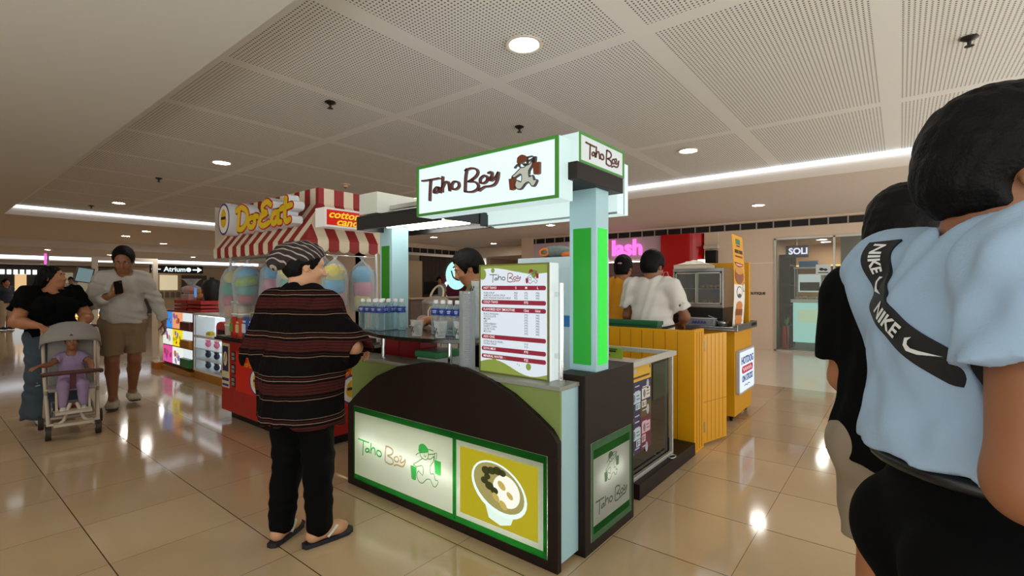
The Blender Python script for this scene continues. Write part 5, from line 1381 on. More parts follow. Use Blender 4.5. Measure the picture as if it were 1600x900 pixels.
b = MB(); b.lathe([(.06, 0), (.07, .01), (.07, .42), (.05, .49), (.025, .52)], c=c, n=18); b.build('cylinder', mat('extinguisher_red', '#b8140f', .3), t, smooth=45)
b = MB(); b.lathe([(.022, .52), (.022, .56), (.0, .565)], c=c, n=12); b.box(c[0] - .06, c[0] + .01, c[1] - .01, c[1] + .01, .555, .575); b.build('valve', BLACK, t)
b = MB(); b.tube([(c[0] - .01, c[1], .54), (c[0] - .07, c[1] - .04, .48), (c[0] - .08, c[1] - .05, .3), (c[0] - .07, c[1] - .05, .12)], .009, 8); b.build('hose', BLACK, t, smooth=60)
t = thing('potted_plant', 'small green plant beside the red extinguisher behind the glass', 'plant', (12.2, 2.0, 0))
b = MB(); b.lathe([(.05, 0), (.07, .5), (.075, .52)], c=(12.22, 1.99, 0), n=14); b.build('pot', mat('pot_grey', '#5a5650', .6), t, smooth=40)
b = MB(); rn = random.Random(2)
for i in range(16):
    a = rn.uniform(0, 6.28); p = Vector((12.22, 1.97, .5)); d = Vector((math.cos(a) * .06, math.sin(a) * .06, rn.uniform(.12, .26)))
    s2 = Vector((-math.sin(a), math.cos(a), 0)) * .018
    b.add([p, p + d * .5 + s2, p + d, p + d * .5 - s2], [(0, 1, 2, 3)])
b.build('leaves', mat('leaf_green', '#4f8a34', .6), t, solid=.002)
t = thing('notice_sheet', 'white printed notice fixed on the shop window', 'notice', (11.79, 1.3, 1.6))
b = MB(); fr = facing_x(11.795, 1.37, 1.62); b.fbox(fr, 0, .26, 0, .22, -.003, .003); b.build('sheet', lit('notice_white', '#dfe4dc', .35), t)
b = MB(); b.disc(.10, .12, .04, .03, fr, .003, .005); b.disc(.17, .11, .035, .025, fr, .003, .005); b.fbox(fr, .04, .22, .04, .06, .003, .005); b.build('notice_print', DARK, t)

# ---------------------------------------------------------------- shop across the corridor
w = MB(); w.box(8.8, 17, 15.8, 16, 0, 2.7); w.box(10.4, 11.6, 13.4, 13.5, 0, 2.3); structure(w.build('wall_shop', mat('shop_cream_wall', '#c9b48e', .6)))
P_ = thing('slatted_panel', 'dark brown slatted wall panel of the shop across the corridor', 'wall panel', (13.1, 13.5, 0))
b = MB(); b.box(11.6, 14.6, 13.5, 13.55, 0, 2.5, 0)
for i in range(40): b.box(11.6 + i * .075, 11.64 + i * .075, 13.46, 13.5, 0, 2.5, 1)
b.build('slats', [mat('slat_dark', '#2c2320', .6), mat('slat_brown', '#5a4a42', .5)], P_)
t = thing('round_logo_sign', 'round pale blue lit sign with a yellow swirl on the slatted panel', 'sign', (13.2, 13.4, 1.2))
fr = facing_y(13.35, 13.45, 1.82)
b = MB(); b.fbox(facing_y(12.5, 13.455, .8), 0, 1.9, 0, 1.0, 0, .012); b.build('backing', mat('maroon_backing', '#6a1836', .5), t)
b = MB(); b.disc(0, 0, .55, .55, fr, .0, .05, 0, 36); b.build('disc', lit('logo_aqua', '#b4f0ee', 1.1), t)
b = MB(); b.disc(.1, .08, .22, .13, fr, .05, .055, 0, 20); b.build('yellow_swirl', lit('logo_yellow', '#e0b020', .9), t)
b = MB(); b.strokes([[(-.3, .15), (-.22, -.05), (-.12, -.12)], [(-.2, .3), (-.05, .38)], [(-.1, -.14), (.1, -.18), (.3, -.12)]], .06, fr, .052, .058); b.build('dark_lines', DARK, t)
fr = facing_y(12.62, 13.45, 1.22)
b = MB(); b.strokes([[(-.2, .3), (.2, -.3)], [(-.2, -.3), (.2, .3)]], .11, fr, .0, .05, 0, 1); b.build('cross_letter', lit('logo_white', '#e8f6f6', 1.2), t)
t = thing('service_counter', 'grey stone service counter across the corridor', 'counter', (11.6, 12.4, 0))
b = MB(); b.box(10.0, 13.6, 12.1, 12.6, 0, .98); b.build('counter_body', mat('counter_stone', '#6e5f58', .5, noise=.2, nscale=12), t)
b = MB(); b.box(9.95, 13.65, 12.05, 12.65, .98, 1.03); b.build('counter_top', mat('counter_cream', '#b8a28c', .4), t)
t = thing('display_screen', 'dark screen standing at the end of the corridor counter', 'screen', (11.0, 12.3, 1.03))
b = MB(); b.box(10.75, 11.35, 12.3, 12.34, 1.12, 1.55); b.build('screen', BLACK, t, bevel=.005)
b = MB(); b.box(11.0, 11.1, 12.3, 12.36, 1.03, 1.12); b.build('stand', DARK, t)
# steel pot on its trolley behind the kiosk
t = thing('steel_trolley', 'low steel trolley behind the kiosk worker\'s arm', 'trolley', (3.3, 3.8, 0))
b = MB()
for x in (3.12, 3.5):
    for y in (3.46, 3.74): b.cyl((x, y, 0), (x, y, 1.0), .012)
b.build('leg', STEEL, t)
b = MB(); b.box(3.08, 3.54, 3.43, 3.78, .98, 1.0); b.box(3.1, 3.52, 3.45, 3.76, .4, .42); b.build('trolley_top', mat('trolley_grey', '#8f8478', .4, .5), t)
t = thing('soy_pot', 'round grey lidded pot with a loop handle on the trolley behind the kiosk', 'pot', (3.3, 3.6, 1.0))
c = (3.3, 3.6, 1.001)
b = MB(); b.lathe([(.10, 0), (.13, .02), (.14, .20), (.135, .22)], c=c, n=20); b.build('pot_body', mat('pot_dull', '#8d8076', .45, .4), t, smooth=40)
b = MB(); b.lathe([(.145, .215), (.145, .235), (.10, .27), (.04, .285), (.0, .286)], c=c, n=20); b.build('lid', mat('pot_lid', '#a89a90', .4, .3), t, smooth=40)
b = MB(); b.tube([(3.3 + .07 * math.sin(a) * .6, 3.6 + .09 * math.cos(a), 1.28 + .11 * math.sin(a)) for a in [i * PI / 10 for i in range(11)]], .011, 8); b.build('loop_handle', mat('handle_cream', '#c9b89a', .5), t, smooth=60)
b = MB(); b.tube([(3.20, 3.56, 1.2), (3.12, 3.52, 1.15), (3.10, 3.50, 1.02), (3.12, 3.48, 1.006)], .006, 6); b.build('cord', mat('cord_cream', '#c9b89a', .5), t, smooth=60)

# ================================================================ FAR END OF THE HALL
t = thing('glowing_counter', 'long white glowing service counter at the far end of the hall', 'counter', (4.3, 29.3, 0))
b = MB(); b.box(2.4, 6.2, 29.0, 29.7, .10, 1.06); b.build('counter_front', lit('counter_glow', '#d4dee2', .75), t)
b = MB(); b.box(2.35, 6.25, 28.95, 29.75, 1.06, 1.12); b.build('counter_top', mat('counter_pale', '#b9b6ae', .4), t)
b = MB(); b.box(2.4, 6.2, 28.97, 29.0, .02, .10); b.build('base_lamp', lit('base_amber', '#ffb050', 2.2), t)
b = MB(); b.fbox(facing_y(3.2, 29.0, .3), 0, .4, 0, .4, 0, .01); b.build('front_print', mat('print_grey', '#8a9298', .5), t)
t = thing('kiosk_frame', 'white open frame of posts with a head beam in the middle of the far hall', 'frame', (4.6, 20, 0))
for x, y in ((3.72, 20.0), (5.32, 20.0)):
    b = MB(); b.box(x, x + .14, y, y + .14, 0, 2.22); b.build('post', mat('post_cream', '#d6cbbb', .5), t)
b = MB(); b.box(3.72, 5.46, 20.0, 20.14, 2.22, 2.34); b.build('head_beam', mat('post_cream'), t)
b = MB(); b.box(3.86, 5.32, 20.03, 20.10, 2.17, 2.22); b.build('strip_lamp', lit('strip_cool2', '#e8f0e8', 2.0), t)
t = thing('hanging_monitor', 'grey monitor tilted down from the far white frame post', 'monitor', (3.5, 19.9, 1.6))
fr = Frame((3.25, 19.9, 1.55), (1, 0, -.18), (.18, -.25, 1))
b = MB(); b.fbox(fr, 0, .42, 0, .48, -.05, 0); b.build('case', mat('monitor_case', '#39444a', .4), t)
b = MB(); b.fbox(fr, .03, .39, .03, .45, 0, .004); b.build('screen', lit('monitor_glow', '#7f9aa0', .6), t)
b = MB(); b.cyl((3.6, 19.95, 1.8), (3.74, 20.05, 1.9), .02); b.build('bracket', DARK, t)
t = thing('direction_sign', 'black hanging direction sign with a white arrow at the far shops', 'sign', (7.6, 26, 2.0))
b = MB(); b.box(6.8, 8.9, 26.0, 26.08, 2.0, 2.35); b.build('sign_panel', BLACK, t)
b = MB(); fr = facing_y(6.8, 26.0, 2.0); b.text('Atrium', .30, fr, .95, .17, 0, .01, 0, 'CENTER', .02); b.disc(1.5, .17, .10, .10, fr, 0, .01); b.fbox(fr, 1.66, 1.9, .14, .20, 0, .01); b.prism([(1.86, .04), (2.05, .17), (1.86, .30)], fr, 0, .01); b.fbox(fr, .05, .4, .15, .19, 0, .01); b.build('lettering', lit('sign_white_letters', '#dff0f4', 1.3), t)
b = MB()
for x in (7.1, 8.6): b.cyl((x, 26.04, 2.35), (x, 26.04, 2.62), .01)
b.build('hanger', STEEL, t)
def far_shop(name, label, x0, x1, y, wallc, bits, cat='shop front'):
    t = thing(name, label, cat, ((x0 + x1) / 2, y, 0))
    b = MB(); b.box(x0, x1, y, y + .1, 0, 2.4); b.build('shop_wall', mat('fs_' + wallc, wallc, .6), t)
    for nm, a in bits.items():
        for (u0, u1, z0, z1) in a[1]:
            b = MB(); b.box(u0, u1, y - .06, y, z0, z1); b.build(nm, a[0], t)
far_shop('distant_shop', 'dark far shop with bright white lettering and small lit panels', -2, 4.4, 33.2, '#2a1d15', {
    'lit_letter': (lit('far_white', '#e8f0f8', 2.0), [(2.6 + i * .22, 2.74 + i * .22, 1.98, 2.2) for i in range(7)]),
    'lit_panel': (lit('far_warm', '#e0b884', 1.0), [(1.2, 2.2, 1.6, 2.2), (3.3, 3.7, 1.1, 2.0), (-.5, .5, 1.2, 2.0)]),
    'shelf_box': (mat('far_goods', '#6e3a22', .6), [(.2 + i * .5, .55 + i * .5, .9, 1.3) for i in range(5)])})
far_shop('distant_shop', 'pale far shop with tall windows behind the white kiosk frame', 4.4, 9.0, 33.2, '#8a7458', {
    'window_pane': (lit('far_window', '#a89a80', .5), [(4.7 + i * .9, 5.4 + i * .9, .6, 2.1) for i in range(5)]),
    'lit_panel': (lit('far_aqua', '#b8e0e0', 1.0), [(4.5, 4.7, .9, 2.2)])})
far_shop('distant_shop', 'beige far shop with dark doorway beyond the toy display', 7.2, 12.5, 30.5, '#a48c6c', {
    'doorway': (mat('far_dark', '#2b231c', .6), [(7.4, 8.3, 0, 1.9)]), 'glass_front': (mat('far_dark2', '#3a3028', .6), [(9.4, 10.6, 0, 2.0)]),
    'lit_panel': (lit('far_cream', '#d9c8a4', .8), [(8.4, 9.2, 1.2, 2.0)]),
    'shelf_box': (mat('far_goods2', '#5a5048', .6), [(8.4 + i * .25, 8.55 + i * .25, .8, 1.1) for i in range(4)])})
t = thing('blade_sign', 'thin pink lit blade sign on a pole near the far cove', 'sign', (3.3, 24.5, 0))
b = MB(); b.box(3.20, 3.26, 24.5, 24.56, 2.2, 2.6); b.build('blade', lit('blade_pink', '#ff5ac0', 1.4), t)
b = MB(); b.box(3.27, 3.33, 24.5, 24.56, 2.15, 2.62); b.build('pole', mat('pole_grey', '#a9a6a4', .4), t)

# ================================================================ PEOPLE: one smooth surface per body, grown from blended limbs
def vec(*a): return np.array(a, dtype=np.float64)
def unit(v): return v / max(1e-9, np.linalg.norm(v))
def rot_zyx(yaw=0, pitch=0, roll=0):
    """columns are forward, left, up of the turned frame; pitch > 0 looks down"""
    cy, sy, cp, sp, cr, sr = math.cos(yaw), math.sin(yaw), math.cos(pitch), math.sin(pitch), math.cos(roll), math.sin(roll)
    Rz = np.array([[cy, -sy, 0], [sy, cy, 0], [0, 0, 1]]); Ry = np.array([[cp, 0, sp], [0, 1, 0], [-sp, 0, cp]]); Rx = np.array([[1, 0, 0], [0, cr, -sr], [0, sr, cr]])
    return Rz @ Ry @ Rx
def cone(a, b, ra, rb, flat=None, axis=(1, 0, 0), k=None, op='u'):
    return dict(t='c', a=np.array(a, float), b=np.array(b, float), ra=ra, rb=rb, f=flat, ax=unit(np.array(axis, float)), k=k, op=op)
def ell(c, r, R=None, k=None, op='u'):
    return dict(t='e', c=np.array(c, float), r=np.array(r, float), R=R, k=k, op=op)

class Field:
    def __init__(s, lo, hi, vox):
        s.lo = np.array(lo, float) - 3 * vox; s.vox = vox
        s.n = np.ceil((np.array(hi, float) + 3 * vox - s.lo) / vox).astype(int) + 1
        s.g = np.full(s.n, 0.5, dtype=np.float32)
        s.ax = [s.lo[i] + vox * np.arange(s.n[i]) for i in range(3)]
    @staticmethod
    def bounds(prims):
        lo = np.full(3, 1e9); hi = -lo
        for p in prims:
            if p['op'] == 's': continue
            if p['t'] == 'c':
                r = max(p['ra'], p['rb'])
                lo = np.minimum(lo, np.minimum(p['a'], p['b']) - r); hi = np.maximum(hi, np.maximum(p['a'], p['b']) + r)
            else:
                r = p['r'].max(); lo = np.minimum(lo, p['c'] - r); hi = np.maximum(hi, p['c'] + r)
        return lo, hi
    def sl(s, lo, hi):
        i0 = np.clip(np.floor((lo - s.lo) / s.vox).astype(int), 0, s.n); i1 = np.clip(np.ceil((hi - s.lo) / s.vox).astype(int) + 1, 0, s.n)
        return tuple(slice(a, b) for a, b in zip(i0, i1))
    def dist(s, p, q):
        X = s.ax[0][q[0]][:, None, None]; Y = s.ax[1][q[1]][None, :, None]; Z = s.ax[2][q[2]][None, None, :]
        if p['t'] == 'c':
            a, b = p['a'], p['b']; n = p['ax']; f = p['f']
            dx, dy, dz = X - a[0], Y - a[1], Z - a[2]
            ba = b - a
            if f:
                w = (1 / f - 1); dn = dx * n[0] + dy * n[1] + dz * n[2]
                dx, dy, dz = dx + n[0] * dn * w, dy + n[1] * dn * w, dz + n[2] * dn * w
                ba = ba + n * ba.dot(n) * w
            t = np.clip((dx * ba[0] + dy * ba[1] + dz * ba[2]) / max(1e-9, ba.dot(ba)), 0, 1)
            d = np.sqrt((dx - t * ba[0]) ** 2 + (dy - t * ba[1]) ** 2 + (dz - t * ba[2]) ** 2) - (p['ra'] + (p['rb'] - p['ra']) * t)
            return d
        dx, dy, dz = X - p['c'][0], Y - p['c'][1], Z - p['c'][2]
        if p['R'] is not None:
            R = p['R']
            dx, dy, dz = (dx * R[0, i] + dy * R[1, i] + dz * R[2, i] for i in range(3))
        r = p['r']
        k0 = np.sqrt((dx / r[0]) ** 2 + (dy / r[1]) ** 2 + (dz / r[2]) ** 2)
        k1 = np.sqrt((dx / r[0] ** 2) ** 2 + (dy / r[1] ** 2) ** 2 + (dz / r[2] ** 2) ** 2) + 1e-9
        return k0 * (k0 - 1) / k1
    def add(s, prims, k):
        for p in prims:
            kk = p['k'] if p['k'] is not None else k
            m = 2.5 * kk + 4 * s.vox
            if p['t'] == 'c':
                r = max(p['ra'], p['rb']) + m; lo = np.minimum(p['a'], p['b']) - r; hi = np.maximum(p['a'], p['b']) + r
            else:
                r = p['r'].max() + m; lo = p['c'] - r; hi = p['c'] + r
            q = s.sl(lo, hi)
            if any(z.start >= z.stop for z in q): continue
            d = s.dist(p, q); g = s.g[q]
            if p['op'] == 'u':
                h = np.maximum(kk - np.abs(g - d), 0) / max(kk, 1e-6); s.g[q] = np.minimum(g, d) - h * h * kk * .25
            else:
                h = np.maximum(kk - np.abs(g + d), 0) / max(kk, 1e-6); s.g[q] = np.maximum(g, -d) + h * h * kk * .25
        return s
    def clip(s, pt, n):
        n = unit(np.array(n, float)); pt = np.array(pt, float)
        d = ((s.ax[0] - pt[0]) * n[0])[:, None, None] + ((s.ax[1] - pt[1]) * n[1])[None, :, None] + ((s.ax[2] - pt[2]) * n[2])[None, None, :]
        s.g = np.maximum(s.g, d.astype(np.float32)); return s
    def ripple(s, waves):
        """cloth folds: (amplitude, direction, wavelength, phase)"""
        for amp, dr, wl, ph in waves:
            dr = unit(np.array(dr, float)) * (2 * PI / wl)
            arg = (s.ax[0] * dr[0])[:, None, None] + (s.ax[1] * dr[1])[None, :, None] + (s.ax[2] * dr[2])[None, None, :]
            s.g += (amp * np.sin(arg + ph + 1.3 * np.sin(arg * .37 + 2 * ph))).astype(np.float32)
        return s
    def mesh(s):
        g = s.g; ins = g < 0
        nx, ny, nz = g.shape
        cnt = np.zeros((nx - 1, ny - 1, nz - 1), np.int8)
        for i in (0, 1):
            for j in (0, 1):
                for k in (0, 1): cnt += ins[i:nx - 1 + i, j:ny - 1 + j, k:nz - 1 + k]
        cells = np.argwhere((cnt > 0) & (cnt < 8))
        idx = np.full(cnt.shape, -1, np.int32); idx[tuple(cells.T)] = np.arange(len(cells))
        acc = np.zeros((len(cells), 3)); num = np.zeros(len(cells))
        cor = [(i, j, k) for i in (0, 1) for j in (0, 1) for k in (0, 1)]
        val = {c: g[cells[:, 0] + c[0], cells[:, 1] + c[1], cells[:, 2] + c[2]].astype(np.float64) for c in cor}
        for c in cor:
            for a in range(3):
                if c[a]: continue
                e = list(c); e[a] = 1; e = tuple(e)
                v0, v1 = val[c], val[e]; m = (v0 < 0) != (v1 < 0)
                t = np.where(m, v0 / np.where(m, v0 - v1, 1), 0)
                p = np.tile(np.array(c, float), (len(cells), 1)); p[:, a] += t
                acc[m] += p[m]; num[m] += 1
        verts = (cells + acc / num[:, None]) * s.vox + s.lo
        quads = []
        for a in range(3):
            b, c = (a + 1) % 3, (a + 2) % 3
            sl0 = [slice(None)] * 3; sl1 = [slice(None)] * 3
            sl0[a] = slice(0, -1); sl1[a] = slice(1, None)
            i0, i1 = ins[tuple(sl0)], ins[tuple(sl1)]
            e = np.argwhere(i0 != i1)
            e = e[(e[:, b] > 0) & (e[:, c] > 0) & (e[:, b] < g.shape[b] - 1) & (e[:, c] < g.shape[c] - 1)]
            fwd = i0[tuple(e.T)]
            def cid(db, dc):
                q = e.copy(); q[:, b] += db; q[:, c] += dc; return idx[tuple(q.T)]
            Q = np.stack([cid(-1, -1), cid(0, -1), cid(0, 0), cid(-1, 0)], 1)
            Q[~fwd] = Q[~fwd][:, ::-1]
            quads.append(Q)
        quads = np.concatenate(quads)
        return verts, quads[(quads >= 0).all(1)]

def field_object(name, fld, m, parent=None, label=None, relax=1):
    v, q = fld.mesh()
    for _ in range(relax):       # even the surface out a little
        s = np.zeros_like(v); c = np.zeros(len(v))
        for i in range(4):
            j = (i + 1) % 4
            np.add.at(s, q[:, i], v[q[:, j]]); np.add.at(c, q[:, i], 1)
        v = v * .5 + .5 * s / np.maximum(c, 1)[:, None]
    me = bpy.data.meshes.new(name)
    me.vertices.add(len(v)); me.vertices.foreach_set('co', v.ravel())
    me.loops.add(q.size); me.loops.foreach_set('vertex_index', q.ravel().astype(np.int32))
    me.polygons.add(len(q)); me.polygons.foreach_set('loop_start', np.arange(0, q.size, 4, dtype=np.int32))
    me.polygons.foreach_set('loop_total', np.full(len(q), 4, np.int32)); me.polygons.foreach_set('use_smooth', np.ones(len(q), bool))
    me.update(calc_edges=True); me.validate()
    me.materials.append(m)
    o = bpy.data.objects.new(name, me); COL.objects.link(o)
    if parent is not None: o.parent = parent
    if label: o['label'] = label
    return o

# standing pose, 1.70 m, x forward, y to the person's left, z up
POSE = dict(pel=(0, 0, .94), wst=(0, 0, 1.06), chs=(0, 0, 1.27), nck=(-.015, 0, 1.43), head=(.02, 0, 1.575),
            shL=(-.015, .175, 1.385), elL=(-.03, .225, 1.11), wrL=(.03, .235, .87), shR=(-.015, -.175, 1.385), elR=(-.03, -.225, 1.11), wrR=(.03, -.235, .87),
            hipL=(0, .09, .90), knL=(.02, .10, .49), anL=(-.01, .105, .085), hipR=(0, -.09, .90), knR=(.02, -.10, .49), anR=(-.01, -.105, .085))

def torso(J, g, t=0.0, chest=1.0, belly=0.0, bust=0.0):
    P = [cone(J['pel'], J['wst'], .155 * g + t, .138 * g + t, .70), cone(J['wst'], J['chs'], .138 * g + t, .152 * g * chest + t, .66),
         cone(J['chs'], J['nck'] - vec(0, 0, .06), .152 * g * chest + t, .09 * g + t, .62),
         cone(J['shL'], J['nck'] - vec(0, 0, .03), .058 + t, .068 + t, .9), cone(J['shR'], J['nck'] - vec(0, 0, .03), .058 + t, .068 + t, .9)]
    if belly: P.append(ell((J['wst'] + J['pel']) / 2 + vec(.05, 0, .02), (.10 * belly + t, .14 * belly + t, .14 * belly + t)))
    if bust:
        for s_ in (-1, 1): P.append(ell(J['chs'] + vec(.085 * g, .075 * s_ * g, -.02), (.065 * bust + t, .07 * bust + t, .07 * bust + t)))
    return P
def hips(J, g, t=0.0):
    P = [cone(J['pel'], J['hipL'], .125 * g + t, .10 * g + t, .85), cone(J['pel'], J['hipR'], .125 * g + t, .10 * g + t, .85)]
    for s_ in ('hipL', 'hipR'): P.append(ell(J[s_] + vec(-.05, 0, .0), (.09 * g + t, .09 * g + t, .11 * g + t)))
    return P
def arm(J, S, g, t=0.0):
    a, b, c = J['sh' + S], J['el' + S], J['wr' + S]
    return [cone(a, b, .053 * g + t, .041 * g + t), cone(b, b + (c - b) * .35, .042 * g + t, .041 * g + t), cone(b + (c - b) * .35, c, .041 * g + t, .026 + .003 * g + t)]
def leg(J, S, g, t=0.0):
    a, b, c = J['hip' + S], J['kn' + S], J['an' + S]
    m = b + (c - b) * .3 + unit(np.cross(vec(0, 1, 0), b - c)) * -.0 + vec(-.018, 0, 0)
    return [cone(a, b, .086 * g + t, .056 * g + t), cone(b, m, .056 * g + t, .056 * g + t), cone(m, c, .056 * g + t, .036 + t)]
def foot(J, S, yaw=0.0, t=0.0):
    c = J['an' + S]; d = vec(math.cos(yaw), math.sin(yaw), 0); z0 = c[2] - .085
    h = vec(c[0], c[1], z0 + .035) - d * .035; b = vec(c[0], c[1], z0 + .032) + d * .115; e = vec(c[0], c[1], z0 + .024) + d * .165
    s2 = vec(-d[1], d[0], 0)
    return [cone(c, h, .036 + t, .034 + t), cone(c, b, .036 + t, .030 + t), cone(h, b + s2 * .01, .032 + t, .034 + t), cone(h, b - s2 * .012, .032 + t, .034 + t), cone(b + s2 * .01, e + s2 * .012, .032 + t, .023 + t), cone(b - s2 * .012, e - s2 * .014 - d * .02, .032 + t, .022 + t)]
def hand(w, d, n, thumb, curl=.45, sz=1.0, spread=.0, tc=.35):
    """w wrist, d towards the knuckles, n palm normal, thumb +1/-1: side of cross(d, n) the thumb leaves from"""
    d = unit(np.array(d, float)); n = np.array(n, float); n = unit(n - d * n.dot(d)); s = np.cross(d, n) * thumb
    P = []; K = .0055
    for q in (.026, .009, -.009, -.026):
        P.append(cone(w + s * q * .55 * sz, w + d * .088 * sz + s * q * sz, .0145 * sz, .0125 * sz, k=.012))
    for q, L, bk in ((.029, .073, 0), (.010, .082, .05), (-.010, .075, .10), (-.028, .058, .17)):
        p = w + d * .088 * sz + s * q * sz; a = curl * (.7 + bk) ; dd = d + s * spread * q * 20
        for seg, r0, r1 in ((.45, .0098, .0090), (.31, .0090, .0082), (.24, .0082, .0070)):
            dv = unit(dd * math.cos(a) + n * math.sin(a)); e = p + dv * L * seg * sz
            P.append(cone(p, e, r0 * sz, r1 * sz, k=K)); p = e; a += curl
    p = w + d * .022 * sz + s * .024 * sz
    for L, a in ((.045, .3), (.034, .3 + tc), (.028, .3 + 1.8 * tc)):
        dv = unit(d * .75 * math.cos(a * .5) + s * .75 * math.cos(a) + n * math.sin(a)); e = p + dv * L * sz
        P.append(cone(p, e, .0125 * sz if L > .04 else .0105 * sz, .0105 * sz if L > .03 else .0082 * sz, k=K + .002)); p = e
    return P
def head(J, R, sz=1.0, nose=1.0):
    c = J['head']
    def L(x, y, z): return c + R @ (vec(x, y, z) * sz)
    P = [ell(L(-.012, 0, .03), vec(.097, .076, .092) * sz, R), ell(L(.026, 0, -.028), vec(.068, .062, .092) * sz, R), ell(L(.040, 0, -.088), vec(.043, .044, .033) * sz, R),
         cone(L(.078, -.038, .028), L(.078, .038, .028), .012 * sz, .012 * sz, k=.015), cone(L(.086, 0, .016), L(.107, 0, -.026), .008 * sz, .0125 * sz, k=.012), ell(L(.094, .011, -.030), vec(.011, .009, .008) * sz, R, k=.008), ell(L(.094, -.011, -.030), vec(.011, .009, .008) * sz, R, k=.008),
         ell(L(.060, .040, -.028), vec(.026, .022, .022) * sz, R), ell(L(.060, -.040, -.028), vec(.026, .022, .022) * sz, R),
         cone(J['nck'] - vec(0, 0, .03), L(-.022, 0, -.07), .060 * sz, .055 * sz, k=.03)]
    for s_ in (-1, 1):
        P.append(ell(L(.096, .032 * s_, .008), vec(.016, .017, .011) * sz, R, k=.012, op='s'))
        Re = R @ rot_zyx(s_ * .35, 0, 0)
        P.append(ell(L(-.008, .077 * s_, -.006), vec(.019, .008, .032) * sz, Re, k=.008)); P.append(ell(L(-.002, .085 * s_, -.004), vec(.009, .006, .018) * sz, Re, k=.005, op='s'))
    P += [cone(L(.082, -.017, -.057), L(.082, .017, -.057), .0085 * sz, .0085 * sz, k=.008), cone(L(.080, -.014, -.070), L(.080, .014, -.070), .0085 * sz, .0085 * sz, k=.008)]
    P.append(cone(L(.095, -.016, -.0635), L(.095, .016, -.0635), .003 * sz, .003 * sz, k=.004, op='s'))
    return P

SKIN = mat('skin_tan', '#a9714f', 0.5, noise=0.05, nscale=15, spec=0.35)
SKIN2 = mat('skin_brown', '#8a5a3e', 0.5, noise=0.05, nscale=15, spec=0.35)
SKIN3 = mat('skin_light', '#c0906e', 0.5, noise=0.05, nscale=15, spec=0.35)
HAIR = mat('black_hair', '#050404', 0.6, bump=0.35, nscale=160, spec=0.15)

def body(label, loc, yaw, s, over, skin, vox=.008, g=1.0, ga=1.0, gl=1.0, R=None, hands=(None, None), feet=(0, 0), extra=(), belly=0, bust=0, hsz=1.07, clipz=None, feet_on=True):
    J = {k: vec(*v) for k, v in POSE.items()}
    for k, v in over.items(): J[k] = vec(*v)
    R = np.eye(3) if R is None else R
    P = torso(J, g, 0, belly=belly, bust=bust) + hips(J, g); nT = len(P)
    for S in 'LR': P += arm(J, S, ga) + leg(J, S, gl)
    for S, y in zip('LR', feet):
        if feet_on: P += foot(J, S, y)
    H = head(J, R, hsz)
    hp = []
    for S, h in zip('LR', hands):
        if h is not None: hp += hand(J['wr' + S], **h)
    lo, hi = Field.bounds(P + H + hp)
    f = Field(lo, hi, vox)
    f.add(P[:nT], .035).add(P[nT:], .022).add([p for p in H if p['op'] == 'u'], .02).add([p for p in H if p['op'] == 's'], .01).add(hp, .006)
    if extra: f.add(list(extra), .02)
    if clipz is not None: f.clip((0, 0, clipz), (0, 0, -1))
    o = field_object('person', f, skin, relax=1 if vox > .006 else 2)
    o.location = loc; o.rotation_euler = (0, 0, yaw); o.scale = (s, s, s)
    tag(o, label, 'person')
    eye = mat('eye_white', '#a8a097', .3); iris = mat('eye_iris', '#1c120c', .15)
    for s_ in (-1, 1):
        c = J['head'] + R @ (vec(.0725, .0315 * s_, .008) * hsz)
        m = MB(); m.ball(c, .0115 * hsz, 12, 0); d = R @ vec(1, 0, 0); m.ball(c + d * .0062 * hsz, .0062 * hsz, 10, 1)
        ORG[o.name] = Vector((0, 0, 0)); m.build('eye', [eye, iris], o, smooth=60)
    ORG[o.name] = Vector((0, 0, 0))
    m = MB()
    for s_ in (-1, 1):
        m.tube([J['head'] + R @ (vec(.0925 - .006 * k * k, (.016 + .013 * k) * s_, .030 + .004 * math.sin(k)) * hsz) for k in range(4)], .0042 * hsz, 6)
    m.build('eyebrow', HAIR, o, smooth=60)
    return o, J, R
def hair_short(o, J, R, sz=1.07, vox=.006, thick=.012, fringe=.0, m=None, back=0.0, side=-.03):
    c = J['head']
    def L(x, y, z): return c + R @ (vec(x, y, z) * sz)
    P = [ell(L(-.015, 0, .038), (vec(.099, .079, .094) + thick) * sz, R), ell(L(-.045, 0, -.01 - back), vec(.068 + thick, .070 + thick * .7, .075 + back) * sz, R)]
    lo, hi = Field.bounds(P); f = Field(lo, hi, vox); f.add(P, .02)
    f.add([ell(L(.085, 0, -.035 - fringe), vec(.075, .078, .105) * sz, R, op='s'), ell(L(.0, .09, -.05), vec(.05, .035, .055) * sz, R, op='s'), ell(L(.0, -.09, -.05), vec(.05, .035, .055) * sz, R, op='s')], .012)
    f.clip(L(-.05, 0, -.068 - back), R @ vec(.35, 0, -1))
    f.ripple([(.0010, R @ vec(1, .6, .3), .030, 0), (.0010, R @ vec(-.5, 1, .4), .026, 1), (.0010, R @ vec(.2, .3, 1), .035, 2)])
    return field_object('hair', f, m or HAIR, o, relax=1)
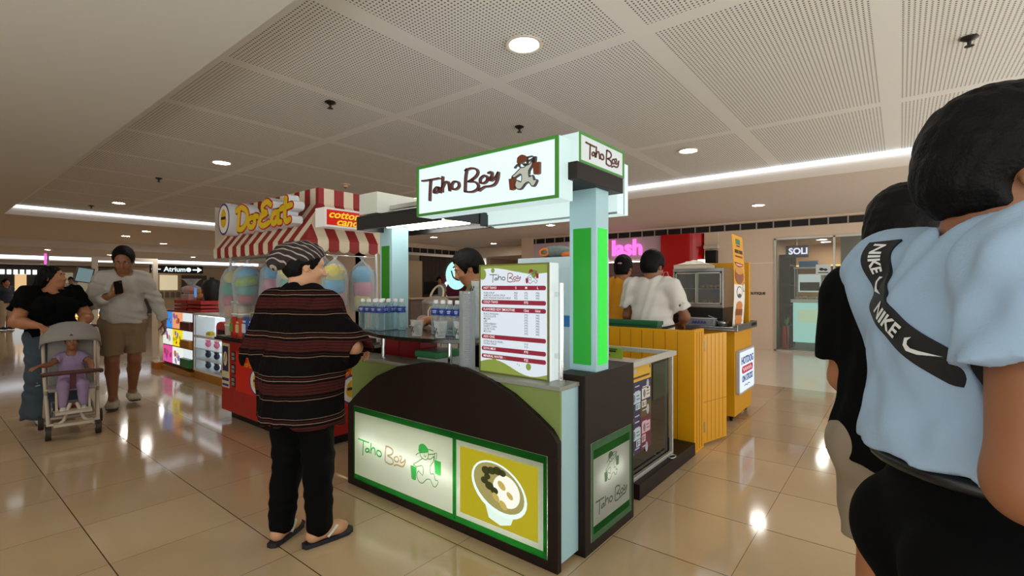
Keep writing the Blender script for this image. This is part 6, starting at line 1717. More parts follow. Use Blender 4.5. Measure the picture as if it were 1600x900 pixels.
def shirt(o, J, g, m, name='shirt', t=.016, hem=.86, sleeve=.75, rs=(.075, .070), vox=.008, belly=0, bust=0, neck=.075, neckz=.0, waves=(), shape=(), ga=1.0, hemn=(0, 0, -1), long=False, chest=1.0, cuff=None, low=None, skirt=.006):
    P = torso(J, g, t, chest, belly, bust) + [cone(J['pel'] + vec(0, 0, -.02), J['wst'], .16 * g + t, .145 * g + t, .72), cone((J['wst'][0], J['wst'][1], J['wst'][2] + .02), (J['pel'][0], J['pel'][1], min(hem - .04, J['wst'][2] - .05)), .148 * g + t, .172 * g + t + skirt, .77)] + list(shape)
    if low: P.append(cone(J['pel'], J['pel'] + vec(0, 0, -low), .165 * g + t, .17 * g + t, .74))
    A = []
    for S in 'LR':
        a, b, c = J['sh' + S], J['el' + S], J['wr' + S]
        if long:
            A.append((S, [cone(a, b, .066 * ga + t * .6, .056 * ga + t * .5), cone(b, b + (c - b) * .97, .056 * ga + t * .5, .037 * ga + t * .4)], b + (c - b) * .96, unit(c - b)))
        else:
            e = a + (b - a) * (sleeve + .12); A.append((S, [cone(a, e, rs[0] * ga, rs[1] * ga)], a + (b - a) * sleeve, unit(b - a)))
    lo, hi = Field.bounds(P + sum((x[1] for x in A), []))
    f = Field(lo, hi, vox); f.add(P, .04)
    f.clip((J['pel'][0], J['pel'][1], hem), hemn)
    for S, pr, e, n in A:
        h = Field(lo, hi, vox); h.add(pr, .015); h.clip(e, n)
        k = .035; q = np.maximum(k - np.abs(f.g - h.g), 0) / k; f.g = np.minimum(f.g, h.g) - q * q * k * .25
        ar = arm(J, S, ga, .004)
        f.add([cone(e - n * .03, e + n * .06, (rs[1] * ga - .020) if not long else .032 * ga, (rs[1] * ga - .017) if not long else .032 * ga, op='s')], .004)
    nk = J['nck']
    f.add([cone(nk + vec(.0, 0, -.02 + neckz), J['head'] + vec(-.02, 0, .02), neck, neck + .01, op='s'), ell(nk + vec(.05, 0, .0 + neckz), (.06, neck * .95, .055), op='s')], .01)
    if waves: f.ripple(waves)
    return field_object(name, f, m, o, relax=1)
def trousers(o, J, g, gl, m, name='trousers', top=1.0, end=.04, t=.018, vox=.008, flare=0.0, waves=(), knee_at=None, rk=.066, ra=.055):
    P = hips(J, g, t) + [cone(J['pel'], J['wst'], .155 * g + t, .145 * g + t, .72)]
    A = []
    for S in 'LR':
        a, b, c = J['hip' + S], J['kn' + S], J['an' + S]
        P += [cone(a, b, .092 * gl + t, rk * gl + t * .7), cone(b, c, rk * gl + t * .7, ra * gl + t * .6 + flare)]
    lo, hi = Field.bounds(P); f = Field(lo, hi, vox); f.add(P, .03)
    f.clip((0, 0, top), (0, 0, 1))
    if knee_at is None: f.clip((0, 0, end), (0, 0, -1))
    else:
        f.clip((0, 0, knee_at), (0, 0, -1))
        for S in 'LR':
            a, b = J['hip' + S], J['kn' + S]; tt = (a[2] - knee_at) / (a[2] - b[2]); e = a + (b - a) * tt
            f.add([cone(e + (a - b) * .08, e - (a - b) * .2, (.092 + (rk - .092) * tt) * gl + t - .026, (.092 + (rk - .092) * tt) * gl + t - .022, op='s')], .004)
    if waves: f.ripple(waves)
    return field_object(name, f, m, o, relax=1)
def shoe(o, J, S, yaw, m, sole, name='shoe', t=.010, vox=.006, top=.085):
    P = foot(J, S, yaw, t); lo, hi = Field.bounds(P); f = Field(lo, hi, vox); f.add(P, .02)
    z0 = J['an' + S][2] - .085
    f.clip((0, 0, z0 + top), (0, 0, 1)); f.clip((0, 0, z0 + .014), (0, 0, -1))
    sh = field_object(name, f, m, o)
    c = J['an' + S]; d = vec(math.cos(yaw), math.sin(yaw), 0); sd = vec(-d[1], d[0], 0)
    b = MB(); fr = Frame((c[0], c[1], z0), d, sd)
    prof = [(-.085, -.025), (-.085, .025), (-.05, .042), (.05, .045), (.13, .055), (.18, .048), (.205, .012), (.195, -.03), (.13, -.052), (.05, -.045), (-.05, -.042)]
    ORG[sh.name] = Vector((0, 0, 0)); b.prism(prof, fr, .001, .02); b.build('sole', sole, sh, bevel=.004)
    return sh
def worn(o): ORG[o.name] = Vector((0, 0, 0)); return o
FOLDS = lambda a=.004: ((a, (.3, 1, .15), .11, .3), (a * .8, (1, -.4, .3), .13, 1.2), (a * .6, (.2, .5, 1), .16, 2.0))

R0 = math.radians
# ---------------------------------------------------------------- customer in the striped tunic
def tunic_material():
    m = mat('striped_tunic', '#1a1210', 0.9, spec=0.1)
    nt, g, x, y, z = position_xyz(m)
    b = nt.nodes['Principled BSDF']
    n = nt.nodes.new('ShaderNodeTexNoise'); n.inputs['Scale'].default_value = 5; nt.links.new(g.outputs['Object'], n.inputs['Vector'])
    zz = mathnode(nt, 'ADD', z, mathnode(nt, 'MULTIPLY', n.outputs['Fac'], 0.02))
    f = mathnode(nt, 'FRACT', mathnode(nt, 'DIVIDE', mathnode(nt, 'SUBTRACT', zz, 0.085), 0.236))
    r = nt.nodes.new('ShaderNodeValToRGB'); r.color_ramp.interpolation = 'CONSTANT'
    K, M, L, D2 = (*lin('#090606'), 1), (*lin('#3f1a17'), 1), (*lin('#7d6150'), 1), (*lin('#200d0c'), 1)
    stops = [(0, K), (.30, L), (.316, K), (.36, M), (.375, K), (.43, M), (.49, D2), (.505, M), (.56, D2), (.575, M), (.63, D2), (.645, M), (.69, K), (.75, L), (.766, K), (.80, M), (.82, K), (.86, L), (.872, K)]
    el_ = r.color_ramp.elements
    el_[0].position, el_[0].color = stops[0]; el_[1].position, el_[1].color = stops[1]
    for p, c in stops[2:]:
        e_ = el_.new(p); e_.color = c
    nt.links.new(f, r.inputs[0]); nt.links.new(r.outputs[0], b.inputs['Base Color'])
    return m
Rh = rot_zyx(R0(-42), .18, 0)
o, J, R = body('woman in a striped tunic and slouchy cap standing before the kiosk, back turned', (1.34, 2.54, 0.018), R0(22), .92,
    dict(shL=(-.015, .165, 1.37), shR=(-.015, -.165, 1.37), elR=(.03, -.33, 1.14), wrR=(.27, -.24, 1.10), elL=(-.03, .275, 1.12), wrL=(.18, .17, 1.0), head=(.035, -.01, 1.60),
         anL=(-.02, .12, .085), knL=(.02, .10, .49), anR=(.02, -.115, .085), knR=(.03, -.10, .49)), SKIN3, .006, 1.08, 1.05, 1.0, Rh,
    (dict(d=(.6, -.7, -.3), n=(-.6, -.6, 0), thumb=-1), dict(d=(.8, .4, -.4), n=(0, .3, -1), thumb=1)), (R0(8), R0(-26)), belly=.9, bust=.9)
P = torso(J, 1.1, .03) + [cone(J['chs'], vec(0, 0, .98), .195, .245, .80), cone(vec(0, 0, .98), vec(0, 0, .66), .245, .26, .80)]
A = []
for S, s_ in (('L', 1), ('R', -1)):
    a, b = J['sh' + S], J['el' + S]; A += [cone(a, a + (b - a) * 1.15, .078, .105, .85), cone(a + vec(0, 0, -.03), a + (b - a) * .9 + vec(0, -.05 * s_, -.06), .08, .09)]
lo, hi = Field.bounds(P + A); f = Field(lo, hi, .0065); f.add(P, .05); f.add(A, .07)
f.clip((0, 0, .70), (-.05, .10, -1))
for S in 'LR':
    a, b = J['sh' + S], J['el' + S]; n = unit(b - a); e = a + (b - a) * 1.0; h = np.array(n) ; 
    f.add([cone(e - n * .02 + vec(0, 0, 0), e + n * .22, .082, .10, op='s', k=.006)], .005)
f.add([cone(J['nck'] + vec(.01, 0, .0), J['head'], .072, .08, op='s'), ell(J['nck'] + vec(.05, 0, .0), (.06, .07, .05), op='s')], .01)
f.add([cone(vec(0, 0, .69), vec(0, 0, .60), .235, .25, .78, op='s')], .01)
f.ripple([(.006, (.35, 1, .05), .12, .5), (.005, (1, .3, .1), .15, 1.5), (.004, (.2, .6, .5), .20, 2.0), (.003, (.5, 1, .2), .06, 0)])
field_object('tunic', f, tunic_material(), o, 'black and maroon striped tunic')
BLKT = mat('black_cloth', '#060607', 0.9, spec=0.1)
trousers(o, J, 1.05, 1.0, BLKT, end=.03, t=.024, waves=[(.003, (.2, .3, 1), .09, .4), (.003, (1, .2, .4), .12, 1.1)], rk=.072, ra=.058)
hair_short(o, J, R, thick=.010, fringe=-.02, back=.0)
c = J['head']; L = lambda x, y, z: c + R @ vec(x, y, z)
P = [ell(L(-.015, 0, .055), (.119, .101, .098), R), ell(L(-.10, .02, .04), (.088, .088, .085), R), ell(L(-.15, .03, .0), (.06, .065, .06), R)]
lo, hi = Field.bounds(P); f = Field(lo, hi, .005); f.add(P, .03); f.clip(L(.03, 0, .05), R @ vec(.5, 0, -.87)); f.ripple([(.003, R @ vec(1, .5, .6), .04, 0), (.002, R @ vec(-.3, 1, .4), .05, 1)])
capm = mat('striped_cap', '#2a1d1c', .85); nt, g_, x_, y_, z_ = position_xyz(capm)
fr_ = mathnode(nt, 'FRACT', mathnode(nt, 'MULTIPLY', mathnode(nt, 'ADD', mathnode(nt, 'MULTIPLY', z_, .75), mathnode(nt, 'MULTIPLY', x_, .75)), 34))
mx_ = nt.nodes.new('ShaderNodeMix'); mx_.data_type = 'RGBA'; nt.links.new(mathnode(nt, 'GREATER_THAN', fr_, .78), mx_.inputs[0]); mx_.inputs[6].default_value = (*lin('#241817'), 1); mx_.inputs[7].default_value = (*lin('#9c9088'), 1)
nt.links.new(mx_.outputs[2], nt.nodes['Principled BSDF'].inputs['Base Color'])
field_object('slouch_cap', f, capm, o, 'dark slouchy cap with pale stripes')
worn(o)
FOAM = mat('sandal_navy', '#15161f', .6); STRAPW = mat('sandal_strap', '#d5d2cc', .5)
for S, yw in (('L', R0(8)), ('R', R0(-26))):
    an = J['an' + S]; d = vec(math.cos(yw), math.sin(yw), 0); sd = vec(-d[1], d[0], 0)
    fr = Frame((an[0], an[1], 0), d, sd)
    b = MB(); b.prism([(-.09, -.03), (-.10, 0), (-.09, .03), (-.02, .042), (.08, .05), (.16, .052), (.205, .03), (.215, 0), (.20, -.03), (.16, -.052), (.08, -.05), (-.02, -.042)], fr, -.019, .004)
    sd_ = b.build('flip_flop', FOAM, o, bevel=.004, label='dark flip flop with white straps'); ORG[sd_.name] = Vector((0, 0, 0))
    b = MB()
    for q in (-1, 1): b.tube([fr(.155, 0, .006), fr(.135, q * .012, .045), fr(.09, q * .035, .058), fr(.03, q * .05, .02)], [.007, .009, .010, .008], 8)
    b.build('strap', STRAPW, sd_, smooth=60)

# ---------------------------------------------------------------- man reading his phone
Rh = rot_zyx(R0(-12), .5, 0)
o, J, R = body('man in a pale grey sweatshirt and khaki shorts walking while reading his phone', (1.585, 7.04, .016), R0(-100), 1.055,
    dict(elR=(.02, -.29, 1.10), wrR=(.25, -.12, 1.20), elL=(-.05, .30, 1.12), wrL=(.02, .36, .90), shL=(-.015, .172, 1.375), shR=(-.015, -.172, 1.375), head=(.055, 0, 1.58),
         anR=(.08, -.09, .085), knR=(.11, -.10, .50), anL=(-.20, .09, .10), knL=(-.03, .10, .49), hipR=(.01, -.09, .90)), SKIN2, .0075, 1.04, 1.05, 1.1, Rh,
    (dict(d=(.1, .15, -1), n=(.1, -1, 0), thumb=1, curl=.35), dict(d=(.35, .75, .45), n=(-.75, .2, .6), thumb=1, curl=.75)), (R0(6), R0(-6)), hsz=1.14)
SW = mat('sweat_grey', '#aba69d', 0.9, bump=.15, nscale=120)
shirt(o, J, 1.08, SW, 'sweatshirt', .022, .90, long=True, ga=1.10, waves=[(.006, (.2, .3, 1), .09, .3), (.005, (.3, 1, .4), .12, 1.0), (.004, (1, .2, .6), .10, 2)], neck=.07)
trousers(o, J, 1.1, 1.1, mat('khaki_cloth', '#857055', .85), 'shorts', 1.02, t=.016, knee_at=.56, rk=.078, waves=[(.003, (.2, 1, .3), .13, .2), (.003, (.3, .2, 1), .12, 1)])
hair_short(o, J, R, 1.12, thick=.012, fringe=-.03)
for S, yw in (('L', R0(6)), ('R', R0(-6))): shoe(o, J, S, yw, mat('clog_cream', '#a99c84', .6, noise=.4, nscale=40), mat('clog_sole', '#3a332a', .6), 'clog', .014, .007, .075)
# the phone
Mx = Matrix.Translation((1.585, 7.04, .016)) @ Matrix.Rotation(R0(-100), 4, 'Z') @ Matrix.Scale(1.055, 4)
pc = Mx @ Vector((.315, -.055, 1.285)); rz = Matrix.Rotation(R0(-100), 3, 'Z')
fr = Frame(pc, rz @ Vector((-.15, .95, .25)), rz @ Vector((.35, -.1, .75)))
b = MB(); b.rect(-.038, .038, -.078, .078, fr, -.004, .004, 0, .009); ph = tag(b.build('mobile_phone', BLACK), 'black phone held up in the hand of the man in grey', 'phone')
b = MB(); b.rect(-.034, .034, -.072, .072, fr, -.0052, -.0042, 0, .006); b.build('screen', lit('phone_glow', '#b0b8c8', .5), ph)
b = MB(); b.rect(.012, .030, .045, .070, fr, .004, .0055, 0, .004); b.build('camera_bump', DARK, ph)

# ---------------------------------------------------------------- woman pushing the stroller
Rh = rot_zyx(R0(46), -.12, 0)
o, J, R = body('woman in a black puff-sleeved top and wide blue jeans pushing the stroller', (.955, 6.86, .016), R0(-86), .925,
    dict(elR=(.06, -.30, 1.10), wrR=(.33, -.17, 1.06), elL=(.08, .28, 1.12), wrL=(.34, .17, 1.07), shL=(-.015, .18, 1.38), shR=(-.015, -.18, 1.38), head=(.0, .01, 1.575),
         anL=(-.16, .10, .10), knL=(-.02, .11, .49), anR=(.06, -.11, .085), knR=(.07, -.10, .49)), SKIN, .0075, 1.22, 1.45, 1.2, Rh,
    (dict(d=(.8, -.2, -.2), n=(.1, 0, -1), thumb=-1, curl=.8), dict(d=(.8, .2, -.2), n=(.1, 0, -1), thumb=1, curl=.8)), (0, 0), belly=1.0, bust=1.35)
TOPB = mat('black_top', '#060607', .9, spec=0.1)
shirt(o, J, 1.24, TOPB, 'black_top', .018, .93, sleeve=.62, rs=(.095, .088), ga=1.25, belly=1.05, bust=1.4, neck=.105, neckz=-.02, waves=[(.005, (.3, 1, .2), .09, .3), (.005, (.2, .3, 1), .11, 1)])
JE = mat('blue_denim', '#384652', .85, noise=.25, nscale=9)
trousers(o, J, 1.2, 1.25, JE, 'wide_jeans', 1.03, .05, t=.028, rk=.092, ra=.098, flare=.02, waves=[(.006, (.2, .3, 1), .12, .2), (.005, (1, .6, .2), .14, 1)])
c = J['head']; L = lambda x, y, z: c + R @ vec(x, y, z)
P = [ell(L(-.02, 0, .035), (.112, .092, .102), R), cone(L(-.06, .05, 0), J['nck'] + vec(-.09, .06, -.05), .065, .06), cone(L(-.06, -.05, 0), J['nck'] + vec(-.07, -.12, -.05), .065, .06), cone(L(-.08, 0, 0), J['nck'] + vec(-.10, -.02, -.14), .075, .05)]
lo, hi = Field.bounds(P); f = Field(lo, hi, .0075); f.add(P, .03); f.add([ell(L(.09, 0, -.03), (.085, .072, .105), R, op='s')], .012); f.ripple([(.003, R @ vec(.4, 1, .1), .03, 0), (.003, R @ vec(1, .3, .1), .035, 1)])
field_object('long_hair', f, HAIR, o)
b = MB(); worn(o); b.tube([J['nck'] + vec(-.03, -.12, -.02), J['nck'] + vec(.06, -.06, -.06), J['nck'] + vec(.115, .02, -.13)], .013, 8); b.build('neck_strap', TOPB, o, smooth=60)
for S in 'LR': shoe(o, J, S, 0, mat('sneaker_white', '#c9c5be', .6), mat('sneaker_sole', '#d8d6d2', .6), 'sneaker')
JT = mat('denim_tear', '#a9b4ba', .9)
b = MB(); fr = Frame(J['knR'] + vec(.125, 0, -.02), (0, 1, .1), (0, 0, 1))
for k in range(5): b.strokes([[(-.07 + .01 * k, .03 * k - .05), (0, .03 * k - .045), (.07 - .01 * k, .03 * k - .05)]], .010, fr, -.03, .004)
b.build('knee_rip', JT, o, label='pale frayed knee rip')

# ---------------------------------------------------------------- stroller and baby
SF = mat('stroller_cream', '#b9ac98', .45); SG = mat('stroller_grey', '#8d8984', .8); SB = mat('stroller_leather', '#4a241b', .6)
W = thing('baby_stroller', 'cream framed baby stroller with grey hood and four small wheels', 'stroller', (0, 0, 0))
for x, y, lx in ((.30, .15, 1), (.30, -.15, 1), (-.22, .19, 0), (-.22, -.19, 0)):
    b = MB(); b.cyl((x, y - .018, .065), (x, y + .018, .065), .065, n=20); wl = b.build('wheel', mat('wheel_dark', '#2a1d18', .6), W, smooth=40)
    b = MB(); b.cyl((x, y - .02, .065), (x, y + .02, .065), .022, n=12); b.build('hub', SF, wl, smooth=40)
b = MB()
for s_ in (-1, 1):
    b.tube([(.30, .15 * s_, .10), (.26, .15 * s_, .16), (.05, .16 * s_, .34), (-.10, .17 * s_, .55), (-.24, .18 * s_, .90), (-.28, .17 * s_, .97)], .013, 8)
    b.tube([(-.22, .17 * s_, .075), (-.05, .165 * s_, .30), (.10, .16 * s_, .42)], .012, 8)
    b.tube([(.30, .13 * s_, .10), (.30, .06 * s_, .16), (.24, .02 * s_, .30)], .013, 8)
b.tube([(.30, -.16, .13), (.30, .16, .13)], .016, 8); b.tube([(-.22, -.19, .085), (-.22, .19, .085)], .012, 8)
b.box(.25, .36, -.12, .12, .118, .142)
b.build('frame', SF, W, smooth=50)
b = MB(); b.tube([(-.28, -.19, .97), (-.295, -.10, .985), (-.295, .10, .985), (-.28, .19, .97)], .018, 10); b.build('handle', SB, W, smooth=50)
b = MB(); b.box(-.12, .14, -.15, .15, .40, .43); b.add([(-.12, -.15, .40), (-.12, .15, .40), (-.24, .15, .85), (-.24, -.15, .85), (-.15, -.15, .40), (-.15, .15, .40), (-.27, .15, .85), (-.27, -.15, .85)], [(0, 1, 2, 3), (7, 6, 5, 4), (0, 3, 7, 4), (1, 5, 6, 2), (3, 2, 6, 7), (0, 4, 5, 1)])
b.build('seat', SG, W, bevel=.01)
vs = []; fs = []; n1, n2 = 9, 12
for i in range(n1):
    a = R0(20 + 100 * i / (n1 - 1))
    for j in range(n2):
        bb = PI * j / (n2 - 1)
        vs.append((-.27 + .26 * math.cos(a) * (.35 + .65 * math.sin(bb)), .20 * math.cos(bb), .70 + .08 + .25 * math.sin(a) * math.sin(bb) ** .6))
for i in range(n1 - 1):
    for j in range(n2 - 1): fs.append((i * n2 + j, i * n2 + j + 1, (i + 1) * n2 + j + 1, (i + 1) * n2 + j))
b = MB(); b.add(vs, fs); b.build('hood', SG, W, smooth=60, solid=.006)
b = MB(); b.tube([(.10, -.18, .56), (.24, -.17, .585), (.27, 0, .59), (.24, .17, .585), (.10, .18, .56)], .020, 10); b.build('bumper_bar', SB, W, smooth=50)
b = MB(); b.box(.20, .36, -.11, .11, .225, .245); b.tube([(.14, -.10, .40), (.24, -.10, .24)], .009, 6); b.tube([(.14, .10, .40), (.24, .10, .24)], .009, 6); b.build('footrest', SF, W)
b = MB(); b.box(.142, .16, -.02, .02, .42, .59); b.build('crotch_strap', mat('strap_maroon', '#5a2530', .7), W)
b = MB(); b.box(-.15, .16, -.13, .13, .17, .18); b.box(-.15, .16, -.13, -.12, .18, .26); b.box(-.15, .16, .12, .13, .18, .26); b.box(-.16, -.15, -.13, .13, .18, .26); b.box(.15, .16, -.13, .13, .18, .23); b.build('basket', SG, W)
W.location = (1.01, 6.24, 0); W.scale = (1, 1.14, 1); W.rotation_euler = (0, 0, R0(-97))
SWm = Matrix.Translation((1.01, 6.24, 0)) @ Matrix.Rotation(R0(-97), 4, 'Z')
b = MB(); pts = [SWm @ Vector(p) for p in ((-.02, -.06, .182), (.12, .05, .29))]
b.ball(SWm @ Vector((.03, -.02, .215)), (.07, .09, .034), 14); tag(b.build('folded_cloth', mat('cloth_red', '#a3161c', .8), smooth=60), 'red cloth bundle in the basket under the stroller', 'cloth')
o, J, R = body('baby in lilac trousers sitting in the stroller with arms spread', (1.01 + .07 * math.cos(R0(-97)) * -1, 6.24 - .07 * math.sin(R0(-97)), .315), R0(-97), .53,
    dict(pel=(0, 0, .28), wst=(-.04, 0, .42), chs=(-.08, 0, .62), nck=(-.09, 0, .78), head=(-.04, 0, 1.0), shL=(-.09, .14, .72), shR=(-.09, -.14, .72), elR=(.10, -.30, .62), wrR=(.26, -.44, .62), elL=(.14, .26, .60), wrL=(.36, .26, .50),
         hipL=(.04, .08, .26), hipR=(.04, -.08, .26), knL=(.46, .13, .27), knR=(.46, -.13, .27), anL=(.50, .13, -.10), anR=(.50, -.13, -.10)), SKIN2, .012, 1.0, 1.05, 1.0, rot_zyx(0, .1, .08),
    (dict(d=(.7, -.3, -.1), n=(0, 0, -1), thumb=1, curl=.4), dict(d=(.6, -.6, -.2), n=(0, -.3, -1), thumb=-1, curl=.4)), (0, 0), hsz=1.22)
LIL = mat('lilac_cloth', '#8f7a9c', .85)
shirt(o, J, 1.0, LIL, 'lilac_top', .02, .26, sleeve=.55, rs=(.075, .075), vox=.014, waves=[(.004, (.3, 1, .3), .1, 0)])
P = hips(J, 1.0, .02)
for S in 'LR': P += [cone(J['hip' + S], J['kn' + S], .105, .082), cone(J['kn' + S], J['an' + S] + vec(0, 0, .03), .082, .062)]
lo, hi = Field.bounds(P); f = Field(lo, hi, .012); f.add(P, .03); f.ripple([(.004, (1, .2, .4), .1, 0)]); field_object('lilac_trousers', f, LIL, o)
hair_short(o, J, R, 1.22, .012, .008, fringe=-.03, m=mat('baby_hair', '#1c120e', .6))
for S in 'LR':
    P = foot(J, S, 0, .008); lo, hi = Field.bounds(P); f = Field(lo, hi, .012); f.add(P, .02); f.clip((0, 0, J['an' + S][2] + .01), (0, 0, 1)); field_object('sock', f, mat('sock_white', '#c9c4bc', .8), o)

# ---------------------------------------------------------------- worker inside the kiosk
o, J, R = body('worker in an olive shirt looking down behind the bottles in the kiosk', (2.76, 2.56, 0.016), R0(128), .955,
    dict(elL=(.10, .24, 1.13), wrL=(.36, .12, 1.17), elR=(.12, -.22, 1.14), wrR=(.38, -.04, 1.16), head=(.07, 0, 1.575), nck=(0, 0, 1.43)), SKIN, .0065, 1.0, 1.05, 1.0, rot_zyx(R0(12), .45, 0),
    (dict(d=(.8, -.3, -.1), n=(0, -.6, -.6), thumb=1, curl=.6), dict(d=(.8, .3, -.1), n=(0, .6, -.6), thumb=-1, curl=.6)), (0, 0))
shirt(o, J, 1.0, mat('olive_cloth', '#5c5630', .85), 'olive_shirt', .02, .90, waves=FOLDS())
trousers(o, J, 1.0, 1.0, BLKT)
hair_short(o, J, R, thick=.022, fringe=-.03)
for S in 'LR': shoe(o, J, S, 0, mat('shoe_black', '#141414', .5), BLACK)
t = thing('food_pouch', 'clear pouch with pink contents in the kiosk worker\'s hands', 'pouch', (2.40, 2.86, 1.06))
b = MB(); b.ball((2.475, 2.845, 1.12), (.05, .06, .045), 14); b.build('pouch_film', clear('pouch_clear', '#e8dde2', .3, .8, .1, body='#b9a8ae'), t, smooth=60)
b = MB(); b.ball((2.475, 2.845, 1.105), (.042, .05, .026), 12); b.build('pink_filling', mat('filling_pink', '#9c2f52', .4), t, smooth=60)

# ---------------------------------------------------------------- hot dog stall workers
o, J, R = body('worker in a white shirt and apron with his back turned at the hot dog counter', (4.47, 1.86, .016), R0(4), .985,
    dict(elR=(.06, -.30, 1.10), wrR=(.30, -.20, 1.02), elL=(.0, .25, 1.10), wrL=(.22, .15, .98), head=(.03, 0, 1.58), shL=(-.015, .19, 1.385), shR=(-.015, -.19, 1.385)), SKIN2, .007, 1.05, 1.1, 1.0, rot_zyx(R0(-12), .25, 0),
    (dict(d=(.8, -.2, -.4), n=(0, -.3, -1), thumb=-1), dict(d=(.8, .2, -.4), n=(0, .3, -1), thumb=1)), (0, 0), hsz=1.16)
WT = mat('white_cotton', '#cfccc6', .85)
shirt(o, J, 1.06, WT, 'white_shirt', .028, .93, sleeve=.74, rs=(.085, .090), waves=[(.005, (.3, 1, .25), .10, .3), (.004, (.2, .5, 1), .12, 1)], low=.05)
trousers(o, J, 1.05, 1.05, BLKT)
hair_short(o, J, R, 1.16, thick=.016)
for S in 'LR': shoe(o, J, S, 0, mat('shoe_black'), BLACK)
worn(o); b = MB(); b.tube([(.175 * 1.03 * math.cos(a), .215 * math.sin(a), 1.005 + .01 * math.sin(3 * a)) for a in [i * PI / 10 for i in range(20)]], .013, 8, closed=True); b.tube([(-.17, .02, 1.0), (-.19, .03, .93), (-.18, .05, .86)], .010, 6); b.tube([(-.17, .0, 1.0), (-.19, -.02, .92), (-.18, -.03, .84)], .010, 6); b.build('apron_string', BLACK, o, smooth=60)
P = [cone((-.09, -.06, .97), (-.14, -.08, .74), .10, .13, .5), cone((-.09, .06, .97), (-.14, .06, .74), .09, .11, .5)]; lo, hi = Field.bounds(P); f = Field(lo, hi, .008); f.add(P, .03); f.clip((0, 0, .76), (0, 0, -1)); f.ripple([(.008, (.2, 1, .1), .09, 0)]); field_object('apron', f, WT, o, 'white apron tail')
o, J, R = body('worker in a yellow shirt with hair tied up beside the green lit post', (4.73, 2.29, .016), R0(8), .99,
    dict(elR=(.06, -.26, 1.12), wrR=(.30, -.16, 1.05), elL=(.06, .25, 1.12), wrL=(.3, .15, 1.05), head=(.03, 0, 1.57)), SKIN, .0075, 1.0, 1.05, 1.0, rot_zyx(0, .3, 0),
    (dict(d=(.8, -.2, -.4), n=(0, -.3, -1), thumb=-1), dict(d=(.8, .2, -.4), n=(0, .3, -1), thumb=1)), (0, 0))
shirt(o, J, 1.03, mat('yellow_cotton', '#d08f10', .85), 'yellow_shirt', .026, .90, sleeve=.8, rs=(.08, .082), waves=FOLDS(.005))
trousers(o, J, 1.08, 1.05, BLKT, 'black_apron', top=1.12, t=.03)
hair_short(o, J, R, thick=.012, back=.01)
c = J['head'] + R @ vec(-.10, 0, .06); P = [ell(c, (.05, .06, .05))]; lo, hi = Field.bounds(P); f = Field(lo, hi, .007); f.add(P, .01); field_object('hair_bun', f, HAIR, o)
P = [ell(J['head'] + R @ vec(-.122, 0, .01), (.014, .03, .024))]; lo, hi = Field.bounds(P); f = Field(lo, hi, .006); f.add(P, .01); field_object('hair_clip', f, mat('clip_pink', '#b98a92', .6), o)
for S in 'LR': shoe(o, J, S, 0, mat('shoe_black'), BLACK)

# ---------------------------------------------------------------- two men close by on the right
MAN = ((1.167, -.092, .016), R0(-64), .99)
o, J, R = body('man in a light blue t-shirt with a black strap across his back', MAN[0], MAN[1], MAN[2],
    dict(shL=(-.015, .19, 1.40), shR=(-.015, -.19, 1.40), elR=(-.07, -.25, 1.12), wrR=(.14, -.20, 1.02), elL=(.08, .23, 1.13), wrL=(.28, .12, 1.10), head=(.055, -.01, 1.57), nck=(.02, 0, 1.435)), SKIN2, .0055, .90, 1.25, .98, rot_zyx(R0(-6), .12, 0),
    (dict(d=(.8, .3, -.2), n=(0, -.3, -1), thumb=1), dict(d=(.8, -.3, -.2), n=(0, .3, -1), thumb=-1)), (0, 0))
BLU = mat('light_blue_cotton', '#93adc9', .9, bump=.12, nscale=200)
sh = shirt(o, J, 1.1, BLU, 't_shirt', .026, 1.08, sleeve=.50, rs=(.090, .086), vox=.0055, ga=1.1, waves=[(.0035, (.25, 1, .35), .085, .3), (.003, (.3, .8, -.5), .10, 1.3), (.0025, (.2, .3, 1), .12, 2.2)], neck=.070, neckz=.008)
trousers(o, J, .88, 1.0, mat('black_denim', '#050506', .9, spec=0.1), end=.05, top=1.105, t=.014, vox=.008)
hair_short(o, J, R, 1.07, .005, .016, fringe=-.01, back=.0)
worn(o); b = MB(); b.tube([(.126 * math.cos(a), .168 * math.sin(a), 1.068) for a in [i * PI / 12 for i in range(24)]], .012, 8, closed=True); b.build('belt', mat('belt_black', '#101114', .4), o, smooth=60)
for S in 'LR': shoe(o, J, S, 0, mat('shoe_black'), mat('sneaker_sole'))
# strap laid on the back of the shirt
from mathutils.bvhtree import BVHTree
bv = BVHTree.FromPolygons([v.co for v in sh.data.vertices], [p.vertices for p in sh.data.polygons])
TOW = Matrix.Translation(MAN[0]) @ Matrix.Rotation(MAN[1], 4, 'Z') @ Matrix.Scale(MAN[2], 4)
SP_ = [(.125, 1.474), (.124, 1.452), (.117, 1.424), (.095, 1.388), (.05, 1.35), (-.005, 1.318), (-.07, 1.284), (-.135, 1.252), (-.20, 1.225)]
def strap_center(u):
    u = max(0, min(len(SP_) - 1.001, u)); i = int(u); t = u - i; q = [SP_[max(0, min(len(SP_) - 1, i + k))] for k in (-1, 0, 1, 2)]
    return Vector([.5 * (2 * q[1][k] + (q[2][k] - q[0][k]) * t + (2 * q[0][k] - 5 * q[1][k] + 4 * q[2][k] - q[3][k]) * t * t + (3 * q[1][k] - q[0][k] - 3 * q[2][k] + q[3][k]) * t ** 3) for k in (0, 1)])
LEN = [0.0]
for i in range(160):
    LEN.append(LEN[-1] + (strap_center((i + 1) * (len(SP_) - 1) / 160) - strap_center(i * (len(SP_) - 1) / 160)).length)
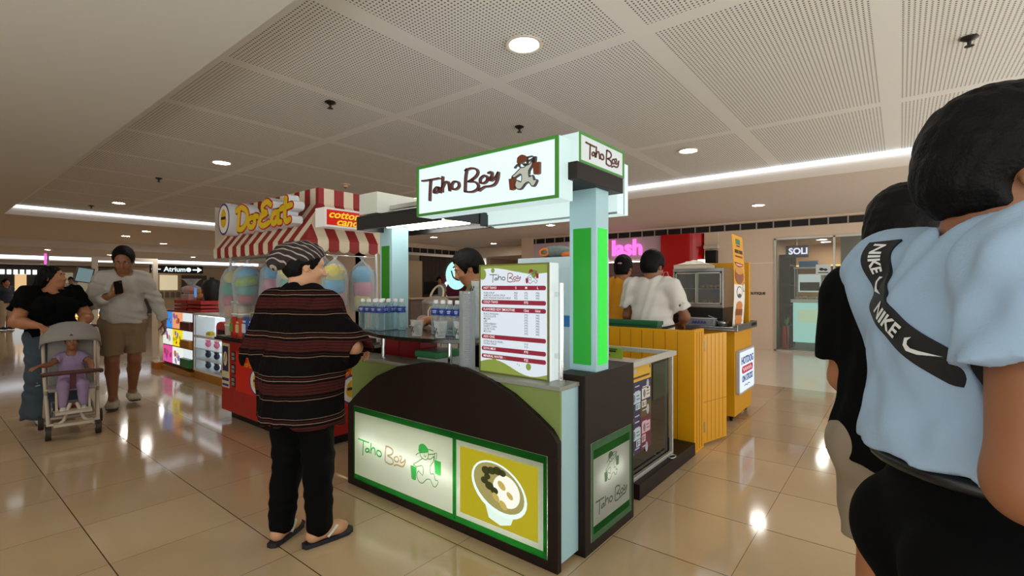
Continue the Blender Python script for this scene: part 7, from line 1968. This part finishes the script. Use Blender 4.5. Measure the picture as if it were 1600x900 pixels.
def strap_raw(s, v):
    """s metres along the strap, v across, off above the cloth"""
    i = min(range(161), key=lambda k: abs(LEN[k] - s)); 
    if i < 160 and LEN[i] < s: i2 = i + 1
    else: i2 = i; i = max(0, i - 1)
    w = (s - LEN[i]) / max(1e-6, LEN[i2] - LEN[i]); u = (i + w * (i2 - i)) * (len(SP_) - 1) / 160
    c = strap_center(u); d = strap_center(u + .05) - strap_center(u - .05); d.normalize(); nn = Vector((d.y, -d.x)) 
    q = c + nn * v
    c3 = []
    for yy, zz in ((q.x, q.y), (c.x, c.y)):
        h = bv.ray_cast(Vector((-.6, yy, zz)), Vector((1, 0, 0)))
        if h[0] is None or h[0].x > .03: h = bv.find_nearest(Vector((-.05, yy, zz)))
        c3.append(h)
    p, n = c3[0][0], c3[1][1]
    if n.x > .2: n = Vector((-1, 0, 0))
    return p, n
def strap_pt(s, v, off):
    P_, N_ = Vector(), Vector()
    for ds in (-.018, -.009, 0, .009, .018):
        p, n = strap_raw(max(.0, min(LEN[-1], s + ds)), v)
        P_ += p / 5; N_ += n / 5
    N_.normalize()
    return TOW @ (P_ + N_ * (off + .002))
b = MB(); N = 60; TL = LEN[-1] - .002; hw = .024
vs = []; fs = []
for i in range(N + 1):
    s = .001 + TL * i / N
    for v, of in ((-hw, .004), (hw, .004), (hw, -.004), (-hw, -.004)): vs.append(strap_pt(s, v, of))
for i in range(N):
    for k in range(4): a = i * 4 + k; c2 = i * 4 + (k + 1) % 4; fs.append((a, c2, c2 + 4, a + 4))
b.add(vs, fs)
st = tag(b.build('bag_strap', mat('strap_black', '#0c0c0e', .7), smooth=50), 'black cross-body bag strap with white lettering over the light blue t-shirt', 'bag strap')
flatf = Frame((0, 0, 0), (1, 0, 0), (0, 1, 0))
tb = MB()
for s0, size in ((.040, .026), (.215, .038)):
    q = MB(); q.text('NIKE', size, flatf, 0, 0, 0, 0, 0, 'CENTER', .03, 1.1, .25)
    tb.add([strap_pt(s0 + p.x, p.y, .0055) for p in q.v], q.f)
SWOOSH = [(-.032, .004), (-.028, -.008), (-.018, -.013), (.0, -.008), (.034, .012), (.0, -.001), (-.014, -.005), (-.022, -.003), (-.025, .003), (-.022, .012)]
for s0 in (.118, .315):
    q = MB(); q.prism(SWOOSH, flatf, 0, 0); tb.add([strap_pt(s0 + p.x, p.y, .0055) for p in q.v], q.f)
tb.build('lettering', mat('strap_white', '#d5d6d8', .6), st, label='white lettering and tick marks')

o, J, R = body('man in a black t-shirt and beige shorts standing half behind the man in light blue', (1.858, -.022, .016), R0(-28), .965,
    dict(elL=(.02, .205, 1.10), wrL=(.18, .13, .92), elR=(.0, -.24, 1.10), wrR=(.15, -.15, .92), shL=(-.01, .165, 1.385), shR=(-.015, -.19, 1.385)), SKIN, .007, 1.02, 1.2, 1.0, rot_zyx(R0(-20), .1, 0),
    (dict(d=(.5, -.2, -.8), n=(.3, -1, 0), thumb=-1), dict(d=(.5, .2, -.8), n=(.3, 1, 0), thumb=1)), (0, 0), belly=.9)
shirt(o, J, 1.08, BLKT, 'black_t_shirt', .026, .87, sleeve=.78, rs=(.084, .086), skirt=.02, ga=1.05, waves=FOLDS(.004), belly=.9, low=.08)
trousers(o, J, 1.0, 1.0, mat('beige_cloth', '#8f8270', .85), 'shorts', 1.0, t=.022, knee_at=.60, rk=.085, waves=FOLDS(.004))
hair_short(o, J, R, thick=.018)
for S in 'LR': shoe(o, J, S, 0, mat('shoe_black'), mat('sneaker_sole'))

# ---------------------------------------------------------------- small figures far off
def far_person(label, loc, yaw, s, top, bottom, over=None, end=.05):
    o, J, R = body(label, loc, yaw, s, over or {}, SKIN, .013, 1.0, 1.0, 1.0, None, (dict(d=(.2, 0, -1), n=(0, -1, 0), thumb=1), dict(d=(.2, 0, -1), n=(0, 1, 0), thumb=-1)))
    shirt(o, J, 1.05, top, 'shirt', .025, .88, vox=.013); trousers(o, J, 1.05, 1.05, bottom, end=end, t=.03, vox=.013); hair_short(o, J, R, vox=.013, thick=.015)
    for S in 'LR': shoe(o, J, S, 0, mat('shoe_black'), BLACK, vox=.013)
far_person('distant person in a dark top and cream trousers at the edge of the hall', (2.02, 22.4, .016), R0(-60), .95, mat('far_navy', '#1d1d2e', .8), mat('far_cream_cloth', '#a8977f', .85))
far_person('distant worker in a white shirt behind the far glowing counter', (4.85, 30.3, .016), R0(-100), 1.06, mat('white_cotton'), BLKT, dict(elL=(.1, .25, 1.12), wrL=(.25, .05, 1.1), elR=(.1, -.25, 1.12), wrR=(.25, -.05, 1.08)))
far_person('distant shop assistant in grey behind the corridor counter', (12.0, 12.95, .016), R0(-120), 1.0, mat('far_grey_cloth', '#8a8f96', .85), BLKT)
